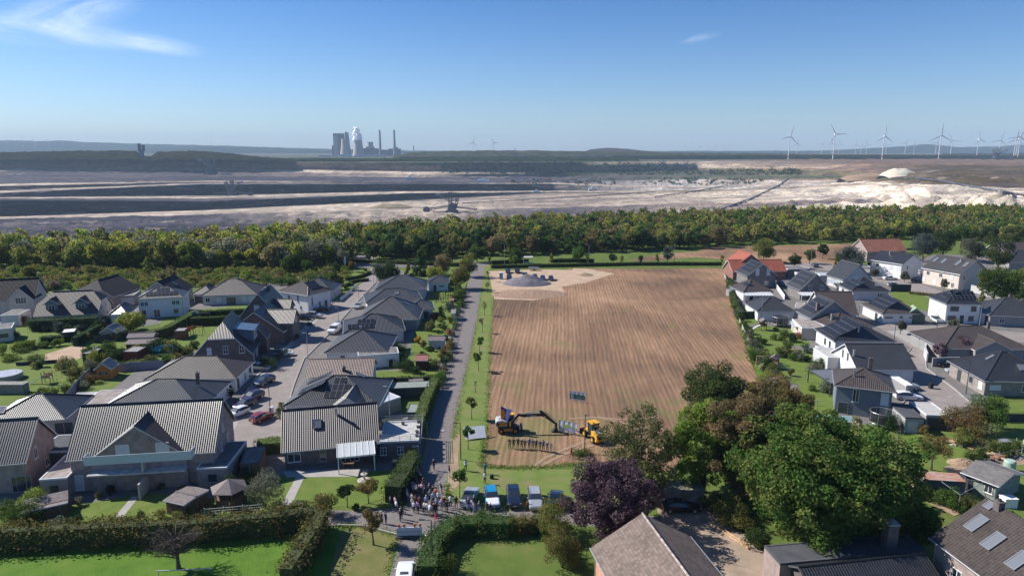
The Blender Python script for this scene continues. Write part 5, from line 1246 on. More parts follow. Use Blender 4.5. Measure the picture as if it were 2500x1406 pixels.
# trees on the small verge at the junction
def stake(px,py,n=2):
 pass
for k,(px,py,H,Rr,pl,lb) in enumerate([
 (912,1330,5.0,1.5,'rust','staked young tree with orange-green leaves beside the street barrier'),
 (900,1228,3.6,1.6,'rust','low broad copper-green tree in the front garden by the crowd'),
 (848,1238,3.2,1.15,'dark','small lollipop tree with a dense dark round head in the front garden')]):
 tree('young_tree',lb,'tree',px,py,H,Rr,pl,nb=18,nl=2200,size=.10,H0=H * .36,seed=60 + k,limbs=6)
VT =[(1122,1215,4.4,1.3,'walnut','nearest roadside tree behind the white car with black roof'),(1143,1097,4.2,1.15,'walnut','roadside tree standing over the tilted white board'),(1152,1023,4.4,1.15,'olive','roadside tree just above the tilted white board'),
      (1161,958,2.6,.35,'grey','almost bare sapling on a brown patch of the verge'),(1168,905,4.4,1.3,'green','thick-headed roadside tree beside the path bend'),(1171,860,3.6,1.05,'green','compact roadside tree just beyond the thick-headed one'),
      (1177,812,4.2,1.0,'grey','thinly leaved roadside tree, first of the sparse ones beyond the compact tree'),(1183,770,4.2,1.15,'olive','thinly leaved olive roadside tree level with the gravel mound foot'),(1190,716,3.9,.95,'olive','thin roadside tree beside the sandy parking ground'),
      (1192,688,4.2,.85,'grey','far thin roadside tree next to the blue portable toilet')]
for k,(px,py,H,Rr,pl,lb) in enumerate(VT):
 tree('roadside_tree',lb,'tree',px,py,H,Rr,pl,nb=14,nl=900 if k < 6 and k != 3 else (40 if k == 3 else 260),size=.13,H0=H * .42,seed=80 + k,limbs=6,twigs=2,r=.07,group='young trees along the footpath verge')
# columnar and round trees along the far hedge
for k,(px,hh_,lb) in enumerate([(1195,6.4,'yellow columnar tree nearest the end of the footpath'),(1246,5.0,'yellow columnar tree beside the bus shelter'),(1345,4.8,'yellow columnar tree right of the white shelter'),(1434,5.2,'yellow columnar tree under the curved far lamp'),
                                  (1518,4.6,'orange-yellow columnar tree between two round green trees'),(1604,4.6,'green-yellow columnar tree left of the tall round tree'),(1762,4.4,'small yellow columnar tree at the field corner by the red house')]):
 tree('columnar_tree',lb,'tree',px,646,hh_,.95,'yellow',shape='oval',nb=16,nl=700,size=.2,H0=.5,seed=120 + k,group='columnar trees along the far road')
for k,(px,py,H,Rr,pl,lb) in enumerate([
 (1412,642,6.6,3.0,'green','round blue-green tree at the far hedge under the wood'),(1495,643,4.4,2.0,'green','small round green tree right of the orange-yellow column'),(1563,644,3.8,1.2,'green','slim small green tree on the far grass strip'),
 (1630,645,7.6,2.4,'blue','tall grey-green tree next to the far lamp post'),(1258,648,7.4,3.6,'green','broad green tree behind the columnar trees near the path end'),(1165,640,8.0,3.6,'green','big green tree right behind the footpath end'),
 (945,700,9.6,5.0,'dark','dark round tree in front of the estate entrance'),(998,690,6.8,2.6,'olive','olive conical tree right of the dark round tree'),(1024,672,8.6,4.0,'dark','tall dark tree behind the olive conical tree'),
 (1062,694,6.4,3.9,'yellow','yellowish tree behind the last bungalow roof'),(1080,672,8.0,3.8,'brown','brownish round tree behind the yellowish tree'),(1124,706,8.2,3.9,'olive','large olive-green tree leaning over the footpath'),(1145,676,8.4,3.6,'olive','second olive tree behind the one leaning over the footpath'),
 (1865,640,10.5,5.0,'olive','big round golden-olive tree behind the red roof'),(1940,655,6.0,2.7,'dark','dark round tree between the red house and the curved lamp'),(1976,644,6.8,2.6,'mix','round brownish tree touching the curved lamp'),
 (2078,668,11.5,5.2,'blue','wide blue-grey cedar behind the pale grey gable'),(2038,664,4.2,1.5,'yellow','yellow-green conical shrub tree at the foot of the cedar'),(2050,650,5.5,2.2,'green','green tree left of the blue-grey cedar'),
 (2252,640,13.5,5.6,'blue','silvery blue cedar between the two long two-storey houses'),(2300,632,14.5,5.0,'dark','dark conifer right of the silvery cedar'),(2370,640,10.8,5.2,'grey','thin grey-brown tree behind the house with four skylights'),
 (2433,668,16.0,6.0,'conif','tall spreading pine behind the chestnut trees'),(2425,738,12.0,6.2,'walnut','chestnut tree with yellow-green crown, left of the pair by the concrete wall'),(2485,742,12.6,6.6,'walnut','chestnut tree cut by the right edge, right one of the pair'),
 (2395,744,4.0,1.6,'yellow','yellow conical tree in front of the left chestnut'),(2452,742,3.6,1.5,'yellow','yellow conical tree in front of the right chestnut'),(2208,690,4.0,1.5,'grey','small grey-green street tree by the black screen fence'),
 (2304,712,4.4,1.4,'grey','slender grey-green street tree in front of the cream house'),(2135,680,3.8,1.6,'grey','small grey-green tree in front of the pink bay'),(2198,815,4.0,1.2,'grey','thin pale street tree before the slit windows'),(2323,817,4.4,1.5,'grey','thin pale street tree before the white cube house'),
 (2165,616,7.5,3.2,'olive','olive tree in front of the faded terracotta roof'),(325,808,4.9,3.9,'yellow','round yellow-green maple in front of the white house'),(362,668,6.2,3.4,'yellow','pointed yellow-green tree rising over the scrub'),
 (75,682,4.8,2.8,'yellow','yellow-green tree over the scrub at the far left'),(220,676,4.4,2.6,'olive','small olive tree over the scrub'),(704,668,6.2,3.2,'green','round green tree on the scrub edge'),(750,668,5.2,2.6,'green','smaller green tree right of the round one on the scrub edge'),
 (822,706,9.2,3.6,'conif','dark spruce with yellowish tips at the top of the street'),(860,664,4.4,1.6,'rust','small dark-leaved tree at the turning place')]):
 sh ='cone' if ('conical' in lb or 'spruce' in lb or 'pointed' in lb) else 'round'
 tree('garden_tree' if k > 5 else 'field_tree',lb,'tree',px,py,H,Rr,pl,shape=sh,nb=34,nl=int(900 + Rr * Rr * 230),size=.22,H0=H * (.08 if sh == 'cone' or Rr > 3.5 else .2),seed=140 + k,limbs=7)
for k,(px,py,H,lb) in enumerate([(2292,880,4.4,'plum tree with thin purple crown nearest the curved wall'),(2342,873,5.2,'taller plum tree with purple-brown crown right of the curved wall')]):
 tree('plum_tree',lb,'tree',px,py,H,2.0,'purple',nb=20,nl=1900,size=.13,H0=.8,seed=200 + k,limbs=9,twigs=3,fill=.15)
for k,(px,py,H,Rr,pl,lb) in enumerate([(2165,606,9.5,4.0,'dark','dark tree rising left of the faded terracotta roof'),(2230,600,11,4.6,'dark','dark tree at the right end of the faded terracotta roof'),(2345,606,11,5,'green','green tree on the lawn behind the cream house'),(2398,612,11.5,5,'dark','dark tree left of the tall spreading pine'),
 (2470,606,11,5.4,'mix','brownish tree above the dark brick house'),(2110,600,9.5,4.2,'olive','olive tree above the blue-grey cedar'),(2008,632,6.5,2.6,'dark','dark tree right of the curved lamp'),(1040,645,7.5,3.6,'green','green tree behind the tall dark estate tree'),(1105,648,8,3.6,'mix','mottled tree left of the footpath end')]):
 tree('garden_tree',lb,'tree',px,py,H,Rr,pl,nb=40,nl=6000,size=.26,seed=260 + k,bs=.7)
# ---- hedges
hedge([(-60,1345),(250,1330),(500,1318),(690,1300),(772,1286)],2.0,2.9,'beech','long tall beech hedge with copper leaves across the lower left',size=.14,rough=.5,dens=1.1,seed=5)
hedge([(700,1440),(735,1385),(768,1330),(790,1290)],2.1,2.9,'beech','tall beech hedge running down from the long hedge to the bottom edge',size=.14,rough=.5,dens=1.1,seed=6)
hedge([(630,1105),(700,1098)],2.4,1.9,'hedgeb','clipped broad hedge block at the street corner by the red car',size=.10,rough=.14,seed=7)
hedge([(1020,1065),(1040,1000),(1062,950)],1.7,2.3,'hedgeb','clipped green hedge along the footpath beside the grey garden sheds',size=.10,rough=.1,seed=8)
hedge([(935,1045),(1012,1048)],1.2,1.4,'grey','grey-green clipped hedge below the square shed roof',size=.11,rough=.1,seed=9)
hedge([(958,1228),(985,1190),(1004,1150)],2.4,2.6,'hedge','flowering dark hedge between the front garden and the crowd',size=.10,rough=.25,seed=10)
hedge([(999,1152),(1012,1115)],1.3,1.9,'hedge','low clipped hedge at the corner of the terrace annexe',size=.10,rough=.1,seed=11)
hedge([(722,1262),(748,1262)],1.3,2.0,'hedge','clipped box-shaped hedge cube at the garden gate',size=.08,rough=.05,seed=12)
hedge([(1040,1420),(1062,1345),(1110,1305),(1175,1300),(1245,1305)],2.6,2.2,'walnut','bulky curved hedge with yellow tips around the lower meadow',size=.12,rough=.4,seed=13,dens=.9)
hedge([(1300,1285),(1332,1290),(1345,1270)],1.6,1.6,'beech','short hedge remnant beside the lane in front of the purple tree',size=.11,rough=.3,seed=14)
hedge([(330,842),(410,820),(452,795),(480,778)],1.8,2.4,'hedgeb','curving clipped hedge round the garden of the white house',size=.14,rough=.12,seed=15)
hedge([(492,782),(608,776)],1.5,2.6,'hedge','upper long clipped hedge below the wide taupe bungalow',size=.15,rough=.1,seed=16)
hedge([(470,795),(590,790)],1.4,2.2,'hedge','lower long clipped hedge above the playhouse',size=.15,rough=.1,seed=17)
hedge([(80,808),(170,803),(240,800)],2.2,3.0,'dark','dark high hedge in front of the brown dormer house',size=.16,rough=.35,seed=18)
hedge([(185,845),(245,812)],1.3,2.2,'dark','dark clipped hedge slanting beside the grey summer house',size=.15,rough=.12,seed=19)
hedge([(102,838),(170,832)],1.5,1.6,'dark','low dark hedge at the edge of the vegetable plot',size=.15,rough=.15,seed=20)
hedge([(45,850),(85,846)],1.5,1.4,'dark','short dark hedge block left of the vegetable plot',size=.15,rough=.1,seed=24)
hedge([(1150,652),(1050,648),(900,642),(770,641)],1.4,1.4,'hedge','far roadside hedge behind the estate trees',size=.22,rough=.15,seed=21)
hedge([(1200,655),(1350,652),(1560,648),(1760,648)],1.3,1.3,'hedge','long low roadside hedge at the top of the ploughed field',size=.22,rough=.1,seed=22)
hedge([(1200,645),(1290,641)],1.2,1.5,'hedge','short hedge beside the bus shelter',size=.22,rough=.1,seed=23)
hedge([(1345,641),(1400,640),(1450,641)],1.2,1.5,'hedge','hedge right of the white shelter',size=.22,rough=.1,seed=25)
hedge([(1778,700),(1792,745),(1806,775)],1.2,1.9,'hedge','dark hedge between the grass edge and the pyramid-roofed bungalows',size=.18,rough=.2,seed=26)
hedge([(1800,778),(1850,776)],1.1,1.9,'dark','dark hedge below the small white bungalow veranda',size=.17,rough=.1,seed=27)
hedge([(1806,708),(1776,690)],1.1,1.8,'dark','dark hedge at the garden corner of the red brick house',size=.18,rough=.1,seed=28)
hedge([(845,700),(862,690),(900,686)],.9,1.0,'hedge','low angular hedge near the top of the street',size=.16,rough=.06,seed=29)
hedge([(846,685),(880,678),(905,668)],.9,1.0,'hedge','low angular hedge just above the other one at the street top',size=.16,rough=.06,seed=30)
hedge([(2222,718),(2300,726),(2318,729)],.9,.9,'brown','low brown hedge in front of the cream house',size=.18,rough=.1,seed=31)
hedge([(950,895),(985,880)],1.5,1.6,'dark','dark garden hedge behind the white garage',size=.13,rough=.2,seed=32)
hedge([(1100,690),(1120,705),(1112,740)],1.0,1.2,'hedge','thin hedge along the fence beside the far end of the path',size=.17,rough=.15,seed=33)
hedge([(940,936),(1000,934),(1066,930)],1.0,1.2,'hedge','hedge separating the two lawns above the garden pavilion',size=.12,rough=.15,seed=34)
# ---- shrubs and garden plants
for px,py,Rr,H,pl,lb in [
 (648,1240,2.7,4.6,'grey','weeping grey-green evergreen cone beside the hexagonal pavilion'),(575,1200,1.8,2.4,'dark','dark shrub between the annexe and the brown shed'),(610,1185,1.5,2.2,'dark','shadowed shrub under the brown shed roof'),
 (800,1255,1.5,3.4,'beech','copper-green shrub at the end of the long beech hedge'),(780,1250,1.2,2.8,'mix','mottled shrub right at the hedge junction'),(868,1244,.6,.9,'dark','tiny round shrub under the lollipop tree'),(955,1225,.7,1.0,'rust','small red shrub by the gravel bed'),
 (60,1280,2.4,3.0,'green','bright shrub left of the long brown garden shed'),(25,1262,2.0,2.4,'walnut','green shrub in the lower left corner'),(85,1245,1.8,2.8,'lime','yellow-green shrub beside the flat annexe'),(110,1262,.9,1.6,'grey','silvery flowering shrub next to the annexe wall'),
 (108,1298,1.0,1.1,'golden','golden low shrub in front of the long brown shed'),(140,1296,1.2,1.7,'blue','blue-green shrub in the hedge border'),(170,1296,.9,1.6,'dark','dark clipped conical shrub next to the blue-green one'),(212,1292,.7,1.1,'dark','small dark shrub in the middle of the hedge border'),
 (345,1272,.7,1.5,'dark','dark egg-shaped clipped shrub at the lawn edge'),(300,1280,1.0,1.0,'mix','low wispy shrub at the end of the slanted garden path'),(510,1180,.9,1.0,'grey','potted shrub in front of the grey annexe'),
 (590,1010,0.01,.02,'dark',''),(565,972,.7,2.6,'dark','slim dark cypress in front of the white corner bungalow'),(536,975,1.5,1.3,'grey','white-flowering round shrub by the white corner bungalow'),
 (655,900,2.3,2.6,'dark','dark round shrub beside the parked cars on the bend'),(682,880,1.8,3.0,'blue','pale-topped round shrub above the dark one on the bend'),(700,868,1.2,1.5,'dark','low dark shrub right of the pale-topped one'),(720,830,1.5,1.4,'blue','grey-green shrub in the planting bed by the brick gable'),(755,795,1.1,.9,'grey','low pale shrub between the driveways'),
 (683,1020,1.1,1.9,'grey','thin shrub beside the grey cabinet'),(688,1005,.8,2.2,'olive','taller thin shrub behind the cabinet'),(988,905,2.5,2.6,'dark','dense dark green globe shrub in the sunny lawn'),(1012,912,1.4,1.5,'dark','lower dark shrub attached right of the globe shrub'),
 (975,862,2.1,2.6,'green','dark green round shrub behind the red shed'),(1062,900,1.5,2.4,'mix','mottled shrub at the fence beside the red shed'),(1078,880,1.2,3.0,'rust','reddish shrub leaning on the fence above the red shed'),(1085,925,1.3,1.7,'grey','grey-green shrub against the fence below the red shed'),(1072,945,1.2,1.4,'mix','fence shrub at the corner of the big lawn'),
 (1020,838,1.1,1.8,'golden','bright golden shrub in the garden bed'),(1034,850,1.0,2.0,'rust','rusty shrub right of the golden one'),(1052,858,.5,1.8,'dark','dark slim conifer near the shed path'),(1095,820,1.1,2.2,'pink','pink-red shrub by the fence'),(1090,840,.6,3.2,'dark','dark columnar conifer under the pink-red shrub'),
 (1100,790,1.4,2.8,'olive','olive conical shrub beside the fence'),(1076,800,1.1,1.2,'mix','low mixed shrub on the middle lawn'),(1080,775,.9,1.3,'lime','yellow round shrub between the lawns'),(1060,778,1.7,1.8,'red','wine red round shrub beside the low hipped wing'),(1052,808,1.9,3.0,'mix','sparse tall shrub in front of the low hipped wing'),
 (1096,760,2.4,2.9,'blue','blue-green round shrub by the small white shed'),(1115,735,2.1,3.3,'green','palm-like green shrub near the fence'),(1125,750,1.5,1.8,'green','spreading green shrub at the fence'),(1118,715,1.6,2.2,'green','dark leafy shrub above the red garden hut'),(1110,780,.5,3.0,'dark','slim dark cypress by the fence bend'),
 (893,662,.9,1.0,'hedge','small clipped shrub beside the parking place'),
 (832,715,1.0,1.4,'lime','lowest of the three bright globe shrubs behind the picket fence'),(845,706,1.0,1.4,'lime','middle one of the three bright globe shrubs behind the picket fence'),(856,697,1.0,1.4,'hedgeb','highest of the three bright globe shrubs behind the picket fence'),(818,722,1.1,1.8,'dark','dark round shrub at the foot of the picket fence'),
 (265,870,2.6,3.6,'green','tall green shrub cluster by the orange playhouse'),(238,890,2.0,3.4,'yellow','yellow-green shrub beside the blue board fence'),(290,878,2.4,3.0,'dark','dark shrub cluster behind the orange playhouse'),(375,855,2.6,2.4,'dark','wide dark shrub below the red-brown playhouse'),(400,850,1.8,2.0,'olive','olive shrub by the swing frame'),
 (168,905,2.3,3.1,'mix','old apple shrub tree on the left lawn'),(185,915,1.6,1.8,'olive','low olive shrub under the apple shrub tree'),(93,897,1.0,1.0,'dark','small round shrub on the left lawn'),(215,905,1.6,2.0,'mix','mixed shrub above the garden wall'),(225,935,1.7,1.8,'rust','flowering shrub in front of the blue board fence'),
 (195,950,1.9,1.8,'grey','silvery shrub outside the blue board fence'),(120,972,1.9,1.8,'lime','bamboo-like yellow-green shrub above the hipped roof'),(85,975,1.4,1.4,'green','small green shrub left of the bamboo-like one'),(325,900,2.0,1.7,'mix','mixed shrub row left end above the taupe roof'),(365,892,2.0,1.7,'mix','middle of the mixed shrub row above the taupe roof'),
 (410,886,2.0,1.7,'green','right end of the mixed shrub row above the taupe roof'),(475,850,1.6,1.8,'dark','dark shrub left of the blue dormer house'),(35,825,1.6,1.6,'grey','grey shrub beside the cream garden building'),(60,790,1.8,2.4,'purple','dark red shrub by the flat garage'),(135,705,2.6,3.0,'purple','dark purple shrub between the first two big roofs'),(470,700,1.6,2.0,'lime','light round shrub beside the small hipped garage'),
 (1842,885,2.4,3.4,'walnut','leafy green shrub tree over the play area at the field edge'),(1870,888,2.6,3.0,'green','dark green shrub next to the blue slide'),(1905,872,1.7,2.6,'mix','mixed shrub in the middle of the right garden bed'),(1922,852,1.5,2.3,'hedgeb','clipped yellowish dome shrub on the right lawn'),(1938,868,1.2,1.9,'pampas','cream pampas tuft in the upper right garden'),
 (1962,850,.9,1.2,'hedgeb','small pale globe shrub by the terrace'),(1972,862,1.4,1.8,'blue','blue-green globe shrub by the terrace'),(1935,880,1.3,1.8,'green','reed-like green shrub in the garden bed'),(1958,882,1.5,1.9,'grey','grey-green shrub at the lawn corner'),(1920,872,1.2,1.6,'red','wine red shrub in the right garden bed'),
 (1835,845,1.8,1.6,'hedge','clipped dark shrub at the field edge'),(1858,840,1.6,1.7,'dark','round dark shrub behind the stone statue'),(1908,832,1.6,2.4,'green','conical green shrub near the pink blossom'),(1890,830,1.1,1.6,'green','small green shrub left of the conical one'),(1948,828,1.1,1.9,'pink','pink flowering shrub in front of the garage wall'),(1934,826,1.1,1.5,'blue','blue spruce bush left of the pink blossom'),
 (1815,800,1.5,1.6,'olive','olive shrub at the fence corner near the climbing frame'),(1828,825,1.6,1.4,'green','low green shrub along the right fence'),(1875,935,2.6,2.2,'olive','broad olive shrub beside the small playhouse'),(1862,905,1.3,1.8,'pampas','dry cream tuft at the right fence'),(1990,910,2.3,1.8,'grey','white-flowering wide shrub on the right lawn'),
 (2020,960,1.9,3.2,'grey','sparse grey-green shrub before the louvred pergola'),(1930,918,.8,1.7,'olive','thin young shrub on the big right lawn'),(2090,1048,1.0,2.8,'pampas','tall cream pampas grass in front of the blue-grey house'),(2180,1052,2.0,3.0,'dark','dark glossy shrub with red berries right of the trampoline'),(2142,1078,1.0,2.0,'yellow','yellowish shrub on the right lawn edge'),
 (2205,1008,1.0,1.6,'yellow','yellow reed shrub beside the silver cars'),(2254,1062,1.0,1.8,'rust','reddish-green shrub by the shed door'),(2300,1078,1.0,.9,'rust','low rusty plant before the carport'),(2388,1070,1.2,1.2,'mix','low mixed shrub by the timber frame'),(2345,1240,2.2,1.6,'green','weedy shrub under the metal frame posts'),
 (2290,1222,2.4,1.6,'green','weedy shrub beside the rusty container'),(2370,1120,1.6,1.0,'green','wild herbs on the rubble plot'),(2420,1098,2.0,1.3,'mix','wild shrub among the rubble heaps'),(2462,1275,1.6,1.2,'green','small shrub beside the white tank'),
 (1420,1110,1.9,.8,'green','grassy mound of weeds at the foot of the wooden pole'),(1350,1300,2.6,4.4,'olive','orange-green shrub tree left of the old barn'),(1372,1385,2.6,4.6,'beech','autumn shrub tree at the lower left of the old barn'),(1182,1290,1.4,2.4,'walnut','yellow-green bush sticking out above the curved hedge'),(1080,1400,2.0,1.8,'walnut','yellow-flowering shrub at the bottom edge by the lamp post'),
 (60,858,2.6,.9,'hedgeb','leafy cabbage bed on the vegetable plot'),(30,880,2.8,.8,'lime','bright leafy bed at the left end of the vegetable plot'),(85,878,2.2,.7,'hedgeb','green leafy bed beside the bare soil')]:
 if lb:bush(px,py,Rr,H,pl,lb,name='pampas_grass' if pl == 'pampas' else 'shrub')
# row of small conifers beside the blue-door garage
for k in range(7):
 p_ =(1066 + k * 5.6,738 - k * .6)
 bush(p_[0],p_[1],.45,3.4,'rust' if k % 2 else 'dark',['dark','russet','dark','russet','dark','russet','dark'][k] + ' slim conifer, number %s from the left of the row by the blue-door garage' % ['one','two','three','four','five','six','seven'][k],name='conifer',cat='conifer',shape='cone',nl=350,group='slim conifers by the blue-door garage',nb=10)
# ---- garden planting, place by place
def planting(place,pts,n,pals,seed,r0=.8,r1=1.8):
 rg =random.Random(seed);Q =[]
 for i in range(n):
  t =(i + rg.uniform(.15,.85)) / n * (len(pts) - 1);j =min(int(t),len(pts) - 2);f =t - j
  Q.append((pts[j][0] * (1 - f) + pts[j + 1][0] * f + rg.uniform(-3,3),pts[j][1] * (1 - f) + pts[j + 1][1] * f + rg.uniform(-2,2)))
 Q.sort();cnt ={}
 for x,y in Q:
  pl =rg.choice(pals);Rr =rg.uniform(r0,r1);cnt[pl] =cnt.get(pl,0) + 1
  nm =dict(dark='dark green',green='mid green',mix='mottled',olive='olive',rust='rusty',grey='grey-green',lime='light green',hedgeb='fresh green',purple='purple',yellow='yellowish',pampas='straw-coloured',blue='blue-green',beech='coppery',hedge='dense green')[pl]
  bush(x,y,Rr,Rr * rg.uniform(.9,1.8),pl,'%s garden shrub %s, %s from left' % (nm,place,ORD[cnt[pl] - 1]),seed=seed * 50 + int(x),group='garden shrubs ' + place)
for a in [('in front of the brown dormer house',[(70,798),(120,812),(240,806),(262,790)],12,['dark','grey','dark','blue'],1,1.0,2.2),('beside the grey summer house',[(190,842),(240,815),(300,835)],7,['dark','olive','dark'],2),
          ('along the bare soil plot',[(0,868),(60,852),(110,848),(160,842)],8,['hedgeb','lime','green'],3),('between the playhouses and the board fence',[(215,880),(260,862),(300,872),(350,862),(420,860),(470,868)],16,['dark','olive','mix','green','dark'],4,1.2,2.4),
          ('along the blue-grey board fence',[(200,930),(240,900),(290,900),(380,893),(470,872)],12,['mix','grey','rust','dark'],5),('behind the long beech hedge',[(20,1290),(110,1288),(250,1285),(380,1270),(480,1262)],12,['dark','mix','olive','grey'],6,.6,1.3),
          ('on the green wire fence by the path',[(1075,940),(1090,880),(1105,830),(1122,760),(1135,705)],18,['mix','green','rust','dark','grey','olive'],7),('in the gardens right of the bungalow row',[(990,898),(1040,900),(1030,860),(1080,850),(1050,830),(1090,800),(1065,770),(1100,740)],20,['green','dark','mix','rust','lime'],8,.6,1.4),
          ('along the field-side fence of the right estate',[(1790,740),(1812,790),(1830,830),(1850,870),(1870,900),(1890,930)],20,['dark','green','mix','olive','grey','hedge'],9,1.0,2.2),('around the right lawns',[(1880,800),(1940,830),(1905,868),(1960,875),(2010,900),(2030,960),(1900,940)],14,['green','dark','mix','grey','pampas'],10,.7,1.7),
          ('at the rubble plot',[(2340,1090),(2400,1075),(2440,1120),(2490,1090),(2380,1130)],12,['green','mix','olive'],11,.8,1.8),('below the steel containers',[(2240,1180),(2290,1230),(2340,1245),(2400,1260)],8,['green','olive'],12,.8,1.7),
          ('at the foot of the big grove',[(1610,1225),(1690,1215),(1800,1290),(1850,1345)],9,['green','dark','olive'],13,1.2,2.4),('in the front bed of the big semi-detached house',[(100,1215),(190,1235),(330,1180),(470,1205)],8,['dark','grey','mix'],14,.5,1.0),
          ('around the round pool lawn',[(60,900),(130,895),(180,920),(160,960),(90,970)],9,['green','mix','olive','dark'],15,.7,1.6),('along the lane by the curved hedge',[(1250,1300),(1310,1298),(1370,1330),(1400,1400)],8,['olive','beech','green'],16,1.0,2.0)]:planting(*a)
# ---- loose grass along edges and over the meadows
rg3 =np.random.default_rng(8);Cs =[]
for pts,n in (([(1205,722),(1199,800),(1196,870),(1192,960),(1189,1040),(1180,1100),(1176,1138)],5000),([(1176,1138),(1240,1142),(1330,1140),(1440,1128),(1520,1160)],3500),([(1768,660),(1783,720),(1800,785),(1820,840),(1843,905)],4000),
               ([(1104,1070),(1120,985),(1146,870),(1163,790),(1176,700)],3000),([(820,1283),(885,1284),(970,1306),(945,1400)],1500),([(1100,1285),(1240,1278),(1400,1280)],900),([(1090,1180),(1095,1222),(1240,1240),(1400,1243)],1600),([(560,1170),(700,1240),(990,1165)],500)):
 Q =[P(*q) for q in pts];t =rg3.uniform(0,len(Q) - 1.001,n);j =t.astype(int);f =(t - j)[:,None];A =np.array([tuple(q) for q in Q]);C =A[j] * (1 - f) + A[j + 1] * f
 C += rg3.normal(0,1,C.shape) * np.array([.35,.35,0]);C[:,2] =rg3.uniform(.05,.16,n);Cs.append(C)
C =np.concatenate(Cs);N =np.tile([0,0,1.0],(len(C),1)) + rg3.normal(0,.5,C.shape)
k_ =rg3.random(len(C)) < .5;C =C[k_];N =N[k_]
a_ =leaves(C,N,.12,[(.14,.20,.04),(.18,.23,.06),(.22,.22,.09)],rg3)
tag(npmesh('grass_tufts',a_[0],a_[1],LEAF,col=a_[2]),'loose tufts of grass along the edges and over the meadows',kind='stuff')
# ================================================================ vehicles
PAINTS ={}
def paint(name,c,metal=.3):
 return mat('paint_' + name,c,rough=.28,var=0,metal=metal,spec=.6,coat=.6)
PT =dict(white=paint('white',(.72,.73,.74),0),silver=paint('silver',(.42,.44,.46)),grey=paint('grey',(.10,.11,.13)),black=paint('black',(.012,.013,.016)),blue=paint('blue',(.02,.05,.14)),azure=paint('azure',(.01,.22,.42),0),
          red=paint('red',(.22,.02,.02),0),plum=paint('plum',(.06,.03,.06)),navy=paint('navy',(.015,.025,.05)),teal=paint('teal',(.02,.08,.11)))
HEADL =mat('headlamp',(.75,.77,.8),rough=.15,var=0,spec=.8)
TAILL =mat('tail_lamp',(.35,.01,.01),rough=.2,var=0)
PLATE =mat('number_plate',(.65,.66,.66),var=0)
# profile stations: x, z_bottom, z_belt, z_top (roof or bonnet), half width
PROF =dict(
 hatch=dict(L=4.2,W=1.8,st=[(0,.35,.62,.66,.78),(.12,.25,.70,.76,.86),(.95,.22,.86,.92,.9),(1.25,.22,.90,.98,.9),(1.95,.22,.92,1.44,.9),(2.5,.22,.94,1.49,.9),(3.3,.22,.95,1.46,.9),(3.85,.24,.97,1.32,.88),(4.12,.28,.98,1.04,.85),(4.2,.38,.80,.84,.8)],cab=(3,8)),
 suv=dict(L=4.5,W=1.88,st=[(0,.40,.72,.78,.82),(.12,.30,.84,.90,.9),(1.0,.28,1.0,1.07,.94),(1.28,.28,1.03,1.12,.94),(1.95,.28,1.06,1.60,.93),(2.6,.28,1.07,1.66,.93),(3.6,.28,1.08,1.62,.92),(4.15,.30,1.1,1.46,.9),(4.44,.34,1.1,1.16,.87),(4.5,.45,.9,.94,.83)],cab=(3,8)),
 estate=dict(L=4.7,W=1.84,st=[(0,.35,.62,.66,.78),(.12,.25,.70,.76,.87),(1.1,.22,.86,.92,.91),(1.4,.22,.90,.98,.91),(2.1,.22,.92,1.42,.9),(2.8,.22,.94,1.47,.9),(3.9,.22,.96,1.44,.9),(4.4,.24,.98,1.32,.88),(4.64,.28,.98,1.04,.85),(4.7,.38,.80,.84,.8)],cab=(3,8)),
 sedan=dict(L=4.8,W=1.88,st=[(0,.32,.56,.60,.78),(.12,.24,.66,.70,.88),(1.1,.2,.80,.86,.93),(1.5,.2,.84,.93,.93),(2.3,.2,.88,1.34,.91),(2.9,.2,.90,1.40,.91),(3.5,.2,.92,1.34,.91),(4.25,.22,.96,1.08,.9),(4.72,.28,.94,.98,.87),(4.8,.38,.80,.84,.82)],cab=(3,7)),
 van=dict(L=5.0,W=1.98,st=[(0,.40,.80,.90,.84),(.10,.30,.98,1.05,.95),(.75,.28,1.15,1.22,.98),(1.05,.28,1.18,1.32,.98),(1.75,.28,1.22,1.92,.96),(2.4,.28,1.24,2.0,.96),(3.9,.28,1.24,2.0,.96),(4.75,.28,1.24,1.98,.95),(4.96,.30,1.22,1.7,.94),(5.0,.40,1.0,1.1,.92)],cab=(3,5)),
)
CARMESH ={}
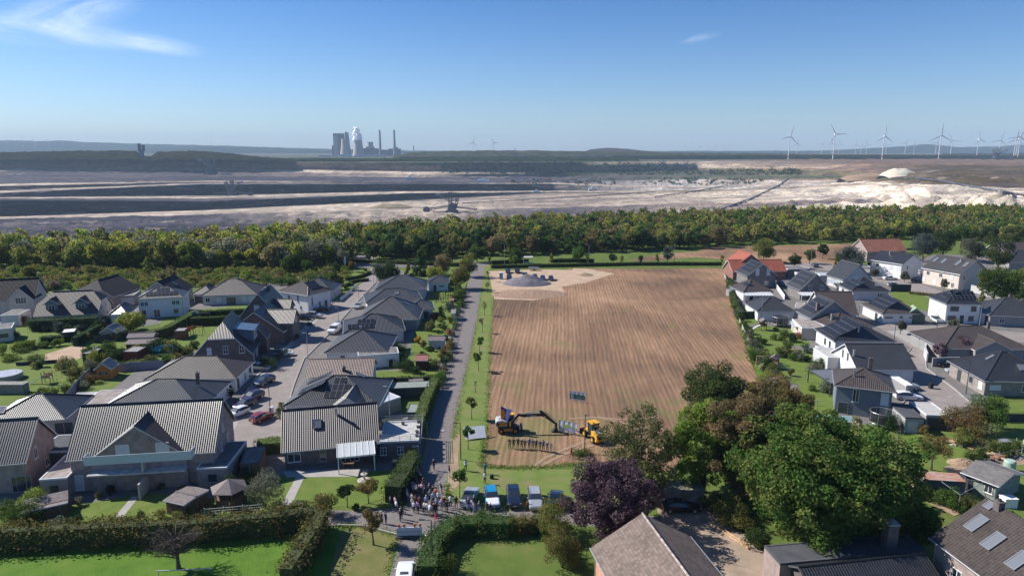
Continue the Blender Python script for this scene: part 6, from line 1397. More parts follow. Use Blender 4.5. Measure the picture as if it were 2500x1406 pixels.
def car_parts(kind,pt,roof=None,bonnet=None):
 key =(kind,pt,roof,bonnet)
 if key in CARMESH:return CARMESH[key]
 d =PROF[kind];L =d['L'];c0,c1 =d['cab']
 body,glass =MB(),MB();body.smooth =False
 secs =[]
 for i,(x,zb,zl,zt,hw) in enumerate(d['st']):
  cab =c0 < i < c1 + (0)
  rw =hw * (.74 if cab else .86)
  X =L / 2 - x
  secs.append([(X,-hw * .93,zb),(X,-hw,(zb + zl) * .5),(X,-hw * .97,zl),(X,-rw,zt - .03),(X,-rw * .85,zt),(X,rw * .85,zt),(X,rw,zt - .03),(X,hw * .97,zl),(X,hw,(zb + zl) * .5),(X,hw * .93,zb)])
 n =10
 for i in range(len(secs) - 1):
  for j in range(n):
   k =(j + 1) % n
   q =[secs[i][j],secs[i][k],secs[i + 1][k],secs[i + 1][j]]
   side =j in (2,6) and c0 <= i < c1
   top =j in (3,4,5)
   screen =top and (i == c0 or i == c1 - 1) and not (kind == 'van' and i != c0)
   g =side or screen
   if kind == 'van' and side and i > c0 + 1:g =False
   mb =glass if g else body
   mb.m =1 if (roof and top and c0 < i < c1 - 1 and not g) else (2 if (bonnet and top and i < c0) else 0)
   if g:mb.m =0
   mb.add(q,[(0,3,2,1)])
 body.m =0
 body.add(secs[0],[tuple(range(n))[::-1][::-1]]);body.add(secs[-1],[tuple(range(n))[::-1]])
 # sills and mirrors
 body.box((L / 2 - 1.75,d['W'] / 2 + .08,d['st'][4][2] + .06),(.16,.2,.13));body.box((L / 2 - 1.75,-d['W'] / 2 - .08,d['st'][4][2] + .06),(.16,.2,.13))
 if kind in ('suv','estate') :
  for s in (-1,1):body.bar((L / 2 - 2.2,s * .62,d['st'][5][3] + .03),(L / 2 - 3.7,s * .62,d['st'][6][3] + .03),.05)
 mats =[PT[pt],PT[roof] if roof else PT[pt],PT[bonnet] if bonnet else PT[pt]]
 bm =body.build('body',mats,link=False)
 gm =glass.build('window_glass',GL,link=False)
 wr =.36 if kind in ('suv','van') else .32
 wm =MB();wm.cyl((0,-.11,0),wr,.22,16,axis='Y');wm =wm.build('wheel',TYRE,link=False)
 rm =MB();rm.cyl((0,-.125,0),wr * .62,.25,10,axis='Y');rm =rm.build('rim',GALV,link=False)
 hl =MB();hl.box((0,0,0),(.10,.36,.14));hl =hl.build('headlight',HEADL,link=False)
 tl =MB();tl.box((0,0,0),(.07,.28,.2));tl =tl.build('tail_light',TAILL,link=False)
 pm =MB();pm.box((0,0,0),(.03,.5,.12));pm =pm.build('number_plate',PLATE,link=False)
 CARMESH[key] =(bm,gm,wm,rm,hl,tl,pm,wr,d);return CARMESH[key]
def child(nm,me,par,loc=(0,0,0),rz=0):
 o =bpy.data.objects.new(nm,me);COL.objects.link(o);o.parent =par;o.location =loc;o.rotation_euler =(0,0,rz);return o
def car(px,py,ang,kind,pt,label,roof=None,bonnet=None,group=None,name='parked_car',z=.09):
 """ang: heading of the bonnet in degrees, 0 = to the right, 90 = away, -90 = towards the camera"""
 p =P(px,py)
 r =thing(name,label,'van' if kind == 'van' else 'car',(p.x,p.y,z),R(ang),group)
 bm,gm,wm,rm,hl,tl,pm,wr,d =car_parts(kind,pt,roof,bonnet)
 L,W =d['L'],d['W']
 child('body',bm,r);child('window_glass',gm,r)
 for fx in (L / 2 - .85,-L / 2 + .82):
  for s in (-1,1):
   w_ =child('wheel',wm,r,(fx,s * (W / 2 - .12),wr));child('rim',rm,w_)
 for s in (-1,1):
  child('headlight',hl,r,(L / 2 - .09,s * (W / 2 - .28),d['st'][1][2] - .08));child('tail_light',tl,r,(-L / 2 + .04,s * (W / 2 - .24),d['st'][-1][2] + .05))
 child('number_plate',pm,r,(L / 2 + .01,0,.5));child('number_plate',pm,r,(-L / 2 - .01,0,.62))
 return r
CARS =[
 (1147,1222,82,'sedan','silver','silver-white car with a black roof seen from behind, leftmost on the grass','black',None),
 (1200,1226,-82,'suv','azure','bright blue car with a white bonnet on the grass',None,'white'),
 (1254,1224,-86,'suv','navy','dark blue-black car between the blue one and the silver one on the grass',None,None),
 (1306,1228,-88,'estate','silver','silver estate car with roof rails on the grass',None,None),
 (1356,1228,80,'hatch','black','small black car seen from behind, next to the purple tree',None,None),
 (646,938,-115,'suv','navy','dark blue car parked on the bend outside the white corner bungalow',None,None),
 (617,977,-118,'suv','plum','dark plum car, middle of three parked nose to tail',None,None),
 (598,994,-118,'hatch','plum','dark car squeezed right behind the white car',None,None),
 (580,1015,-120,'hatch','white','white car with dark windscreen, front of the parked row',None,None),
 (640,1026,-118 + 180,'hatch','red','red car driving away at the street corner',None,None),
 (635,903,-10,'hatch','silver','grey car in the driveway of the brick house',None,None),
 (694,868,5,'hatch','white','white car half hidden by the shrubs on the bend',None,None),
 (768,776,-12,'suv','silver','silver estate in the driveway of the white two-storey house',None,None),
 (742,780,-12,'hatch','black','black car beside the silver one in the driveway',None,None),
 (785,760,170,'hatch','black','black car under the dark entrance canopy',None,None),
 (833,800,70,'suv','grey','dark grey pick-up behind the white van',None,None),
 (875,752,-97,'hatch','silver','silver car at the roadside near the bins',None,None),
 (1240,666,-90,'hatch','navy','dark car at the left of the two by the hedge on the sandy ground',None,None),
 (1263,666,-90,'suv','black','black car right of the other one by the hedge on the sandy ground',None,None),
 (1243,681,-90,'suv','navy','dark blue car in front of the grey stone heap, left side',None,None),
 (1282,676,-90,'hatch','teal','teal car just behind the stone heap',None,None),
 (1306,680,-90,'hatch','teal','teal car roof peeping over the right of the stone heap',None,None),
 (1325,683,-90,'hatch','blue','bright blue car right of the stone heap',None,None),
 (1345,684,-90,'hatch','navy','dark teal-blue car, last on the right by the stone heap',None,None),
 (1906,697,-90,'hatch','navy','dark car in the shaded driveway beside the grey brick gable',None,None),
 (1989,652,80,'suv','grey','dark grey car by the curved lamp at the field',None,None),
 (2110,655,-20,'hatch','white','white car at the far end of the street behind the steep grey gable',None,None),
 (2172,683,5,'sedan','white','white sports car in front of the pink bay',None,None),
 (2240,690,-20,'suv','navy','dark car beside the outside stairs of the cream house',None,None),
 (2183,700,-10,'hatch','silver','silver car behind the black screen fence',None,None),
 (1957,778,-10,'hatch','silver','silver car in front of the grey flat-roofed garage',None,None),
 (2286,786,-100,'hatch','white','small white car with dark bonnet beside the white cube house','black','grey'),
 (2316,896,172,'estate','black','black estate parked along the grey garden wall',None,None),
 (2336,912,168,'hatch','silver','small silver-grey car behind the black estate',None,None),
 (2212,951,5,'suv','silver','upper silver car in the shade of the blue-grey house',None,None),
 (2216,975,-8,'estate','white','lower pale silver estate in the sun beside the blue-grey house',None,None),
 (1662,1246,0,'sedan','black','black saloon in the shade of the russet birch beside the container',None,None)]
for c in CARS:car(*c[:6],roof=c[6],bonnet=c[7])
wv =car(817,812,-98,'van','white','white delivery van driving down the estate street',name='delivery_van')
wv2 =car(990,1425,94,'van','white','white van roof with a dark roof hatch at the bottom edge',name='delivery_van')
mb =MB();mb.box((-1.2,0,2.03),(.35,.8,.10));mb.build('roof_hatch',DARKM,wv2)
# ---- wheeled excavator
ORG =mat('machine_orange',(.50,.20,.03),rough=.45,var=.05);YEL =mat('machine_yellow',(.62,.34,.03),rough=.45,var=.04);MGREY =mat('machine_grey',(.42,.42,.43),rough=.5,var=.05);MDARK =mat('machine_dark',(.02,.022,.028),rough=.45,var=.1)
p =P(1240,1054)
ex =thing('wheeled_excavator','orange and grey wheeled excavator with long black boom','excavator',(p.x,p.y,.06),R(3))
ex.scale =(.86,.86,.86)
mb =MB();mb.bb(-1.9,2.2,-.55,.55,.55,1.1);mb.bb(-1.6,-1.1,-.95,.95,.45,.75);mb.bb(1.1,1.6,-.95,.95,.45,.75);mb.build('undercarriage',MDARK,ex)
mb =MB();mb.bb(-.9,.9,-1.15,-.56,.55,1.05);mb.build('tool_box',ORG,ex)
def bigwheel(par,x,y,r,wd,rimm):
 mb =MB();mb.cyl((x,y - wd / 2,r),r,wd,18,axis='Y');w_ =mb.build('wheel',TYRE,par)
 mb =MB();mb.cyl((x,y - wd / 2 - .02,r),r * .52,wd + .04,12,axis='Y');mb.build('rim',rimm,w_)
for x in (-1.35,1.35):
 for y in (-1.0,1.0):bigwheel(ex,x,y,.56,.5,ORG)
mb =MB();mb.extr([(2.35,0,.25),(2.5,0,.25),(2.75,0,1.15),(2.3,0,1.2)],(0,-1.25,0),(0,1.25,0));mb.build('dozer_blade',MDARK,ex)
mb =MB();mb.bb(-1.95,1.2,-1.2,1.2,1.2,1.55);mb.build('turntable',MDARK,ex)
mb =MB();mb.extr([(-2.3,0,1.55),(-.2,0,1.55),(-.2,0,2.5),(-1.2,0,2.75),(-2.1,0,2.6),(-2.35,0,2.2)],(0,-1.2,0),(0,1.2,0));mb.build('engine_cover',MGREY,ex)
mb =MB();mb.bb(-2.1,-.3,-1.23,-1.2,1.6,2.3);mb.build('side_panel',ORG,ex)
mb =MB();mb.bb(-2.12,-1.75,-1.245,-1.232,1.65,2.25);mb.build('vent_grille',MDARK,ex)
mb =MB()
for x in (-.1,1.15):
 for y in (.25,1.15):mb.bb(x - .05,x + .05,y - .05,y + .05,1.55,3.15)
mb.bb(-.1,1.15,.2,1.2,1.55,2.0);cab =mb.build('cab',MDARK,ex)
mb =MB();mb.bb(-.04,1.1,.27,1.13,2.01,3.1);mb.build('window_glass',GL,cab)
mb =MB();mb.bb(-.2,1.25,.15,1.25,3.16,3.32);mb.build('cab_roof',YEL,cab)
mb =MB();mb.bb(.15,.55,-1.2,-.9,1.56,2.4);mb.build('step_guard',YEL,ex)
mb =MB();mb.box((-1.6,-.7,2.9),(.12,.12,.3));mb.build('exhaust',MDARK,ex)
def plate2(mb,pts,y0,y1):mb.extr([(a,0,b_) for a,b_ in pts],(0,y0,0),(0,y1,0))
bm_ =MB();plate2(bm_,[(.4,1.9),(.75,1.7),(2.1,3.3),(1.9,3.65)],-.55,-.15);plate2(bm_,[(1.8,3.7),(2.05,3.25),(3.0,3.0),(6.2,3.15),(6.6,3.3),(6.3,3.65),(3.0,3.55)],-.5,-.2)
boom =bm_.build('boom',MDARK,ex)
mb =MB();mb.ring([(3.2,-.35,3.72),(4.9,-.35,3.95)],[.1,.1],8);mb.ring([(4.9,-.35,3.95),(6.05,-.35,4.1)],[.05,.05],8);mb.ring([(1.0,-.35,1.7),(1.9,-.35,2.6)],[.09,.09],8)
mb.build('hydraulic_ram',GALV,boom)
am =MB();plate2(am,[(5.9,4.2),(6.35,4.25),(7.2,3.5),(9.05,1.75),(9.0,1.35),(6.9,2.9),(6.3,3.1)],-.47,-.23);arm =am.build('dipper_arm',MDARK,ex)
mb =MB();mb.ring([(6.9,-.35,4.0),(8.0,-.35,3.1)],[.09,.09],8);mb.ring([(8.0,-.35,3.1),(8.95,-.35,2.2)],[.05,.05],8);mb.build('hydraulic_ram',GALV,arm)
mb =MB();mb.bb(6.8,7.1,-.49,-.21,2.95,3.2);mb.build('warning_plate',YEL,arm)
mb =MB();plate2(mb,[(8.8,1.6),(9.3,1.7),(9.3,.95),(9.0,.85)],-.55,-.15);plate2(mb,[(8.9,.9),(9.3,1.0),(9.45,.35),(9.1,.02),(8.2,.02),(8.5,.2),(8.75,.55)],-.85,.2);mb.build('bucket',MDARK,ex)
def text(body,size,m,par,loc,rot,name='lettering',ext=.004,bold=False):
 c =bpy.data.curves.new(name,'FONT');c.body =body;c.size =size;c.extrude =ext;c.align_x ='CENTER'
 if bold:c.offset =size * .02
 o =bpy.data.objects.new(name,c);COL.objects.link(o)
 dg =bpy.context.evaluated_depsgraph_get();me =bpy.data.meshes.new_from_object(o.evaluated_get(dg));bpy.data.objects.remove(o)
 me.materials.clear();me.materials.append(m);me.name =name
 o =bpy.data.objects.new(name,me);COL.objects.link(o);o.parent =par;o.location =loc;o.rotation_euler =rot
 return o
TXW =mat('lettering_white',(.75,.76,.78),var=0)
text('K. CRÄMER',.34,TXW,boom,(4.5,-.512,3.13),(R(90),0,0),bold=True)
# flag in front of the excavator
p =P(1222.5,1057)
fl =thing('flag','tall blue flag with orange and green shapes in front of the excavator','flag',(p.x,p.y,.06),R(2))
mb =MB();mb.cyl((0,0,0),.035,4.7,8);mb.build('pole',mat('flag_pole',(.55,.48,.44),var=0),fl)
FB =mat('flag_blue',(.03,.06,.30),var=0);FO =mat('flag_orange',(.75,.22,.04),var=0);FG_ =mat('flag_green',(.05,.28,.10),var=0);FL =mat('flag_lilac',(.45,.45,.72),var=0)
mb =MB()
def patch(m,pts,dy):
 mb.m =m;mb.extr([(x,dy - .05 * math.sin(x * 4),z) for x,z in pts],(0,0,0),(0,-.012,0))
patch(0,[(.05,.8),(.9,.6),(1.3,2.2),(1.45,3.7),(.05,4.6)],0)
mb.build('cloth',FB,fl);mb =MB();patch(0,[(.06,2.3),(.35,2.2),(.75,2.9),(.7,3.7),(.45,4.0),(.06,4.0)],-.03);mb.build('cloth_disc',FO,fl)
mb =MB();patch(0,[(.1,.85),(.65,.95),(.6,1.8),(.2,1.9)],-.03);mb.build('cloth_leaf',FG_,fl);mb =MB();patch(0,[(.72,2.0),(1.15,1.9),(1.8,3.9),(1.55,4.1),(1.0,4.1),(.8,3.2)],-.05);mb.build('cloth_fold',FL,fl)
# ---- wheel loader
p =P(1449,1072)
wl =thing('wheel_loader','small yellow wheel loader seen from behind with its bucket towards the left','wheel loader',(p.x,p.y,.06),R(112))
mb =MB();mb.extr([(-2.2,0,.8),(-.5,0,.8),(-.5,0,1.75),(-1.2,0,1.7),(-2.1,0,1.5),(-2.35,0,1.2)],(0,-.75,0),(0,.75,0));mb.build('rear_body',YEL,wl)
mb =MB();mb.extr([(-2.0,0,1.56),(-.6,0,1.77),(-.6,0,1.82),(-2.0,0,1.62)],(0,-.5,0),(0,.5,0));mb.build('bonnet_top',mat('bonnet_grey',(.3,.3,.31),var=0),wl)
mb =MB();mb.bb(-2.42,-2.3,-.5,.5,.95,1.35);mb.build('radiator_grille',MDARK,wl)
mb =MB();mb.extr([(-2.5,0,.6),(-2.1,0,.55),(-2.1,0,.85),(-2.5,0,.85)],(0,-.95,0),(0,.95,0));mb.build('counterweight',YEL,wl)
mb =MB()
for x in (-.55,.7):
 for y in (-.6,.6):mb.bb(x - .05,x + .05,y - .05,y + .05,1.4,2.75)
mb.bb(-.6,.75,-.65,.65,1.0,1.5);cab =mb.build('cab',MDARK,wl)
mb =MB();mb.bb(-.5,.65,-.56,.56,1.51,2.7);mb.build('window_glass',GL,cab)
mb =MB();mb.bb(-.7,.85,-.72,.72,2.76,2.9);mb.build('cab_roof',YEL,cab)
mb =MB();mb.bb(.9,2.2,-.45,.45,.7,1.15);mb.ring([(1.2,-.35,1.3),(2.6,-.35,.7)],[.09,.09],6);mb.ring([(1.2,.35,1.3),(2.6,.35,.7)],[.09,.09],6);mb.build('loader_arm',YEL,wl)
mb =MB();mb.extr([(2.6,0,.15),(3.4,0,.1),(3.4,0,.16),(2.75,0,.3),(2.7,0,.95),(2.6,0,.95)],(0,-1.1,0),(0,1.1,0));mb.build('bucket',MDARK,wl)
for x in (-1.35,1.35):
 for y in (-.85,.85):bigwheel(wl,x,y,.55,.42,YEL)
mb =MB();mb.box((-.5,.4,3.0),(.15,.15,.2));mb.build('beacon',ORG,wl)
# ---- banners
def banner(A,B,z0,z1,label,m,lean=0):
 a,b_ =P(*A),P(*B);u =b_ - a;wd =u.length;rz =math.atan2(u.y,u.x)
 r =thing('banner',label,'banner',((a.x + b_.x) / 2,(a.y + b_.y) / 2,.05),rz)
 n =12;mb =MB();vs_ =[];fs =[]
 for i in range(n + 1):
  x =-wd / 2 + wd * i / n
  for z in (z0,z1):vs_.append((x,.03 * math.sin(i * 1.9) + (z - z0) * lean,z))
 k =len(vs_)
 vs_ += [(a_,b2 + .02,c_) for a_,b2,c_ in vs_]
 for i in range(n):fs += [(2 * i,2 * i + 2,2 * i + 3,2 * i + 1),(k + 2 * i,k + 2 * i + 1,k + 2 * i + 3,k + 2 * i + 2)]
 mb.add(vs_,fs);mb.build('cloth',m,r)
 mb =MB()
 for x in (-wd / 2 - .03,wd / 2 + .03):mb.cyl((x,0,-.1),.03,z1 + .15,6)
 mb.bar((-wd / 2,.0,z1 + .02),(wd / 2,.0,z1 + .02),.04);mb.build('frame',GALV,r)
 return r,wd
BANW =mat('banner_white',(.60,.64,.70),var=.04);BANG =mat('banner_green',(.03,.11,.09),var=.1)
r,wd =banner((1391,979),(1428,984),.25,1.9,'banner with green middle band and the number 50 standing in the field',BANW)
mb =MB();mb.bb(-wd / 2 + .02,wd / 2 - .02,-.07,-.05,.62,1.38);mb.build('green_band',BANG,r)
text('50',.55,TXW,r,(-wd / 2 + .48,-.075,.80),(R(90),0,0),bold=True)
text('Energiekontor',.24,mat('lettering_mint',(.45,.65,.5),var=0),r,(.55,-.075,.88),(R(90),0,0))
text('gut für die Region',.22,mat('lettering_blue',(.10,.18,.38),var=0),r,(-.1,-.055,1.52),(R(90),0,0))
r,wd =banner((1364.5,1054),(1408,1063),.25,2.0,'pale site plan banner with green plots beside the wheel loader',mat('banner_pale',(.52,.58,.62),var=.05))
PG =mat('plan_green',(.30,.40,.16),var=.1);PL =mat('plan_lilac',(.42,.42,.56),var=.05)
mb =MB();mb.extr([(-.9,-.06,.95),(-.3,-.06,.75),(.55,-.06,1.25),(.5,-.06,1.55),(-.9,-.06,1.4)],(0,0,0),(0,-.012,0));mb.build('plan_plot',PG,r)
mb =MB();mb.extr([(.8,-.06,1.2),(1.3,-.06,.75),(1.35,-.06,1.2),(1.0,-.06,1.5)],(0,0,0),(0,-.012,0));mb.build('plan_plot',PG,r)
mb =MB();mb.extr([(-.2,-.06,.7),(.5,-.06,.35),(1.2,-.06,.45),(.6,-.06,1.2)],(0,0,0),(0,-.012,0));mb.build('plan_area',PL,r)
# tilted white board
a,b_ =P(1136,1076),P(1187,1071);u =b_ - a
wb =thing('white_board','large white information board leaning back at the edge of the verge','board',((a.x + b_.x) / 2,(a.y + b_.y) / 2,.05),math.atan2(u.y,u.x))
mb =MB();L =u.length;mb.box((0,.75,.9),(L,.06,2.1),rx=R(-48));mb.build('panel',WHITE,wb)
mb =MB()
for x in (-L / 2 + .3,L / 2 - .3):mb.bar((x,.1,.1),(x,1.6,1.6),.07);mb.bar((x,1.5,1.5),(x,1.75,0),.07)
mb.build('support',WOOD,wb)
# ---- barrier with four lamps
p =P(1000,1312)
br =thing('road_barrier','white road closure barrier on a trolley with four round orange lamps','barrier',(p.x,p.y,.06),R(3))
mb =MB();mb.bb(-1.5,1.5,-.04,.04,.25,1.3);mb.build('barrier_board',mat('barrier_white',(.62,.65,.70),var=0),br)
mb =MB()
for i in range(22):mb.bb(-1.4 + i * .13,-1.35 + i * .13,-.055,-.041,.55,.95)
mb.build('barrier_stripe',mat('barrier_grey',(.30,.30,.33),var=0),br)
mb =MB();mb.bb(-1.55,1.55,-.35,.35,.12,.22);mb.bb(-1.6,-1.3,-.5,.5,.02,.12);mb.bb(1.3,1.6,-.5,.5,.02,.12);mb.build('trolley',DARKM,br)
OL =mat('lamp_orange',(.60,.16,.03),rough=.25,var=0)
for x in (-1.25,-.62,.62,1.25):
 mb =MB();mb.box((0,0,-.2),(.08,.08,.12));mb.ring([(0,-.09,0),(0,-.05,0),(0,.05,0),(0,.09,0)],[.13,.18,.18,.13],12)
 o =mb.build('warning_lamp',OL,br);o.location =(x,0,1.55)
# traffic cone beacon on a red tripod
p =P(1064,1270)
t_ =thing('warning_tripod','red and white warning tripod with an orange lamp standing before the crowd','warning tripod',(p.x,p.y,.06))
mb =MB()
for k in range(3):mb.ring([(math.cos(k * 2.1) * .38,math.sin(k * 2.1) * .38,0),(0,0,.85)],[.035,.035],5)
mb.build('leg',mat('cone_red',(.55,.05,.04),var=0),t_)
mb =MB();mb.ring([(0,0,.3),(0,0,.9)],[.24,.03],3);mb.build('warning_cloth',mat('cone_red',(.5,.05,.04)),t_)
# ---- people
SKIN =mat('skin',(.42,.24,.17),rough=.6,var=0)
HAIRM =dict(grey=mat('hair_grey',(.30,.28,.27),var=0),brown=mat('hair_brown',(.07,.04,.025),var=0),blond=mat('hair_blond',(.30,.19,.09),var=0),black=mat('hair_black',(.015,.012,.012),var=0),white=mat('hair_white',(.55,.54,.52),var=0))
CLO =dict(black=(.02,.02,.026),navy=(.025,.04,.10),blue=(.06,.12,.32),lightblue=(.26,.36,.55),white=(.62,.63,.66),pink=(.50,.28,.40),red=(.28,.03,.03),beige=(.34,.27,.21),grey=(.16,.16,.17),brown=(.12,.07,.05),teal=(.03,.18,.28),lilac=(.36,.33,.48),khaki=(.16,.14,.09),
           denim=(.05,.08,.15),cream=(.48,.42,.34),maroon=(.14,.03,.05),salmon=(.45,.13,.11),charcoal=(.035,.035,.045))
def cl(c):return mat('cloth_' + c,CLO[c],rough=.85,var=0)
def person_mesh(pose):
 """one skinned body: legs, trunk, arms, hands with five fingers, neck, head"""
 V =[];E =[];Rd =[]
 def v(x,y,z,r,par=None):
  V.append((x,y,z));Rd.append(r)
  if par is not None:E.append((par,len(V) - 1))
  return len(V) - 1
 lean ={'stand':0,'walk':.04,'bow':.18,'camera':.03,'sit':0,'crouch':.2}[pose]
 hip =v(0,0,.93,.135)
 ab =v(.02 + lean * .3,0,1.12,.13,hip);ch =v(.02 + lean * .8,0,1.34,.15,ab);nk =v(.02 + lean * 1.2,0,1.50,.062,ch);hd =v(.05 + lean * 1.5,0,1.60,.092,nk);ht =v(.05 + lean * 1.6,0,1.72,.075,hd)
 for s in (-1,1):
  st ={'walk':.22 * s,'stand':0.03 * s}.get(pose,0)
  h =v(0,s * .10,.86,.10,hip);k =v(.03 + st * .6,s * .115,.49,.068,h);a =v(-.02 + st,s * .125,.09,.045,k);f =v(.14 + st,s * .14,.04,.042,a)
  sh =v(.0 + lean * .9,s * .20,1.41,.068,ch)
  if pose == 'camera':el =v(.16,s * .27,1.22,.046,sh);wr =v(.30,s * .10,1.42,.032,el);d =(.4,-s * .2,.6)
  elif pose == 'bow' or pose == 'sit':el =v(.08,s * .28,1.16,.046,sh);wr =v(.26,s * .10,1.06,.032,el);d =(.9,-s * .5,-.1)
  elif pose == 'walk':el =v(-.06 - s * .1,s * .28,1.14,.046,sh);wr =v(.04 - s * .16,s * .27,.90,.032,el);d =(.3,0,-1)
  else:el =v(-.02,s * .28,1.14,.046,sh);wr =v(.05,s * .27,.89,.032,el);d =(.25,0,-1)
  d =Vector(d).normalized();w_ =Vector(V[wr]);side =d.cross(Vector((0,s,0)))
  pm =w_ + d * .07;pa =v(pm.x,pm.y,pm.z,.036,wr)
  sx =Vector((1,0,0)) if abs(d.x) < .7 else Vector((0,1,0))
  for q,(o_,ln) in enumerate(((-.030,.065),(-.010,.078),(.011,.074),(.031,.058))):
   b_ =pm + sx * o_ + d * .035;m_ =b_ + d * ln * .55;e_ =m_ + (d * .8 + Vector((0,-s * .6,0))).normalized() * ln * .45
   i1 =v(b_.x,b_.y,b_.z,.010,pa);i2 =v(m_.x,m_.y,m_.z,.0095,i1);v(e_.x,e_.y,e_.z,.008,i2)
  tb =w_ + sx * .035 + d * .03;te =tb + (sx + d).normalized() * .055
  i1 =v(tb.x,tb.y,tb.z,.011,wr);v(te.x,te.y,te.z,.009,i1)
 me =bpy.data.meshes.new('b');me.from_pydata(V,E,[])
 o =bpy.data.objects.new('b',me);COL.objects.link(o)
 md =o.modifiers.new('s','SKIN');md.use_smooth_shade =True
 for i,r in enumerate(Rd):me.skin_vertices[0].data[i].radius =(r,r * (1.35 if i in (0,1,2) else 1))
 me.skin_vertices[0].data[0].use_root =True
 sb =o.modifiers.new('d','SUBSURF');sb.levels =1;sb.render_levels =1
 dg =bpy.context.evaluated_depsgraph_get();m2 =bpy.data.meshes.new_from_object(o.evaluated_get(dg));bpy.data.objects.remove(o)
 m2.name ='person'
 m2.materials.clear()
 for _ in range(4):m2.materials.append(SKIN)
 for p_ in m2.polygons:
  c =p_.center;ay =abs(c.y)
  if c.z > 1.47 + lean * .1 and ay < .12:k =0
  elif c.z < .12:k =3
  elif c.z < .95 and ay < .235:k =2
  elif (pose in ('stand','walk') and ay > .2 and c.z < .92):k =0
  elif pose in ('camera',) and c.x > .26:k =0
  elif pose in ('bow','sit') and c.x > .24 and ay < .2:k =0
  else:k =1
  p_.material_index =k;p_.use_smooth =True
 # face: nose and ears grown from the head
 hx,hz =.05 + lean * 1.5,1.62
 return m2,(hx,hz)
PM ={k:person_mesh(k) for k in ('stand','walk','bow','camera')}
HM ={}
def hairmesh(kind,hx,hz):
 key =(kind,round(hx,3))
 if key in HM:return HM[key]
 mb =MB();mb.smooth =True
 import itertools
 n =8;rings =[]
 lowz ={'short':-.02,'long':-.20,'bald':.02}[kind]
 pts =[(hx - .02,0,hz + lowz),(hx - .02,0,hz + .03),(hx - .01,0,hz + .11),(hx,0,hz + .165)]
 rad =[.07 if kind == 'long' else .085,.108,.09,.03]
 mb.ring([Vector(p) + Vector((-.025,0,0)) for p in pts],rad,10)
 HM[key] =mb.build('hair',HAIRM['brown'],link=False)
 fm =MB();fm.smooth =False
 fm.add([(hx + .085,0,hz + .015),(hx + .115,0,hz - .02),(hx + .085,-.015,hz - .028),(hx + .085,.015,hz - .028)],[(0,1,2),(0,3,1),(1,3,2)])
 for s in (-1,1):fm.box((hx,s * .092,hz - .01),(.035,.018,.055))
 HM[(key,'f')] =fm.build('nose_and_ears',SKIN,link=False)
 em =MB()
 for s in (-1,1):em.box((hx + .088,s * .032,hz + .018),(.008,.02,.01))
 em.box((hx + .088,0,hz - .055),(.006,.04,.008))
 HM[(key,'e')] =em.build('eyes_and_mouth',HAIRM['black'],link=False)
 return HM[key]
PLAB ={}
def person(px,py,face,top,legs,hair,label,pose='stand',h=1.74,hk='short',group=None):
 """face: heading in degrees like cars"""
 p =P(px,py,.06)
 me,(hx,hz) =PM[pose]
 r =bpy.data.objects.new('person',me);COL.objects.link(r)
 r.location =(p.x,p.y,.055);r.rotation_euler =(0,0,R(face));s =h / 1.78;r.scale =(s,s,s)
 for i,m in enumerate((SKIN,cl(top),cl(legs),cl('brown' if legs != 'black' else 'black'))):
  r.material_slots[i].link ='OBJECT';r.material_slots[i].material =m
 tag(r,label,'person',group)
 if label in PLAB:print('DUP PERSON',label)
 PLAB[label] =1
 hm =hairmesh(hk,hx,hz)
 o =child('hair',hm,r);o.material_slots[0].link ='OBJECT';o.material_slots[0].material =HAIRM[hair]
 key =(hk,round(hx,3));child('face',HM[(key,'f')],r);child('eyes',HM[(key,'e')],r)
 return r
# the row of twelve in the field
ROW =[(1244,1093,'black','black','grey','person in black with white shoes, far left of the row in the field'),(1254,1094,'black','charcoal','brown','person in a black jacket, second from the left in the row'),(1264.5,1093,'black','black','grey','tallest person in black, third from the left in the row'),
       (1273.5,1095,'grey','charcoal','white','person with grey suit and light blue shirt in the row'),(1282,1095,'black','black','brown','short dark-dressed person in the middle left of the row'),(1291.5,1094.5,'blue','charcoal','grey','person in a blue jacket in the middle of the row'),
       (1300.5,1096,'navy','black','black','person in navy with a bright badge just right of the blue jacket'),(1309,1097,'navy','charcoal','grey','person in a navy suit over lilac shirt in the row'),(1318,1098.5,'charcoal','black','brown','person in an open dark suit and white shirt in the row'),
       (1326.5,1099,'blue','black','brown','person in blue with an orange object, third from the right in the row'),(1336,1101.5,'navy','denim','white','person in blue denim, second from the right in the row'),(1344,1104.5,'cream','cream','blond','person in a long cream coat at the right end of the row')]
for k,(x,y,t,l_,hr,lb) in enumerate(ROW):person(x,y,-90 + (k - 6) * 2,t,l_,hr,lb,'bow' if k % 2 == 0 and k < 11 else 'stand',1.86 if k == 2 else (1.66 if k == 4 else 1.76),group='people lined up in the field')
person(1395,1118,150,'red','black','brown','person in a red top walking alone on the ploughed soil','walk')
person(1059.5,1147,-100,'black','denim','grey','person in dark jacket and jeans strolling alone in the shaded path','walk')
person(1097,1163,20,'black','white','brown','person with dark top and white trousers at the path edge','stand',hk='long')
person(1137,1148,-60,'white','black','brown','person in white half hidden behind the nearest roadside tree')
person(1184,1156,80,'teal','denim','black','person in a teal shirt filming at the field edge','camera')
person(1184,1180,85,'white','black','black','person in a white shirt and black trousers filming behind the teal one','camera')
person(1079,1205,190,'navy','khaki','white','bald person in a dark jacket leaning forward beside the crowd','bow')
person(2366,934,-60,'black','black','black','person in black in the doorway of the brick bungalow')
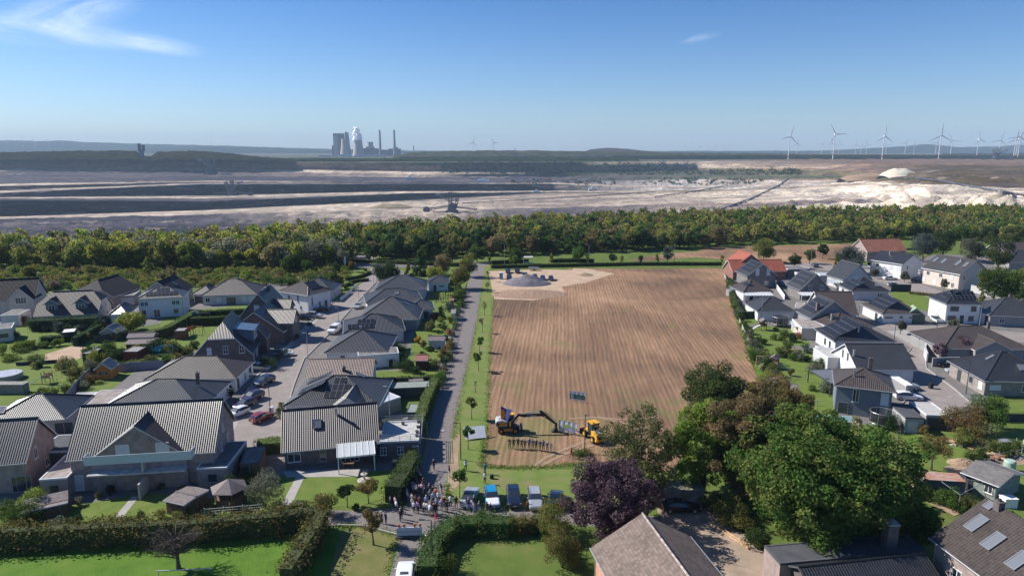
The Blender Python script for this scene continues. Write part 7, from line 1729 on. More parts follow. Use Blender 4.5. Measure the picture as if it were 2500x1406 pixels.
# the crowd: x, y(feet), facing, top, trousers, hair, hair kind
CR =[(1016,1157,60,'navy','navy','grey','s'),(1019,1166,70,'beige','navy','white','s'),(1007,1174,60,'pink','beige','grey','s'),(1013,1175,60,'brown','black','brown','l'),(1018,1173,50,'salmon','beige','blond','s'),
      (1024,1178,70,'grey','khaki','grey','s'),(1028,1184,80,'black','black','grey','s'),(1012,1188,60,'maroon','black','black','l'),(1004,1190,60,'black','brown','brown','s'),(1033,1194,60,'salmon','white','blond','l'),
      (1004,1205,55,'blue','navy','grey','s'),(1008,1210,60,'lilac','denim','grey','s'),(992,1218,60,'blue','navy','brown','s'),(995,1224,40,'white','blue','grey','s'),(1013,1208,55,'maroon','black','red','s'),
      (1017,1213,60,'beige','black','grey','s'),(1024,1212,70,'navy','black','white','s'),(1030,1208,70,'pink','grey','blond','s'),(1036,1216,80,'black','brown','brown','s'),(1047,1210,75,'charcoal','black','grey','s'),
      (1057,1212,80,'black','black','blond','s'),(1006,1232,60,'cream','white','brown','s'),(1007,1242,55,'beige','khaki','grey','s'),(1015,1236,60,'brown','black','brown','l'),(1025,1240,70,'maroon','black','brown','s'),
      (1050,1224,80,'khaki','black','grey','s'),(1064,1220,75,'salmon','navy','brown','s'),(1041,1238,80,'lightblue','navy','white','s'),(1058,1230,75,'lightblue','navy','grey','s'),(1071,1228,75,'white','black','blond','s'),
      (1011,1251,60,'white','black','grey','s'),(1020,1252,60,'pink','black','black','l'),(1036,1253,70,'cream','black','brown','l'),(1044,1254,75,'white','grey','brown','s'),(1053,1250,75,'grey','black','blond','l'),
      (1066,1243,80,'lightblue','navy','blond','s'),(1078,1246,80,'lilac','beige','white','s'),(1084,1240,80,'red','grey','white','s'),(1091,1250,80,'black','black','black','s'),(1049,1260,75,'white','beige','grey','s'),
      (1060,1258,80,'black','navy','brown','s'),(1066,1256,85,'charcoal','navy','brown','s'),(1100,1238,85,'white','black','black','s'),(1114,1240,95,'black','black','blond','l'),(1138,1243,80,'cream','black','brown','l'),
      (1143,1246,80,'navy','lightblue','grey','s'),(1155,1240,75,'black','charcoal','grey','s'),(1158,1252,80,'lilac','lightblue','brown','l'),(1170,1253,80,'grey','white','grey','s'),(1185,1228,90,'beige','blue','grey','s'),
      (1189,1252,95,'brown','black','brown','l'),(1197,1258,100,'navy','khaki','white','s'),(953,1242,30,'black','denim','grey','s'),(965,1238,30,'pink','black','brown','s'),(968,1250,35,'white','navy','grey','s'),
      (980,1266,60,'charcoal','black','brown','s'),(977,1272,40,'black','navy','grey','s'),(931,1277,60,'grey','navy','grey','s'),(942,1278,50,'navy','navy','brown','s'),(1288,1244,-120,'red','black','brown','s')]
WH =[(0,'by the hedge at the crowd top'),(10,'left rear of the crowd'),(15,'middle rows of the crowd'),(25,'towards the right of the crowd'),(30,'in the front row of the crowd'),(42,'right of the crowd'),(49,'by the blue car'),(52,'small group left of crowd'),(55,'of the pair behind the barrier'),(57,'near the staked young tree'),(59,'beside the silver estate')]
for k,(x,y,fa,t,l_,hr,hk) in enumerate(CR):
 wh =[b_ for a,b_ in WH if k >= a][-1]
 hr2 =hr if hr in HAIRM else 'brown'
 kid =k == 59
 lb ='person, %s top, %s trousers, %s hair, %s' % (t,l_,hr2,wh)
 if lb in PLAB:lb =lb.replace('person,','shorter person,')
 person(x,y,fa + rnd.uniform(-12,12),t,l_,hr2,lb,rnd.choice(['stand','stand','walk','bow']) if k < 52 else 'stand',rnd.uniform(1.62,1.82) if not kid else 1.35,{'s':'short','l':'long'}[hk],group='crowd of onlookers at the junction' if k < 52 else None)
# dog beside the silver car
p =P(1300,1248)
dg_ =thing('dog','small pale dog sitting beside the lane near the silver estate','dog',(p.x,p.y,.06),R(200))
DG =mat('dog_fur',(.50,.50,.50),var=.05)
mb =MB();mb.smooth =True
mb.ring([(-.35,0,.18),(-.2,0,.26),(.0,0,.38),(.15,0,.52),(.2,0,.62)],[.08,.15,.15,.13,.08],10);mb.ring([(.16,0,.62),(.24,0,.68),(.34,0,.66),(.42,0,.63)],[.06,.09,.07,.035],10)
for s in (-1,1):mb.ring([(.14,s * .08,.42),(.17,s * .09,.2),(.18,s * .09,0)],[.05,.035,.035],6);mb.ring([(-.2,s * .12,.22),(.0,s * .15,.12),(-.1,s * .14,.02),(.06,s * .14,.01)],[.09,.06,.035,.03],6);mb.ring([(.22,s * .06,.74),(.2,s * .09,.66)],[.03,.012],5)
mb.ring([(-.38,0,.12),(-.5,0,.2),(-.55,0,.32)],[.03,.025,.01],5);mb.build('dog_body',DG,dg_)
p =P(1201,1168)
bg_ =MB();bg_.box((0,0,.22),(.55,.35,.42));bg_.box((.05,0,.5),(.3,.25,.16));o =bg_.build('camera_bag',BLACK);o.location =(p.x,p.y,.06);tag(o,'black camera bag on the grass beside the filming pair','bag')
# ---- lamp posts
def lamp(px,py,H,label,arm=.9,ang=180,m=None,curved=False,name='street_lamp'):
 p =P(px,py);m =m or DARKM
 r =thing(name,label,'street lamp',(p.x,p.y,0),R(ang))
 mb =MB();mb.ring([(0,0,-.1),(0,0,H * .5),(0,0,H)],[.09,.07,.05],8);mb.build('post',m,r)
 mb =MB()
 if curved:mb.ring([(0,0,H),(.15,0,H + .6),(.6,0,H + .9),(1.1,0,H + .8)],[.05,.045,.04,.04],6)
 else:mb.bar((0,0,H - .02),(arm,0,H + .03),.06)
 mb.build('arm',m,r)
 mb =MB();x0 =1.1 if curved else arm;z =H + (.8 if curved else .03);mb.box((x0 + .15,0,z),(.6,.24,.09));mb.build('lamp_head',m,r)
for a in [(1125,1122,5.8,'dark lamp post on the verge next to the tilted white board',.5,180),(1056,1392,6.0,'dark lamp post beside the lane in the bottom foreground',.9,175),(952,1032,6.4,'thin lamp post rising behind the terrace railing',.5,175,GALV),
          (661,1020,6.2,'lamp post beside the grey cabinet at the street corner',.5,170),(752,878,6.0,'lamp post near the end of the pinkish roof',.5,170,GALV),(828,808,6.0,'lamp post beside the white delivery van',.5,160,GALV),(877,746,5.8,'lamp post above the roadside silver car',.5,160,GALV),
          (913,706,5.8,'lamp post by the highest bungalow at the street top',.5,160,GALV),(808,752,4.6,'short lamp post in front of the pale grey bungalow',.4,160,GALV),(2181,846,5.6,'dark lamp post on the left side of the paved square',.7,0),(2281,850,8.0,'tall thin lamp post at the front of the paved square',.4,180),(2358,962,6.4,'lamp post before the brick bungalow door',.6,180),
          (2390,800,5.6,'lamp post in front of the white cube house',.5,180,GALV),(2150,720,7.6,'thin lamp post beside the steep pale gable',.5,180,GALV),(1858,784,6.4,'thin lamp post in front of the blue-grey pyramid roof',.3,180,GALV),(2094,790,6.0,'lamp post right of the chestnut brown roof',.3,90,GALV)]:lamp(*a)
lamp(1979,650,6.2,'tall curved lamp between the round trees by the far street',curved=True,ang=0,m=GALV);lamp(1232,648,8.0,'tall curved lamp at the end of the footpath under the wood',curved=True,ang=180,m=GALV);lamp(1437,646,7.4,'curved lamp by the far hedge above the field',curved=True,ang=180,m=GALV)
lamp(1646,645,8.2,'curved lamp beside the tall grey-green tree',curved=True,ang=180,m=GALV);lamp(2246,682,6.6,'curved lamp between the two long two-storey houses',curved=True,ang=180,m=GALV);lamp(2395,722,7.4,'curved lamp at the gable of the cream house',curved=True,ang=180,m=GALV)
# wooden pole with tiny flag
p =P(1427,1105);r =thing('wooden_pole','tall brown wooden pole rising from the weedy mound','pole',(p.x,p.y,0))
mb =MB();mb.ring([(0,0,0),(0,0,6.2)],[.09,.06],8);mb.build('post',mat('pole_wood',(.13,.10,.06),var=.1),r);mb =MB();mb.box((.15,0,6.0),(.3,.02,.2));mb.build('ribbon',mat('ribbon',(.5,.2,.5),var=0),r)
# ---- fences, walls
def fence(pts,H,label,m,post=2.2,name='fence',slat=True,z=0,mesh=False,pm=None,rails=2):
 Q =[P(*q) for q in pts];r =thing(name,label,'fence',tuple(Q[0]));pn =MB();po =MB()
 for a,b_ in zip(Q[:-1],Q[1:]):
  a =a - Q[0];b_ =b_ - Q[0];L =(b_ - a).length;n =max(1,int(L / post));u =(b_ - a) / L;an =math.atan2(u.y,u.x)
  for i in range(n + 1):
   q =a + u * L * i / n;po.box((q.x,q.y,H / 2),(.08,.08,H + .05),rz=an)
  if slat:pn.box(((a.x + b_.x) / 2,(a.y + b_.y) / 2,H / 2),(L,.04,H - .05),rz=an)
  else:
   for k in range(rails):zz =H * (k + .6) / rails;pn.bar((a.x,a.y,zz),(b_.x,b_.y,zz),.035)
   if mesh:
    m_ =int(L / .14)
    for i in range(m_):q =a + u * L * i / m_;pn.box((q.x,q.y,H / 2),(.05,.03,H),rz=an)
 pn.build('fence_panel',m,r);po.build('fence_post',pm or m,r)
BOARDB =mat('boards_blue_grey',(.17,.18,.24),var=.1);BOARDD =mat('boards_dark',(.04,.042,.05),var=.1)
fence([(164,982),(195,945),(235,905)],1.8,'blue-grey board fence slanting behind the orange summer house',BOARDB)
fence([(285,908),(400,898)],1.8,'blue-grey board fence right of the orange summer house',BOARDB)
fence([(40,893),(140,886)],.8,'low dark board edge between lawn and vegetable plot',BOARDD)
fence([(230,838),(300,828),(390,826)],1.8,'dark board fence below the grey summer house',BOARDD)
fence([(831,735),(850,722),(868,700)],1.1,'white picket fence of the bungalow at the street',FRAME,slat=False,mesh=True,post=2)
fence([(552,1005),(575,988),(600,968)],1.1,'dark garden fence beside the parked cars',BOARDD,slat=False)
fence([(1097,862),(1112,800),(1130,730),(1140,700)],1.4,'long green wire fence between the gardens and the footpath',mat('fence_green',(.05,.12,.10),var=0),slat=False,rails=5)
fence([(1070,940),(1085,900),(1097,862)],1.4,'green wire fence beside the red shed garden',mat('fence_green',(.05,.12,.10),var=0),slat=False,rails=5)
fence([(1766,668),(1790,735),(1806,790),(1830,845)],1.2,'pale low fence along the grass edge of the field',mat('fence_pale',(.36,.36,.36),var=.05),post=3)
fence([(2175,712),(2223,712)],2.4,'black screen fence in front of the silver car',BOARDD)
fence([(1900,925),(1965,925)],1.1,'thin wire fence across the right lawn',METG,slat=False)
fence([(1950,990),(2040,992)],1.2,'white strip and wire fence crossing the lower right lawn',METG,slat=False)
fence([(2440,1030),(2600,1030)],1.5,'dark retaining board wall right of the green maple',BOARDD)
fence([(500,1258),(640,1246)],1.0,'white rail fence behind the long beech hedge',FRAME,slat=False,rails=3)
fence([(2410,1128),(2520,1108)],1.3,'wire fence on posts behind the old workshop',METG,slat=False)
fence([(1892,700),(1915,732)],1.6,'white garden wall beside the dark driveway',W_WHITE,name='garden_wall')
fence([(1800,668),(1770,652)],1.5,'white wall at the corner of the red brick house',W_WHITE,name='garden_wall')
def wall(pts,H,label,m,th=.24,name='garden_wall'):
 Q =[P(*q) for q in pts];r =MB()
 for a,b_ in zip(Q[:-1],Q[1:]):
  a =a - Q[0];b_ =b_ - Q[0];L =(b_ - a).length;an =math.atan2(b_.y - a.y,b_.x - a.x);r.box(((a.x + b_.x) / 2,(a.y + b_.y) / 2,H / 2),(L + th * .3,th,H),rz=an)
  r.box(((a.x + b_.x) / 2,(a.y + b_.y) / 2,H + .03),(L + th * .3 + .03,th + .08,.05),rz=an)
 o =r.build(name,m);o.location =tuple(Q[0]);tag(o,label,'wall')
wall([(2262,885),(2256,868),(2262,852),(2278,840)],2.0,'curved grey garden wall around the plum trees',W_GREYW)
wall([(2275,895),(2340,893)],1.9,'grey garden wall behind the black estate',W_GREY)
wall([(2370,712),(2460,738)],2.2,'long pale concrete wall under the chestnut trees',CONC)
wall([(1010,1180),(1018,1130),(1022,1090)],1.2,'low brick garden wall at the terrace annexe',B_GREY)
# ---- garden buildings
def shed(A,B,ze,dp,ry,label,wallm,roofm,kind='gx',name='garden_shed',cat='shed',win='',**k):
 return house(A,B,ze,dp,ry,kind,wallm,roofm,label,name=name,cat=cat,ins=.2,front=win,**k)
REDW =mat('boards_red',(.17,.03,.028),var=.12,scale=2);ORW =mat('boards_orange',(.42,.17,.045),var=.12);FELTG =mat('shed_felt_grey',(.24,.235,.23),var=.12);FELTR =mat('shed_felt_red',(.30,.13,.11),var=.1);FELTB =mat('shed_felt_brown',(.17,.14,.135),var=.12)
shed((1012,880),(1045,880),2.1,3.2,866,'dark red garden shed with red felt roof by the fence',REDW,FELTR)
shed((1044,831),(1085,831),2.1,3.4,820,'white garden shed with grey-brown roof and little conifers in front',W_GREYW,FELTB)
shed((1100,765),(1112,765),2.1,4,755,'small white shed beside the fence near the blue-green shrub',W_GREYW,FELTG)
shed((1098,733),(1108,733),2.0,2,727,'tiny red garden hut next to the conifers',REDW,FELTR)
flatbox((995,1005),(1036,1005),2.2,3.6,'square green-grey flat garden shed inside the clipped hedge',wall=mat('shed_green_grey',(.16,.18,.16),var=.1),top=mat('felt_green_grey',(.22,.25,.22),var=.1),name='garden_shed',cat='shed',ov=.15)
flatbox((950,947),(1046,943),2.3,3,'long garden pavilion with stacked firewood under a flat pale roof',wall=DARKM,top=mat('felt_green_grey',(.22,.25,.22),var=.1),name='garden_pavilion',cat='pavilion',ov=.2)
flatbox((1000,932),(1035,929),1.0,2.2,'low brown covered sandpit on the lawn',wall=WOOD,top=FELTB,name='sandpit_cover',cat='sandpit')
flatbox((925,985),(978,968),2.6,5,'white ribbed veranda roof right of the solar bungalow',wall=METG,top=ROOFGLASS,name='veranda',cat='veranda',z0=0)
shed((50,1252),(165,1226),1.9,3.6,1232,'long brown garden shed with pale ridge at the lower left',WOOD,FELTB)
shed((398,1220),(450,1232),2.0,4.0,1205,'brown garden shed with wide ridge strip in front of the grey annexe',WOOD,FELTB)
# hexagonal pavilion
p =P(562,1225);r =thing('hexagonal_pavilion','brown hexagonal garden pavilion with a pointed shingle roof','pavilion',(p.x,p.y,0))
mb =MB();hx =[(math.cos(k * math.pi / 3) * 2.4,math.sin(k * math.pi / 3) * 2.4) for k in range(6)]
mb.add([(x,y,2.1) for x,y in hx] + [(0,0,3.3)] + [(x,y,2.0) for x,y in hx],[(i,(i + 1) % 6,6) for i in range(6)] + [(i,i + 7,(i + 1) % 6 + 7,(i + 1) % 6) for i in range(6)] + [(12,11,10,9,8,7)]);mb.build('roof',FELTB,r)
mb =MB();mb.prism([(x * .82,y * .82) for x,y in hx],0,1.1)
for x,y in hx:mb.box((x * .83,y * .83,1.0),(.12,.12,2.05))
mb.build('wall',WOOD,r)
shed((228,903),(272,901),2.1,3.8,886,'orange wooden summer house with white bargeboards',ORW,FELTG,kind='gy',win='-.5,1,.6,.6,d .6,1,.6,.6,d',name='summer_house',cat='summer house')
shed((242,812),(285,812),2.0,4,798,'grey wooden summer house with ridged pale roof',mat('boards_grey',(.28,.26,.24),var=.1),FELTG,kind='gy',name='summer_house',cat='summer house')
shed((304,840),(370,838),2.2,4.5,827,'red-brown playhouse with flat pinkish roof among shrubs',REDW,FELTB,name='playhouse',cat='playhouse')
shed((308,824),(375,822),2.4,3,812,'reddish garden shed behind the red-brown playhouse',mat('boards_redbrown',(.22,.09,.06),var=.1),FELTB)
flatbox((300,858),(335,858),2.2,4,'garden shed with pale flat roof in front of the red-brown playhouse',wall=REDW,top=FELTG,name='garden_shed',cat='shed')
flatbox((200,863),(228,862),2.2,4,'dark shed with pale corrugated roof above the bare soil',wall=BOARDD,top=FELTG,name='garden_shed',cat='shed')
flatbox((425,808),(450,807),2.2,3,'brown play hut left of the orange climbing ship',wall=mat('boards_redbrown',(.22,.09,.06),var=.1),top=FELTG,name='play_hut',cat='play hut')
flatbox((150,812),(182,809),2.2,3.6,'garden hut with white flat roof between the dark hedges',wall=BOARDD,top=WHITE,name='garden_hut',cat='hut')
shed((2210,768),(2262,771),2.4,4,752,'green garden hut with pale green gabled roof behind the white bungalow',mat('boards_green',(.10,.14,.09),var=.1),mat('felt_green',(.25,.33,.22),var=.05),kind='gy',name='garden_hut',cat='hut')
flatbox((1787,708),(1815,706),2.3,3,'small pale garden shed next to the pyramid roof by the field',wall=W_GREY,top=mat('felt_green_grey',(.22,.25,.22),var=.1),name='garden_shed',cat='shed')
flatbox((1905,950),(1942,955),2.4,4,'dark garden house with slanted felt roof and open front',wall=BOARDD,top=FELTB,name='garden_house',cat='garden house',ov=.3)
flatbox((1890,935),(1925,932),2.1,3,'plum-grey shed roof behind the open garden house',wall=BOARDD,top=FELTB,name='garden_shed',cat='shed',ov=.2)
flatbox((2000,850),(2022,850),2.2,2,'light outdoor kitchen cabinet on the terrace',wall=W_GREYW,top=CONC,name='outdoor_kitchen',cat='outdoor kitchen')
# louvred pergola
a =P(2040,918,2.6);r =thing('pergola','dark louvred pergola attached to the white gabled house','pergola',(a.x,a.y,0),R(5))
mb =MB()
for i in range(16):mb.box((0,-3.6 + i * .48,2.6),(6.2,.24,.05),rx=R(30))
mb.build('louvre',METG,r);mb =MB()
for x in (-3.2,3.2):
 for y in (-4,4):mb.bb(x - .08,x + .08,y - .08,y + .08,0,2.7)
for x in (-3.2,3.2):mb.bb(x - .08,x + .08,-4,4,2.5,2.7)
for y in (-4,4):mb.bb(-3.2,3.2,y - .08,y + .08,2.5,2.7)
mb.build('frame',DARKM,r)
# verandas with glazed roofs
def veranda(A,B,z,dp,label):
 a,b_ =P(A[0],A[1],z),P(B[0],B[1],z);u =b_ - a;L =u.length;rz =math.atan2(u.y,u.x);c =(a + b_) / 2
 r =thing('veranda',label,'veranda',(c.x,c.y,0),rz)
 mb =MB();mb.extr([(-L / 2,0,z),(L / 2,0,z),(L / 2,dp,z + .45),(-L / 2,dp,z + .45)],(0,0,0),(0,0,.05));mb.build('veranda_roof',ROOFGLASS,r)
 mb =MB();n =int(L / .9)
 for i in range(n + 1):x =-L / 2 + L * i / n;mb.bar((x,0,z + .08),(x,dp,z + .53),.06)
 mb.build('glazing_bar',FRAME,r);mb =MB()
 for i in range(3):x =-L / 2 + .1 + (L - .2) * i / 2;mb.bb(x - .06,x + .06,.02,.14,0,z)
 mb.build('post',FRAME,r)
veranda((1819,722),(1888,722),2.3,3,'white veranda in front of the small taupe pyramid roof')
veranda((1957,722),(2003,722),2.4,3,'white glazed veranda in front of the grey brick gable with solar panels')
veranda((1935,798),(1978,800),2.3,4,'grey ribbed terrace roof beside the trampoline lawn')
veranda((2020,690),(2050,692),2.3,5,'glazed terrace roof with white beams below the steep pale gable')
# ---- play equipment
def trampoline(px,py,rr,label):
 p =P(px,py);r =thing('trampoline',label,'trampoline',(p.x,p.y,0))
 mb =MB();mb.cyl((0,0,.75),rr,.06,20);mb.build('jumping_mat',BLACK,r);mb =MB()
 for k in range(8):a =k * math.pi / 4;mb.ring([(math.cos(a) * rr,math.sin(a) * rr,0),(math.cos(a) * rr,math.sin(a) * rr,2.6)],[.03,.03],5)
 c =[(math.cos(k * math.pi / 12) * rr,math.sin(k * math.pi / 12) * rr) for k in range(25)]
 for z in (.8,2.6):mb.ring([(x,y,z) for x,y in c],[.035] * 25,5,cap=False)
 mb.build('frame',GALV,r)
 m =bpy.data.materials.get('safety_net')
 if not m:
  m =bpy.data.materials.new('safety_net');m.use_nodes =True;nn =m.node_tree;b =nn.nodes["Principled BSDF"];b.inputs['Base Color'].default_value =(.03,.03,.035,1);b.inputs['Alpha'].default_value =.55
 mb =MB();mb.add([(x,y,z) for x,y in c[:-1] for z in (.85,2.55)],[(2 * i,(2 * i + 2) % 48,(2 * i + 3) % 48,2 * i + 1) for i in range(24)]);mb.build('safety_net',m,r)
trampoline(1904,796,2.1,'round trampoline with dark net behind the white blue-grey-roofed bungalow');trampoline(2151,1040,1.9,'round trampoline with dark net beside the blue-grey cube house')
def climbing(px,py,ang,label,slide,wood,roof=None,name='climbing_tower'):
 p =P(px,py);r =thing(name,label,'climbing frame',(p.x,p.y,0),R(ang))
 mb =MB()
 for x in (-.7,.7):
  for y in (-.7,.7):mb.bb(x - .06,x + .06,y - .06,y + .06,0,2.5)
 mb.bb(-.75,.75,-.75,.75,1.2,1.3);mb.bb(-.75,.75,-.78,-.72,1.3,1.9);mb.bb(-.75,.75,.72,.78,1.3,1.9);mb.bar((.7,0,2.3),(3.6,0,2.3),.1);mb.bar((3.6,0,2.3),(3.6,-.9,0),.08);mb.bar((3.6,0,2.3),(3.6,.9,0),.08)
 for x in (1.6,2.6):mb.bar((x,-.2,2.3),(x,-.2,.5),.02);mb.bar((x,.2,2.3),(x,.2,.5),.02);mb.box((x,0,.5),(.2,.45,.04))
 mb.build('tower_frame',wood,r)
 if roof:mb =MB();mb.extr([(-.95,0,2.4),(.95,0,2.4),(0,0,3.1)],(0,-.95,0),(0,.95,0));mb.build('roof',roof,r)
 if slide:mb =MB();mb.extr([(-.75,0,1.3),(-1.6,0,.95),(-2.6,0,.3),(-3.1,0,.2),(-3.1,0,.26),(-2.55,0,.42),(-1.5,0,1.1),(-.75,0,1.4)],(0,-.22,0),(0,.22,0));mb.build('slide',slide,r)
SLB =mat('slide_blue',(.10,.25,.42),var=0,rough=.3)
climbing(117,935,15,'wooden climbing frame with pale blue slide on the left lawn',SLB,WOODP);climbing(1890,900,150,'small playhouse tower with teal slide at the field edge',mat('slide_teal',(.08,.32,.28),var=0,rough=.3),WOODP,FELTB)
climbing(1858,878,160,'climbing frame with dark blue slide under the leafy shrub',mat('slide_dark',(.03,.06,.25),var=0,rough=.3),WOODP);climbing(1862,806,0,'wooden stilt playhouse with brown roof and white steps',FRAME,WOOD,FELTB)
climbing(1978,1062,0,'grey stilt playhouse with swing beam in front of the teal pool',None,METG,FELTG);climbing(478,785,10,'grey playhouse with swing beam above the clipped hedge',None,METG,mat('felt_green_grey',(.22,.25,.22),var=.1))
climbing(462,818,0,'orange wooden pirate ship climbing frame',None,ORW);climbing(385,868,0,'swing frame with turquoise posts behind the shrubs',None,mat('swing_teal',(.05,.25,.32),var=0))
# pools
p =P(18,925);r =thing('garden_pool','round grey above-ground pool at the left edge','pool',(p.x,p.y,0));mb =MB();mb.cyl((0,0,0),2.7,1.2,28);mb.build('pool_wall',METG,r)
mb =MB();mb.cyl((0,0,1.2),2.55,.03,28);mb.build('pool_cover',mat('pool_sheet',(.42,.43,.46),var=.15,rough=.3,scale=3),r)
p =P(18,958);mb =MB();mb.box((0,0,.9),(7.4,1.6,1.8));mb.box((0,0,1.85),(7.7,1.9,.1));o =mb.build('thatched_screen',mat('reed',(.20,.20,.18),var=.3,scale=6));o.location =(p.x,p.y,0);tag(o,'long grey reed-covered hut in front of the round pool','hut')
p =P(2037,1035);r =thing('garden_pool','rectangular pale teal pool with ladder in front of the blue-grey house','pool',(p.x,p.y,0),R(-6));mb =MB();mb.bb(-3,3,-1.3,1.3,0,1.0);mb.build('pool_wall',mat('pool_teal',(.42,.46,.46),var=.05),r)
mb =MB();mb.bb(-2.85,2.85,-1.15,1.15,1.0,1.03);mb.build('water',mat('pool_water',(.16,.30,.32),var=0,rough=.05),r);mb =MB()
for s in (-.25,.25):mb.ring([(1.2 + s,-1.4,0),(1.2 + s,-1.35,1.6)],[.03,.03],5)
mb.build('ladder',GALV,r)
# fountain, bins, cabinet, benches, toilet, shelters
p =P(889,1172);r =thing('garden_fountain','small stone bird fountain on a ring of pebbles in the front lawn','fountain',(p.x,p.y,.05));ST =mat('sandstone',(.42,.36,.28),var=.1)
mb =MB();mb.ring([(0,0,0),(0,0,.12),(0,0,.2),(0,0,.7),(0,0,.85),(0,0,.92),(0,0,.95),(0,0,1.3)],[.3,.28,.14,.11,.42,.48,.12,.04],12);mb.build('fountain_bowl',ST,r);mb =MB();mb.ring([(0,0,0),(0,0,.1)],[.95,.8],16);mb.build('pebble_ring',mat('pebbles',(.38,.33,.31),var=.3,scale=9),r)
for px,py,lb,m in [(965,1142,'black wheelie bin on the paved yard',BLACK),(663,1008,'pale grey street cabinet beside the lamp post',W_GREYW),(2272,948,'dark wheelie bin in the shaded driveway',BLACK),(1861,740,'dark barbecue box on the shaded terrace',BLACK)]:
 p =P(px,py);r =thing('wheelie_bin' if 'bin' in lb else 'street_cabinet',lb,'bin' if 'bin' in lb else 'box',(p.x,p.y,.05));mb =MB();mb.bb(-.3,.3,-.35,.35,0,1.0);mb.build('bin_body',m,r);mb =MB();mb.extr([(-.34,-.4,1.0),(.34,-.4,1.0),(.34,.38,1.08),(-.34,.38,1.08)],(0,0,0),(0,0,.06));mb.build('lid',m,r)
for px,py,lb in [(2243,822,'white concrete table with benches, left one of the pair on the paved square'),(2259,818,'white concrete table with benches, right one of the pair on the paved square')]:
 p =P(px,py);r =thing('picnic_table',lb,'picnic table',(p.x,p.y,.12),R(15));mb =MB();mb.bb(-1,1,-.4,.4,.68,.76);mb.build('tabletop',WHITE,r);mb =MB();mb.bb(-.95,-.8,-.35,.35,0,.679);mb.bb(.8,.95,-.35,.35,0,.679);mb.build('leg',WHITE,r)
 for s in (-1,1):mb =MB();mb.bb(-1,1,s * .85 - .2,s * .85 + .2,.40,.47);mb.bb(-.9,-.75,s * .85 - .18,s * .85 + .18,0,.4);mb.bb(.75,.9,s * .85 - .18,s * .85 + .18,0,.4);mb.build('bench',WHITE,r)
p =P(1223.5,681);r =thing('portable_toilet','blue portable toilet cabin with white roof on the sandy ground','portable toilet',(p.x,p.y,0));mb =MB();mb.bb(-.6,.6,-.6,.6,.1,2.2);mb.build('cabin',mat('toilet_blue',(.03,.16,.38),var=0),r);mb =MB();mb.ring([(0,0,2.2),(0,0,2.4)],[.82,.6],4,math.pi / 4);mb.build('roof',WHITE,r);mb =MB();mb.bb(-.4,.4,-.63,-.601,.2,2.0);mb.build('door',mat('toilet_door',(.10,.30,.50),var=0),r)
p =P(1289,643);r =thing('bus_shelter','small white metal shelter at the far road','shelter',(p.x,p.y,0));mb =MB()
for x in (-1.8,1.8):
 for y in (-.8,.8):mb.bb(x - .06,x + .06,y - .06,y + .06,0,2.6)
mb.build('post',FRAME,r);mb =MB();mb.bb(-2,2,-1,1,2.6,2.72);mb.build('roof',FRAME,r);mb =MB();mb.bb(-1.6,1.0,-.3,.1,.4,.5);mb.build('bench',mat('bench_blue',(.1,.25,.5),var=0),r)
p =P(1303,660);r =thing('flatbed_trailer','silver box trailer on the sandy ground in front of the far hedge','trailer',(p.x,p.y,0));mb =MB();mb.bb(-2,2,-.9,.9,.6,.75);mb.bb(-2,2,-.9,-.85,.75,1.3);mb.bb(-2,2,.85,.9,.75,1.3);mb.build('trailer_bed',GALV,r)
for s in (-1,1):mb =MB();mb.cyl((.2,s * .95 - .1,.33),.33,.2,12,axis='Y');mb.build('wheel',TYRE,r)
# heaps
def heap(name,px,py,rx,ry_,H,label,cat,m,seed=1,sm=False):
 p =P(px,py);n =40;xs =np.linspace(-1,1,n);gx_,gy_ =np.meshgrid(xs,xs);q =np.sqrt(gx_ ** 2 + gy_ ** 2)
 z =np.clip(1 - q ** 1.3,0,1) * H * (.8 + .5 * fbm(gx_ * 5 + seed,gy_ * 5,1.6,seed)) + np.where(q < 1,.25 * (fbm(gx_ * 30,gy_ * 30,1.5,seed + 3) - .5),-.3)
 V =np.stack([gx_ * rx,gy_ * ry_,z],-1).reshape(-1,3);id_ =np.arange(n * n).reshape(n,n);F =np.stack([id_[:-1,:-1].ravel(),id_[:-1,1:].ravel(),id_[1:,1:].ravel(),id_[1:,:-1].ravel()],1)
 o =npmesh(name,V,F,m);o.location =(p.x,p.y,0);tag(o,label,cat);return o
heap('gravel_heap',1286,692,8.6,6,2.9,'grey crushed stone heap at the top of the field','heap',ramp_mat('crushed_stone',[(.3,(.10,.095,.11)),(.7,(.25,.23,.25))],4,rough=1,bump=.15,bscale=4),2)
heap('earth_bank',1292,718,12.5,7.5,1.1,'long low bank of brown earth with digger marks in front of the stone heap','heap',ramp_mat('bank_soil',[(.3,(.22,.14,.095)),(.7,(.38,.26,.185))],2,rough=1,bump=.3,bscale=1),5)
heap('earth_heap',1428,672,3.2,2,.8,'small brown spoil heap with weeds at the field top','heap',DIRT,7)
heap('earth_heap',2350,1130,2.4,1.4,.7,'pale earth heap near the old workshop','heap',DIRT,9)
# round hay bales
for k in range(4):
 p =P(872 + k * 9.6,634.5);r =MB();r.cyl((0,-.7,.75),.75,1.4,16,axis='Y');o =r.build('hay_bale',mat('bale_film',(.36,.35,.33),var=.2));o.location =(p.x,p.y,0);tag(o,'wrapped round bale, %s from the left at the turning place' % ['first','second','third','fourth'][k],'bale','round bales at the turning place')
for k in range(3):
 p =P(836 + k * 2.6,652 + k * 3);r =thing('flag_banner','white hanging banner on a mast, %s of three at the estate entrance' % ['rear','middle','front'][k],'flag',(p.x,p.y,0));mb =MB();mb.cyl((0,0,0),.05,5.2,6);mb.build('pole',GALV,r);mb =MB();mb.box((.3,0,3.4),(.55,.03,3.0));mb.build('cloth',WHITE,r)
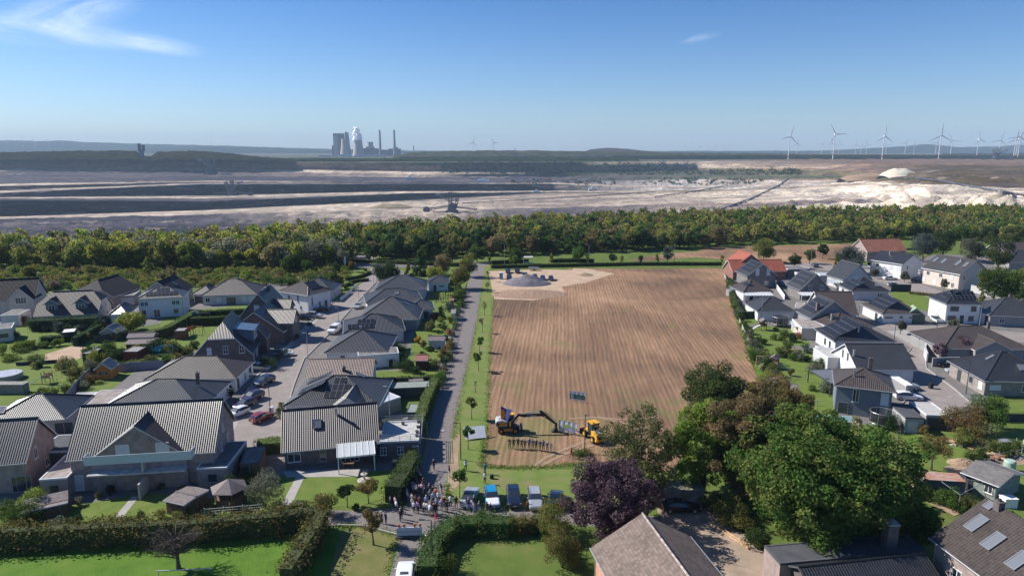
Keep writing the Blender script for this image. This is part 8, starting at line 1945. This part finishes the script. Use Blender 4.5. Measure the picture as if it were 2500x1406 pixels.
# ---- farm yard right
p =P(1640,1212,0);CON =mat('container_grey',(.13,.15,.17),var=.15,scale=1)
def container(px,py,ang,label,m,top,L=6.0,W=2.4,H=2.5):
 p =P(px,py);r =thing('shipping_container',label,'container',(p.x,p.y,.03),R(ang));mb =MB();mb.bb(-L / 2,L / 2,-W / 2,W / 2,0,H - .05)
 for i in range(int(L / .28)):x =-L / 2 + .15 + i * .28;mb.bb(x,x + .12,-W / 2 - .04,-W / 2,.1,H - .1)
 for i in range(int(W / .28)):y =-W / 2 + .12 + i * .28;mb.bb(-L / 2 - .04,-L / 2,y,y + .12,.1,H - .1)
 mb.build('container_wall',m,r);mb =MB();mb.bb(-L / 2 - .03,L / 2 + .03,-W / 2 - .05,W / 2 + .03,H - .05,H + .02);mb.build('container_roof',top,r)
container(1655,1228,-3,'dark corrugated steel container under the trees behind the black saloon',CON,ramp_mat('leafy_roof',[(.35,(.40,.37,.30)),(.65,(.10,.11,.07))],2))
container(2290,1205,-8,'corrugated steel container with rusty striped roof',mat('container_dark',(.11,.12,.13),var=.1),ramp_mat('rusty_sheet',[(.35,(.40,.34,.32)),(.6,(.36,.15,.08))],.9,stretch=(1,4,1)),L=5.2)
house((2345,1152),(2440,1188),2.6,7,1140,'gx',mat('workshop_green',(.22,.25,.22),var=.15),mat('old_felt',(.15,.14,.135),var=.15),'old workshop with low felt roof and pale green boards behind the farmhouse',name='workshop',cat='workshop',front='-2,.1,2.2,2,E 1,1,1,1')
r =thing('pipe_scaffold','open metal pipe frame standing over the farm yard weeds','frame',tuple(P(2300,1225)));mb =MB();o =P(2300,1225)
fr_ =[P(2278,1205),P(2350,1200),P(2400,1215),P(2338,1250)]
for q in fr_:q =q - o;mb.ring([(q.x,q.y,0),(q.x,q.y,2.4)],[.04,.04],5)
for a,b_ in ((0,1),(1,2),(2,3),(3,0),(0,2)):a,b_ =fr_[a] - o,fr_[b_] - o;mb.ring([(a.x,a.y,2.4),(b_.x,b_.y,2.4)],[.035,.035],5)
mb.build('pipe',GALV,r)
r =thing('boat_trailer','small boat on a trailer in the shaded farm yard','boat trailer',tuple(P(2375,1190)),R(-35));mb =MB();mb.extr([(-2,-.7,.6),(1.4,-.7,.6),(2.4,0,.7),(1.4,.7,.6),(-2,.7,.6)],(0,0,0),(0,0,.45));mb.build('hull',mat('hull',(.35,.33,.35),var=.1),r)
for s in (-1,1):mb =MB();mb.cyl((-.4,s * .9 - .09,.3),.3,.18,12,axis='Y');mb.build('wheel',TYRE,r)
for px,py,lb,dm,m in [(2463,1150,'pale green round water tank behind the workshop',None,'tank'),(2460,1235,'white plastic liquid tank beside the workshop',(1.6,1.2,1.3),'w'),(2452,1092,'grey metal box on the rubble plot',(1.5,1.2,1.2),'g'),(2375,1112,'yellow foam block on the rubble plot',(1.2,.5,.4),'y')]:
 p =P(px,py);mb =MB()
 if dm is None:mb.ring([(0,0,0),(0,0,1.5),(0,0,1.7)],[.75,.75,.6],18)
 else:mb.bb(-dm[0] / 2,dm[0] / 2,-dm[1] / 2,dm[1] / 2,0,dm[2] * .92);mb.bb(-dm[0] / 2 - .05,dm[0] / 2 + .05,-dm[1] / 2 - .05,dm[1] / 2 + .05,dm[2] * .92,dm[2])
 o =mb.build('water_tank' if 'tank' in lb else ('metal_box' if 'box' in lb else 'foam_block'),{'tank':mat('tank_green',(.32,.42,.36),var=.05),'w':WHITE,'g':METG,'y':mat('foam_yellow',(.55,.42,.15),var=.05)}[m]);o.location =(p.x,p.y,0);tag(o,lb,'tank' if 'tank' in lb else 'box')
def scrap(px,py,n,spread,label,seed):
 rg =random.Random(seed);p =P(px,py);mb =MB()
 for i in range(n):mb.m =rg.randrange(3);mb.box((rg.uniform(-1,1) * spread,rg.uniform(-.6,.6) * spread,rg.uniform(.05,.5)),(rg.uniform(.3,1.6),rg.uniform(.1,.6),rg.uniform(.05,.3)),rz=rg.uniform(0,3),rx=rg.uniform(-.3,.3))
 o =mb.build('rubble_heap',[CONC,WOODP,mat('brick_rubble',(.30,.15,.10),var=.2)]);o.location =(p.x,p.y,0);tag(o,label,'rubble',kind='stuff')
scrap(2430,1108,46,3.0,'heap of broken paving and bricks on the rubble plot',1);scrap(2352,1082,34,2.4,'scattered timber and pallets by the timber frame',2);scrap(2405,1088,20,2.0,'loose boards beside the metal box',3)
r =thing('timber_cage','upright wooden lattice cage beside the orange-green fruit tree','frame',tuple(P(2412,1062)));mb =MB()
for x in (-.9,0,.9):
 for y in (-.5,.5):mb.bar((x,y,0),(x,y,2.1),.08)
for z in (.7,1.4,2.1):
 for y in (-.5,.5):mb.bar((-.9,y,z),(.9,y,z),.07)
mb.build('slat',WOODP,r)
wh =thing('window_frames','stack of old white window frames leaning on the rubble plot','window frames',tuple(P(2480,1092)),R(-30));mb =MB()
for k in range(4):
 for a in (-.5,.5):mb.box((k * .9,a,.6),(.08,.08,1.1),rx=.5);mb.box((k * .9,0,.6 + a),(.08,1.0,.08),rx=.5)
mb.build('frame',FRAME,wh)
r =thing('log_pile','two long trimmed logs lying along the farm track','logs',tuple(P(1780,1310)),R(-62));mb =MB();mb.ring([(-3,0,.15),(3,0,.15)],[.15,.12],8);mb.ring([(-2.8,.4,.15),(3,.4,.15)],[.14,.12],8);mb.build('log',WOODP,r)
# clothes-line pole and metal rail at bottom left
r =thing('guard_rail','pale metal rail at the bottom edge of the lower left meadow','rail',tuple(P(460,1402)));mb =MB();mb.ring([(-3.2,-.4,.7),(2.6,.1,.7)],[.07,.07],8);mb.ring([(-3,-.4,0),(-3,-.4,.7)],[.05,.05],6);mb.ring([(2.4,.1,0),(2.4,.1,.7)],[.05,.05],6);mb.build('rail',GALV,r)
r =thing('garden_flag_pole','thin pale flag pole beside the red shed','pole',tuple(P(1005,888)));mb =MB();mb.cyl((0,0,0),.04,4.6,6);mb.build('post',FRAME,r)
r =thing('direction_post','slim post with blue and orange marks at the corner of the footpath','post',tuple(P(1043,1063)));mb =MB();mb.cyl((0,0,0),.04,2.2,6);mb.build('post',GALV,r);mb =MB();mb.bb(-.12,.12,-.06,-.04,1.9,2.2);mb.build('sign_plate',mat('sign_blue',(.03,.08,.4),var=0),r);mb =MB();mb.cyl((0,0,.4),.05,.7,6);mb.build('reflector_band',ORG,r)
r =thing('garden_table','wooden garden table with chairs under the white veranda','table',tuple(P(852,1140)),0);mb =MB();mb.bb(-.8,.8,-.45,.45,.7,.76);mb.build('tabletop',WOOD,r)
for x in (-.7,.7):
 for y in (-.38,.38):mb =MB();mb.bb(x - .04,x + .04,y - .04,y + .04,0,.7);mb.build('leg',WOOD,r)
r =thing('garden_chair','white plastic garden chair under the balcony','chair',tuple(P(352,1178)),R(200));mb =MB();mb.bb(-.25,.25,-.25,.25,.40,.45);mb.build('seat',FRAME,r);mb =MB();mb.bb(-.25,.25,.22,.27,.45,.9);mb.build('backrest',FRAME,r)
for x in (-.22,.22):
 for y in (-.22,.22):mb =MB();mb.bb(x - .02,x + .02,y - .02,y + .02,0,.4);mb.build('leg',FRAME,r)
# ================================================================ far plain, power station, turbines, mine machines, haze
def far(px,D,z=0):
 """point at ground distance D (metres along the view) under image column px"""
 zc =D * CP + CAMH * SP
 return Vector(((px - 1250) / FPX * zc,D,z))
# wooded hill and horizon hills
WOODM =leafmat('far_foliage',.2)
def ridge(name,pts,D0,D1,label,kind,pal,amp,seed,step=30,base=-2,bump=9,dim=1.0):
 """pts: (px, height m). Smooth raised land between distances D0 and D1 with a lumpy wooded surface"""
 px =np.array([p[0] for p in pts],float);hh_ =np.array([p[1] for p in pts],float)
 xs =np.arange(px[0],px[-1] + 1,step * FPX / (D0 + D1) * 2 * .5)
 ts =np.linspace(0,1,max(8,int((D1 - D0) / step)))
 Xg =[];
 V =[]
 for t in ts:
  D =D0 + (D1 - D0) * t;zc =D * CP + CAMH * SP;X =(xs - 1250) / FPX * zc
  prof =math.sin(math.pi * min(1,t * 1.0 + .02)) ** .6
  H =np.interp(xs,px,hh_) * prof
  n =fbm(X,X * 0 + D,260,seed,3) - .5
  l_ =fbm(X,X * 0 + D,bump * 3,seed + 5,2)
  V.append(np.stack([X,X * 0 + D,base + H * (1 + .25 * n) + l_ * amp * (H > .5)],1))
 V =np.concatenate(V);nr,nc =len(ts),len(xs);id_ =np.arange(nr * nc).reshape(nr,nc)
 F =np.stack([id_[:-1,:-1].ravel(),id_[:-1,1:].ravel(),id_[1:,1:].ravel(),id_[1:,:-1].ravel()],1)
 c =np.array(PALS[pal] if isinstance(pal,str) else pal);k =(fbm(V[:,0],V[:,1],70,seed + 9,3) * 11).astype(int) % len(c)
 col =c[k] * (.08 + .36 * fbm(V[:,0],V[:,1],30,seed + 2,2))[:,None]
 o =npmesh(name,V,F,WOODM,col=col * dim);tag(o,label,kind=kind);return o
ridge('far_hills',[(-900,190),(-100,175),(150,160),(330,120),(520,95),(700,62),(850,36),(1000,20),(1300,6)],9000,12500,'long wooded range of hills on the left horizon','structure','green',14,3,110,bump=45)
ridge('far_hills',[(-300,12),(300,35),(500,75),(620,62),(800,30),(1100,14),(1600,18),(2000,20),(2200,70),(2260,105),(2330,70),(2420,70),(2480,95),(2560,60),(3200,30)],8200,9600,'low wooded hills on the right and middle horizon','structure','green',14,6,90,bump=40)
ridge('wooded_hill',[(-400,24),(0,27),(180,34),(300,37),(335,34),(350,14),(372,14),(385,31),(470,36),(560,25),(640,9),(720,1)],2560,3200,'wooded spoil hill beyond the left part of the pit','stuff','olive',10,8,13,bump=7,dim=.85)
ridge('wooded_hill',[(960,5),(1000,22),(1080,30),(1180,34),(1290,34),(1400,30),(1560,26),(1700,20),(2000,14),(2500,10),(2700,10)],3600,4400,'scrubby reclaimed hill right of the power station','stuff','mix',9,12,18,bump=8,dim=1.9)
ridge('wooded_hill',[(640,4),(760,8),(900,6),(1000,8),(1200,9),(1500,8),(1560,3)],2720,3100,'dark tree belt along the far rim of the pit','stuff','green',6,15,13,bump=7,dim=1.5)
ridge('spoil_mound',[(1408,0),(1440,42),(1480,56),(1530,52),(1600,28),(1650,0)],5200,5900,'brown flat-topped spoil mound on the horizon','structure',[(.20,.13,.10),(.17,.12,.09)],2,17,22,bump=20)
ridge('wooded_hill',[(1500,12),(1900,14),(2100,13),(2600,12),(3000,12)],3150,3500,'long tree belt behind the nearest wind turbines','stuff','dark',8,19,15,bump=7)
ridge('wooded_hill',[(2300,14),(2480,15),(2900,15)],4600,5200,'distant tree belt at the right behind the turbines','stuff','dark',8,23,18,bump=7)
# ---- power station
PSC =mat('cooling_concrete',(.40,.355,.33),var=.06,scale=.03,rough=.9);PSD =mat('boiler_house',(.16,.15,.17),var=.08,scale=.02);PSL =mat('boiler_pale',(.33,.33,.36),var=.05,scale=.02);STK =mat('stack_concrete',(.30,.29,.31),var=.05,scale=.05)
D =4600
def place(px,D_,name,label,cat):q =far(px,D_);return thing(name,label,cat,tuple(q))
def cooling(px,D_,rb,H,label):
 r =place(px,D_,'cooling_tower',label,'cooling tower');mb =MB();mb.smooth =True
 zs =np.linspace(0,1,12);rad =[rb * (.62 + .38 * ((1 - z) ** 1.7) + .07 * max(0,z - .72) ** 1) for z in zs]
 mb.ring([(0,0,z * H) for z in zs],rad,32,cap=False);mb.ring([(0,0,z * H) for z in zs[::-1]],[q - 1.5 for q in rad[::-1]],32,cap=False);mb.build('shell',PSC,r)
 mb =MB();mb.ring([(0,0,H - 2),(0,0,H)],[rad[-1] + 1,rad[-1] + 1],32,cap=False);mb.build('rim_band',STK,r);return r
cooling(845,4450,40,112,'leftmost pale cooling tower, wide at the foot');cooling(876,4700,42,104,'middle cooling tower giving off the steam plume');cooling(905,5300,34,100,'smaller far cooling tower between the steam and the stacks')
r =place(832,4900,'boiler_house','tall dark power station boiler block left of the cooling towers','power station');mb =MB();mb.bb(-38,24,-40,40,0,150);mb.bb(-52,-38,-30,30,0,72);mb.build('wall',PSD,r);mb =MB();mb.bb(-34,-6,-45,-40.1,0,142);mb.build('facade_panel',PSL,r);mb =MB();mb.bb(-38,24,-40,40,150,154);mb.build('roof',STK,r);mb =MB();mb.bb(38,50,-8,8,0,165);mb.build('stair_tower',PSD,r)
r =place(910,5000,'turbine_hall','long dark turbine hall between the cooling towers and the stacks','power station');mb =MB();mb.bb(-60,40,-30,30,0,52);mb.bb(40,120,-30,30,0,42);mb.bb(120,200,-30,30,0,50);mb.build('wall',PSD,r);mb =MB();mb.bb(-40,10,-31,31,52.1,64);mb.bb(150,180,-25,25,50.1,62);mb.build('roof_block',PSL,r)
r =place(850,4300,'low_hall','long pale low halls at the foot of the power station','hall');mb =MB();mb.bb(-180,-60,-15,15,0,10);mb.bb(-50,20,-15,15,0,16);mb.bb(40,230,-15,15,0,12);mb.build('wall',mat('hall_pale',(.5,.51,.55),var=.05,scale=.05),r)
for px,D_,H,rr,lb in [(929,4700,170,7.5,'left one of the two tall power station stacks'),(964,4800,172,8,'right one of the two tall power station stacks'),(852,4900,158,6,'dark short stack on top of the boiler block'),(1010,6500,80,6,'small lone chimney right of the power station'),(1257,8000,60,6,'tiny far chimney right of the two middle turbines')]:
 r =place(px,D_,'chimney_stack',lb,'chimney');mb =MB();mb.smooth =False;mb.ring([(0,0,0),(0,0,H)],[rr * 1.25,rr * .85],14);mb.build('shaft',STK,r);mb =MB();mb.ring([(0,0,H),(0,0,H + 2)],[rr * .95,rr * .95],14);mb.build('rim_band',PSD,r)
# steam plume: closed bodies with a volume
def steammat():
 m =bpy.data.materials.new('steam');m.use_nodes =True;b =m.node_tree.nodes["Principled BSDF"]
 b.inputs['Base Color'].default_value =(1,1,1,1);b.inputs['Roughness'].default_value =1;b.inputs['Specular IOR Level'].default_value =0;b.inputs['Subsurface Weight'].default_value =1.0;b.inputs['Subsurface Radius'].default_value =(1,1,1);b.inputs['Subsurface Scale'].default_value =30;return m
bm =bmesh_mod =__import__('bmesh').new()
rg =random.Random(3);q =far(874,4700)
for i in range(60):
 t =i / 59;z =101 + t * 84;sp_ =(10 + 13 * math.sin(math.pi * min(1,t * .8 + .12))) * (1 - .35 * t);rr =rg.uniform(10,16) * (1 - .35 * t)
 M4 =Matrix.Translation((rg.uniform(-1,1) * sp_ - 8 * t * t,rg.uniform(-1,1) * sp_,z + rg.uniform(-6,6))) @ Matrix.Scale(rr,4)
 __import__('bmesh').ops.create_icosphere(bm,subdivisions=3,radius=1,matrix=M4)
me =bpy.data.meshes.new('steam_plume');bm.to_mesh(me);bm.free()
co =np.zeros(len(me.vertices) * 3,np.float32);me.vertices.foreach_get('co',co);co =co.reshape(-1,3)
co += ((np.stack([fbm(co[:,0] + co[:,1] * .6,co[:,2],22,1,3),fbm(co[:,1],co[:,2],22,2,3),fbm(co[:,0] + co[:,1],co[:,2],22,3,3)],1) - .5) * 10).astype(np.float32)
me.vertices.foreach_set('co',co.ravel());me.polygons.foreach_set('use_smooth',[True] * len(me.polygons));me.materials.append(steammat())
o =bpy.data.objects.new('steam_plume',me);COL.objects.link(o);o.location =tuple(q);rm_ =o.modifiers.new('r','REMESH');rm_.mode ='VOXEL';rm_.voxel_size =3.0;rm_.use_smooth_shade =True;tag(o,'white billowing steam rising from the middle cooling tower',kind='stuff')
# ---- wind turbines
TW =mat('turbine_white',(.62,.63,.65),var=0,rough=.5);TR =mat('turbine_red',(.45,.08,.06),var=0)
TURB =[]
def turb_meshes():
 t =MB();t.ring([(0,0,-12),(0,0,100)],[2.4,1.5],10);t =t.build('tower',TW,link=False)
 b2 =MB();b2.ring([(0,0,12),(0,0,17)],[2.45,2.4],10);b2 =b2.build('red_band',TR,link=False)
 n_ =MB();n_.bb(-2.2,2.2,-5,5,99,103.5);n_.ring([(0,-5,101.3),(0,-8,101.3)],[2.1,.8],8);n_ =n_.build('nacelle',TW,link=False)
 bl =MB();bl.add([(-1.6,-.5,0),(1.8,-.5,0),(1.8,.6,0),(-1.6,.6,0),(-2.0,-.4,12),(1.7,-.4,12),(1.7,.4,12),(-2.0,.4,12),(-.6,0,50),(.7,0,50),(.7,.3,50),(-.6,.3,50)],
                          [(0,1,5,4),(1,2,6,5),(2,3,7,6),(3,0,4,7),(4,5,9,8),(5,6,10,9),(6,7,11,10),(7,4,8,11),(8,9,10,11),(3,2,1,0)]);bl =bl.build('blade',TW,link=False)
 return t,b2,n_,bl
TT =turb_meshes()
TL =[(1924,3060,14,0,'tall wind turbine, leftmost of the five big ones',1),(2033,3060,-32,8,'big wind turbine, second from the left of the five',1),(2153,3080,1,0,'big wind turbine in the middle of the five',1),(2291,3080,2,0,'big wind turbine with red nacelle, fourth of the five',1.04),(2484,3200,20,0,'big wind turbine cut by the right edge',1),
      (1156,5400,12,0,'left one of the two turbines right of the power station',.95),(1206,5300,-28,0,'right one of the two turbines right of the power station',.95),
      (1945,5600,0,0,'small turbine just right of the leftmost big one',.9),(2006,6200,25,0,'small turbine left of the second big one',.9),(2028,5400,-12,0,'small turbine hidden behind the second big one',.9),(2047,6200,-8,0,'small turbine right of the second big one',.9),
      (2087,6000,4,0,'small turbine in the gap before the middle one, left',.85),(2101,6000,0,0,'slim small turbine in the gap before the middle one',.85),(2115,6000,-20,0,'small turbine in the gap before the middle one, right',.85),(2162,6200,-18,0,'small turbine right behind the middle big one',.85),
      (2208,5400,30,0,'mid-size turbine between the middle and fourth big ones',.9),(2230,6200,10,0,'small turbine left of the fourth big one',.85),(2283,5200,20,0,'mid-size turbine just behind the fourth big one',.95),(2320,4300,-25,0,'mid-size turbine right of the fourth big one',.95),(2384,3700,-12,0,'turbine standing alone right of the fourth big one',.95),
      (2437,4000,16,0,'turbine behind the second mine machine',.95),(2474,3300,6,0,'left turbine of the close pair at the right edge',.9),(2479,3500,-25,0,'right turbine of the close pair at the right edge',.95),
      (59,8800,5,60,'leftmost small turbine on the left hills',.95),(85,8800,20,60,'second small turbine on the left hills',.95),(122,8800,-20,58,'third small turbine on the left hills',.9),(157,9200,10,60,'fourth tiny turbine on the left hills',.5),(203,9200,-10,50,'fifth tiny turbine on the left hills',.5),(245,9200,0,45,'sixth tiny turbine on the left hills',.5),
      (1673,8800,10,0,'tiny far turbine, first of the distant row',.8),(1708,8800,-30,0,'tiny far turbine, second of the distant row',.8),(1745,8800,0,0,'tiny far turbine, third of the distant row',.9),(1768,8800,25,0,'tiny far turbine, fourth of the distant row',.75),(1899,9000,-8,0,'tiny far turbine, last of the distant row',.6)]
for px,D_,rot,zb,lb,s_ in TL:
 q =far(px,D_,zb);t_ =thing('wind_turbine',lb,'wind turbine',tuple(q),R(rnd.uniform(-25,25)),'wind turbines on the horizon');t_.scale =(s_,) * 3
 child('tower',TT[0],t_);child('red_band',TT[1],t_);nc_ =child('nacelle',TT[2],t_)
 for k in range(3):
  b_ =child('blade',TT[3],t_,(0,-6.5,101.3));b_.rotation_euler =(0,R(rot + 120 * k),0)
r =thing('radio_mast','thin tall radio mast on the left horizon','mast',tuple(far(519,9500,60)));mb =MB();mb.ring([(0,0,0),(0,0,190)],[2.2,.8],4);mb.build('mast_shaft',GALV,r)
r =thing('signal_tower','dark lattice viewing tower on the wooded hill','tower',tuple(far(349,2650,10)));mb =MB()
for x in (-13,-7.5,2,7):mb.bb(x,x + 4.5,-3,3,33,57 - (x > 0) * 6)
mb.bb(-14,12,-3,3,28,34);mb.bb(-10,6,-2,2,0,28);mb.build('tower_block',mat('tower_dark',(.10,.11,.14),var=.1,scale=.1),r)
# ---- bucket-wheel excavators and stackers (lattice booms)
LAT =mat('lattice_steel',(.10,.10,.13),var=.1,scale=.1,rough=.7)
def lattice(mb,a,b_,w_,h_,n,t=.5):
 a,b_ =Vector(a),Vector(b_);u =(b_ - a).normalized();s =u.cross(Vector((0,0,1)));s =s.normalized() if s.length > .1 else Vector((0,1,0));up =s.cross(u).normalized()
 c =[a + s * (w_ / 2 * i) + up * (h_ / 2 * j) for i,j in ((-1,-1),(1,-1),(1,1),(-1,1))];L =(b_ - a)
 t *= 1.7
 for p_ in c:mb.bar(p_,p_ + L,t)
 for k in range(n):
  f0,f1 =k / n,(k + 1) / n
  for i in range(4):mb.bar(c[i] + L * f0,c[(i + 1) % 4] + L * f1,t * .6)
def bwe(px,D_,z,s_,rz,label,mirror=1):
 r =thing('bucket_wheel_excavator',label,'mining machine',tuple(far(px,D_,z)),R(rz));r.scale =(s_,) * 3
 mb =MB();mb.bb(-12,12,-10,10,0,3.5);mb.bb(-10,10,-8,8,5,9);mb.ring([(0,0,3.5),(0,0,5)],[8,8],16)
 for x in (-11,0,11):mb.bb(x - 3,x + 3,-12,12,-1,2.5)
 mb.build('crawler_base',LAT,r)
 mb =MB();lattice(mb,(-4,0,9),(-3,0,44),7,7,7,.8);lattice(mb,(8,0,9),(15,0,40),6,5,6,.8);lattice(mb,(-3,0,26),(13,0,26),6,3,4,.6);mb.bb(-6,12,-5,5,9,18);mb.build('superstructure',LAT,r)
 mb =MB();lattice(mb,(-4,0,14),(-52,0,5),4,3.5,12,.6);mb.build('wheel_boom',LAT,r)
 mb =MB();mb.cyl((-57,-1.5,4.5),6.5,3,20,axis='Y')
 for k in range(14):a =k * math.pi / 7;mb.box((-57 + math.cos(a) * 7.2,0,4.5 + math.sin(a) * 7.2),(2,3.2,2),ry=-a)
 mb.build('bucket_wheel',LAT,r)
 mb =MB();lattice(mb,(10,0,13),(-28,0,38),4,3,9,.6);mb.box((-31,0,38.5),(9,7,5));mb.build('counterweight_boom',mat('lattice_pale',(.20,.22,.26),var=0),r)
 mb =MB();lattice(mb,(8,0,10),(56,0,5),4,2.5,12,.6);mb.build('discharge_boom',LAT,r)
 mb =MB();mb.bar((-3,0,44),(-50,0,7),.5);mb.bar((-3,0,44),(15,0,41),.6);mb.bar((15,0,40),(54,0,6),.4);mb.bar((-3,0,44),(-30,0,39),.4);mb.build('stay_cable',LAT,r)
def onpit(px,py,z):return (45 - z) / ((SP + (py - 703) / FPX * CP)) * (CP - (py - 703) / FPX * SP)
q =TP(1102,517);bwe(1102,q.y,q.z,1.0,4,'large bucket-wheel excavator standing on the pale bench in the pit')
q =TP(512,424);bwe(512,q.y,q.z,1.25,-6,'faint mining machine high on the far left benches')
q =TP(560,478);bwe(560,q.y,q.z,.95,175,'faint mining machine below the other one on the dark coal bench')
bwe(2432,2900,-2,1.15,185,'dark mining machine at the right rim in front of the turbines')
q =TP(1620,407);bwe(1620,q.y,q.z,.5,10,'small mining machine on the far bench left of the sand slope')
# conveyor lines, small buildings in the pit
def conveyor(pts,z,label,w_=3.2):
 r =MB();Q =[]
 for (xa,ya),(xb,yb) in zip(pts[:-1],pts[1:]):
  for k in range(6):Q.append(TP(xa + (xb - xa) * k / 6,ya + (yb - ya) * k / 6))
 Q.append(TP(*pts[-1]))
 mb =MB()
 for a,b_ in zip(Q[:-1],Q[1:]):
  a2,b2 =a - Q[0],b_ - Q[0];mb.bar(a2 + Vector((0,0,2.4)),b2 + Vector((0,0,2.4)),w_,1.6);L =(b2 - a2).length;n =max(1,int(L / 25))
  for i in range(n):q =a2.lerp(b2,i / n);mb.bb(q.x - 1.4,q.x + 1.4,q.y - .4,q.y + .4,q.z - 3,q.z + 2)
 o =mb.build('conveyor',mat('conveyor_grey',(.11,.11,.13),var=.1,scale=.05));o.location =tuple(Q[0]);tag(o,label,'conveyor')
conveyor([(2500,480),(2400,463),(2300,445),(2235,436)],[-21,-19,-18,-15],'long conveyor line on the pale terrace at the right')
conveyor([(1760,513),(1830,488),(1900,455),(1925,437)],[-60,-52,-38,-28],'conveyor line curving down through the sand slopes')
conveyor([(1600,482),(1690,470),(1775,454)],[-74,-74,-70],'conveyor line below the white chalk cliff')
conveyor([(1130,498),(1350,486),(1600,470)],[-92,-84,-72],'long conveyor line leading right from the bucket-wheel excavator')
conveyor([(1235,437),(1300,427),(1330,420)],[-45,-38,-30],'ramp conveyor rising to the far rim')
for px,py,z,dm,lb in [(1180,446,-50,(18,8,9),'white control building on the middle bench'),(1000,438,-45,(10,8,7),'small grey site building on the far bench'),(1446,464,-75,(12,6,5),'small pale site hut beside the ramp road'),(1310,470,-86,(12,5,4),'low white hut on the broad sand bench')]:
 q =TP(px,py);mb =MB();mb.bb(-dm[0],dm[0],-dm[1],dm[1],-1,dm[2]);mb.bb(-dm[0] * .3,dm[0] * .3,-dm[1] * .5,dm[1] * .5,dm[2],dm[2] + 5);o =mb.build('site_building',mat('site_white',(.55,.58,.62),var=.05,scale=.1));o.location =tuple(q);tag(o,lb,'building')
for px,py,z,rx,ry_,H,lb,m in [(955,507,-96,62,30,10,'olive-brown heap on the pale bench left of the bucket-wheel excavator',ramp_mat('heap_olive',[(.3,(.22,.17,.10)),(.7,(.30,.24,.14))],.05)),(735,524,-98,34,26,9,'sandy cone at the end of the rough grey ridge',ramp_mat('heap_sand',[(.3,(.33,.25,.19)),(.7,(.42,.33,.26))],.05)),
                                   (2195,424,-8,42,40,13,'pale cream sand heap on the right plateau',ramp_mat('heap_cream',[(.3,(.55,.49,.38)),(.7,(.62,.56,.45))],.03)),(2130,432,-14,80,34,9,'brown earth bank in front of the cream sand heap',ramp_mat('heap_brown',[(.3,(.30,.20,.13)),(.7,(.38,.26,.18))],.03))]:
 q =TP(px,py);n =40;xs =np.linspace(-1,1,n);gx_,gy_ =np.meshgrid(xs,xs);qq =np.sqrt(gx_ ** 2 + gy_ ** 2)
 zz =np.clip(1.15 - qq * 1.15,0,.75) / .75 * H * (.75 + .5 * fbm(gx_ * 4,gy_ * 4,1.2,4)) - 1 - 14 * np.clip(qq - .85,0,1) ** .7
 V =np.stack([gx_ * rx,gy_ * ry_,zz],-1).reshape(-1,3);id_ =np.arange(n * n).reshape(n,n);F =np.stack([id_[:-1,:-1].ravel(),id_[:-1,1:].ravel(),id_[1:,1:].ravel(),id_[1:,:-1].ravel()],1)
 o =npmesh('spoil_heap',V,F,m,smooth=True);o.location =tuple(q);tag(o,lb,'heap')
# bushes growing on the old benches
rg2 =np.random.default_rng(4);Cc =[]
for (x0,x1,y0,y1,z,nn) in ((1500,1960,415,428,-36,260),(1400,1700,400,412,-25,120),(1080,1420,396,425,-30,240),(1560,1860,436,452,-56,60),(1250,1500,438,452,-60,60)):
 for _ in range(nn):
  q =TP(rg2.uniform(x0,x1),rg2.uniform(y0,y1));z =q.z;r_ =rg2.uniform(2,6)
  Cc.append(np.array([q.x,q.y,z + 2]) + rg2.normal(0,1,(16,3)) * np.array([r_,r_,r_ * .6]))
Cc =np.concatenate(Cc);a_ =leaves(Cc,rg2.normal(0,1,Cc.shape),2.6,np.array(PALS['dark']) * .9,rg2)
tag(npmesh('bench_scrub',a_[0],a_[1],WOODM,col=a_[2]),'dark bushes scattered over the old benches',kind='stuff')
# ---- haze
hb =MB();hb.bb(-14000,14000,-400,15500,-160,330)
m =bpy.data.materials.new('haze');m.use_nodes =True;n =m.node_tree.nodes;n.clear();o_ =n.new("ShaderNodeOutputMaterial");v_ =n.new("ShaderNodeVolumePrincipled")
v_.inputs['Color'].default_value =(.60,.79,1.0,1);v_.inputs['Density'].default_value =0.00007;v_.inputs['Anisotropy'].default_value =.0
m.node_tree.links.new(v_.outputs[0],o_.inputs['Volume'])
hz =hb.build('haze',m,uv=False);tag(hz,'thin blue autumn haze over the whole landscape',kind='stuff')
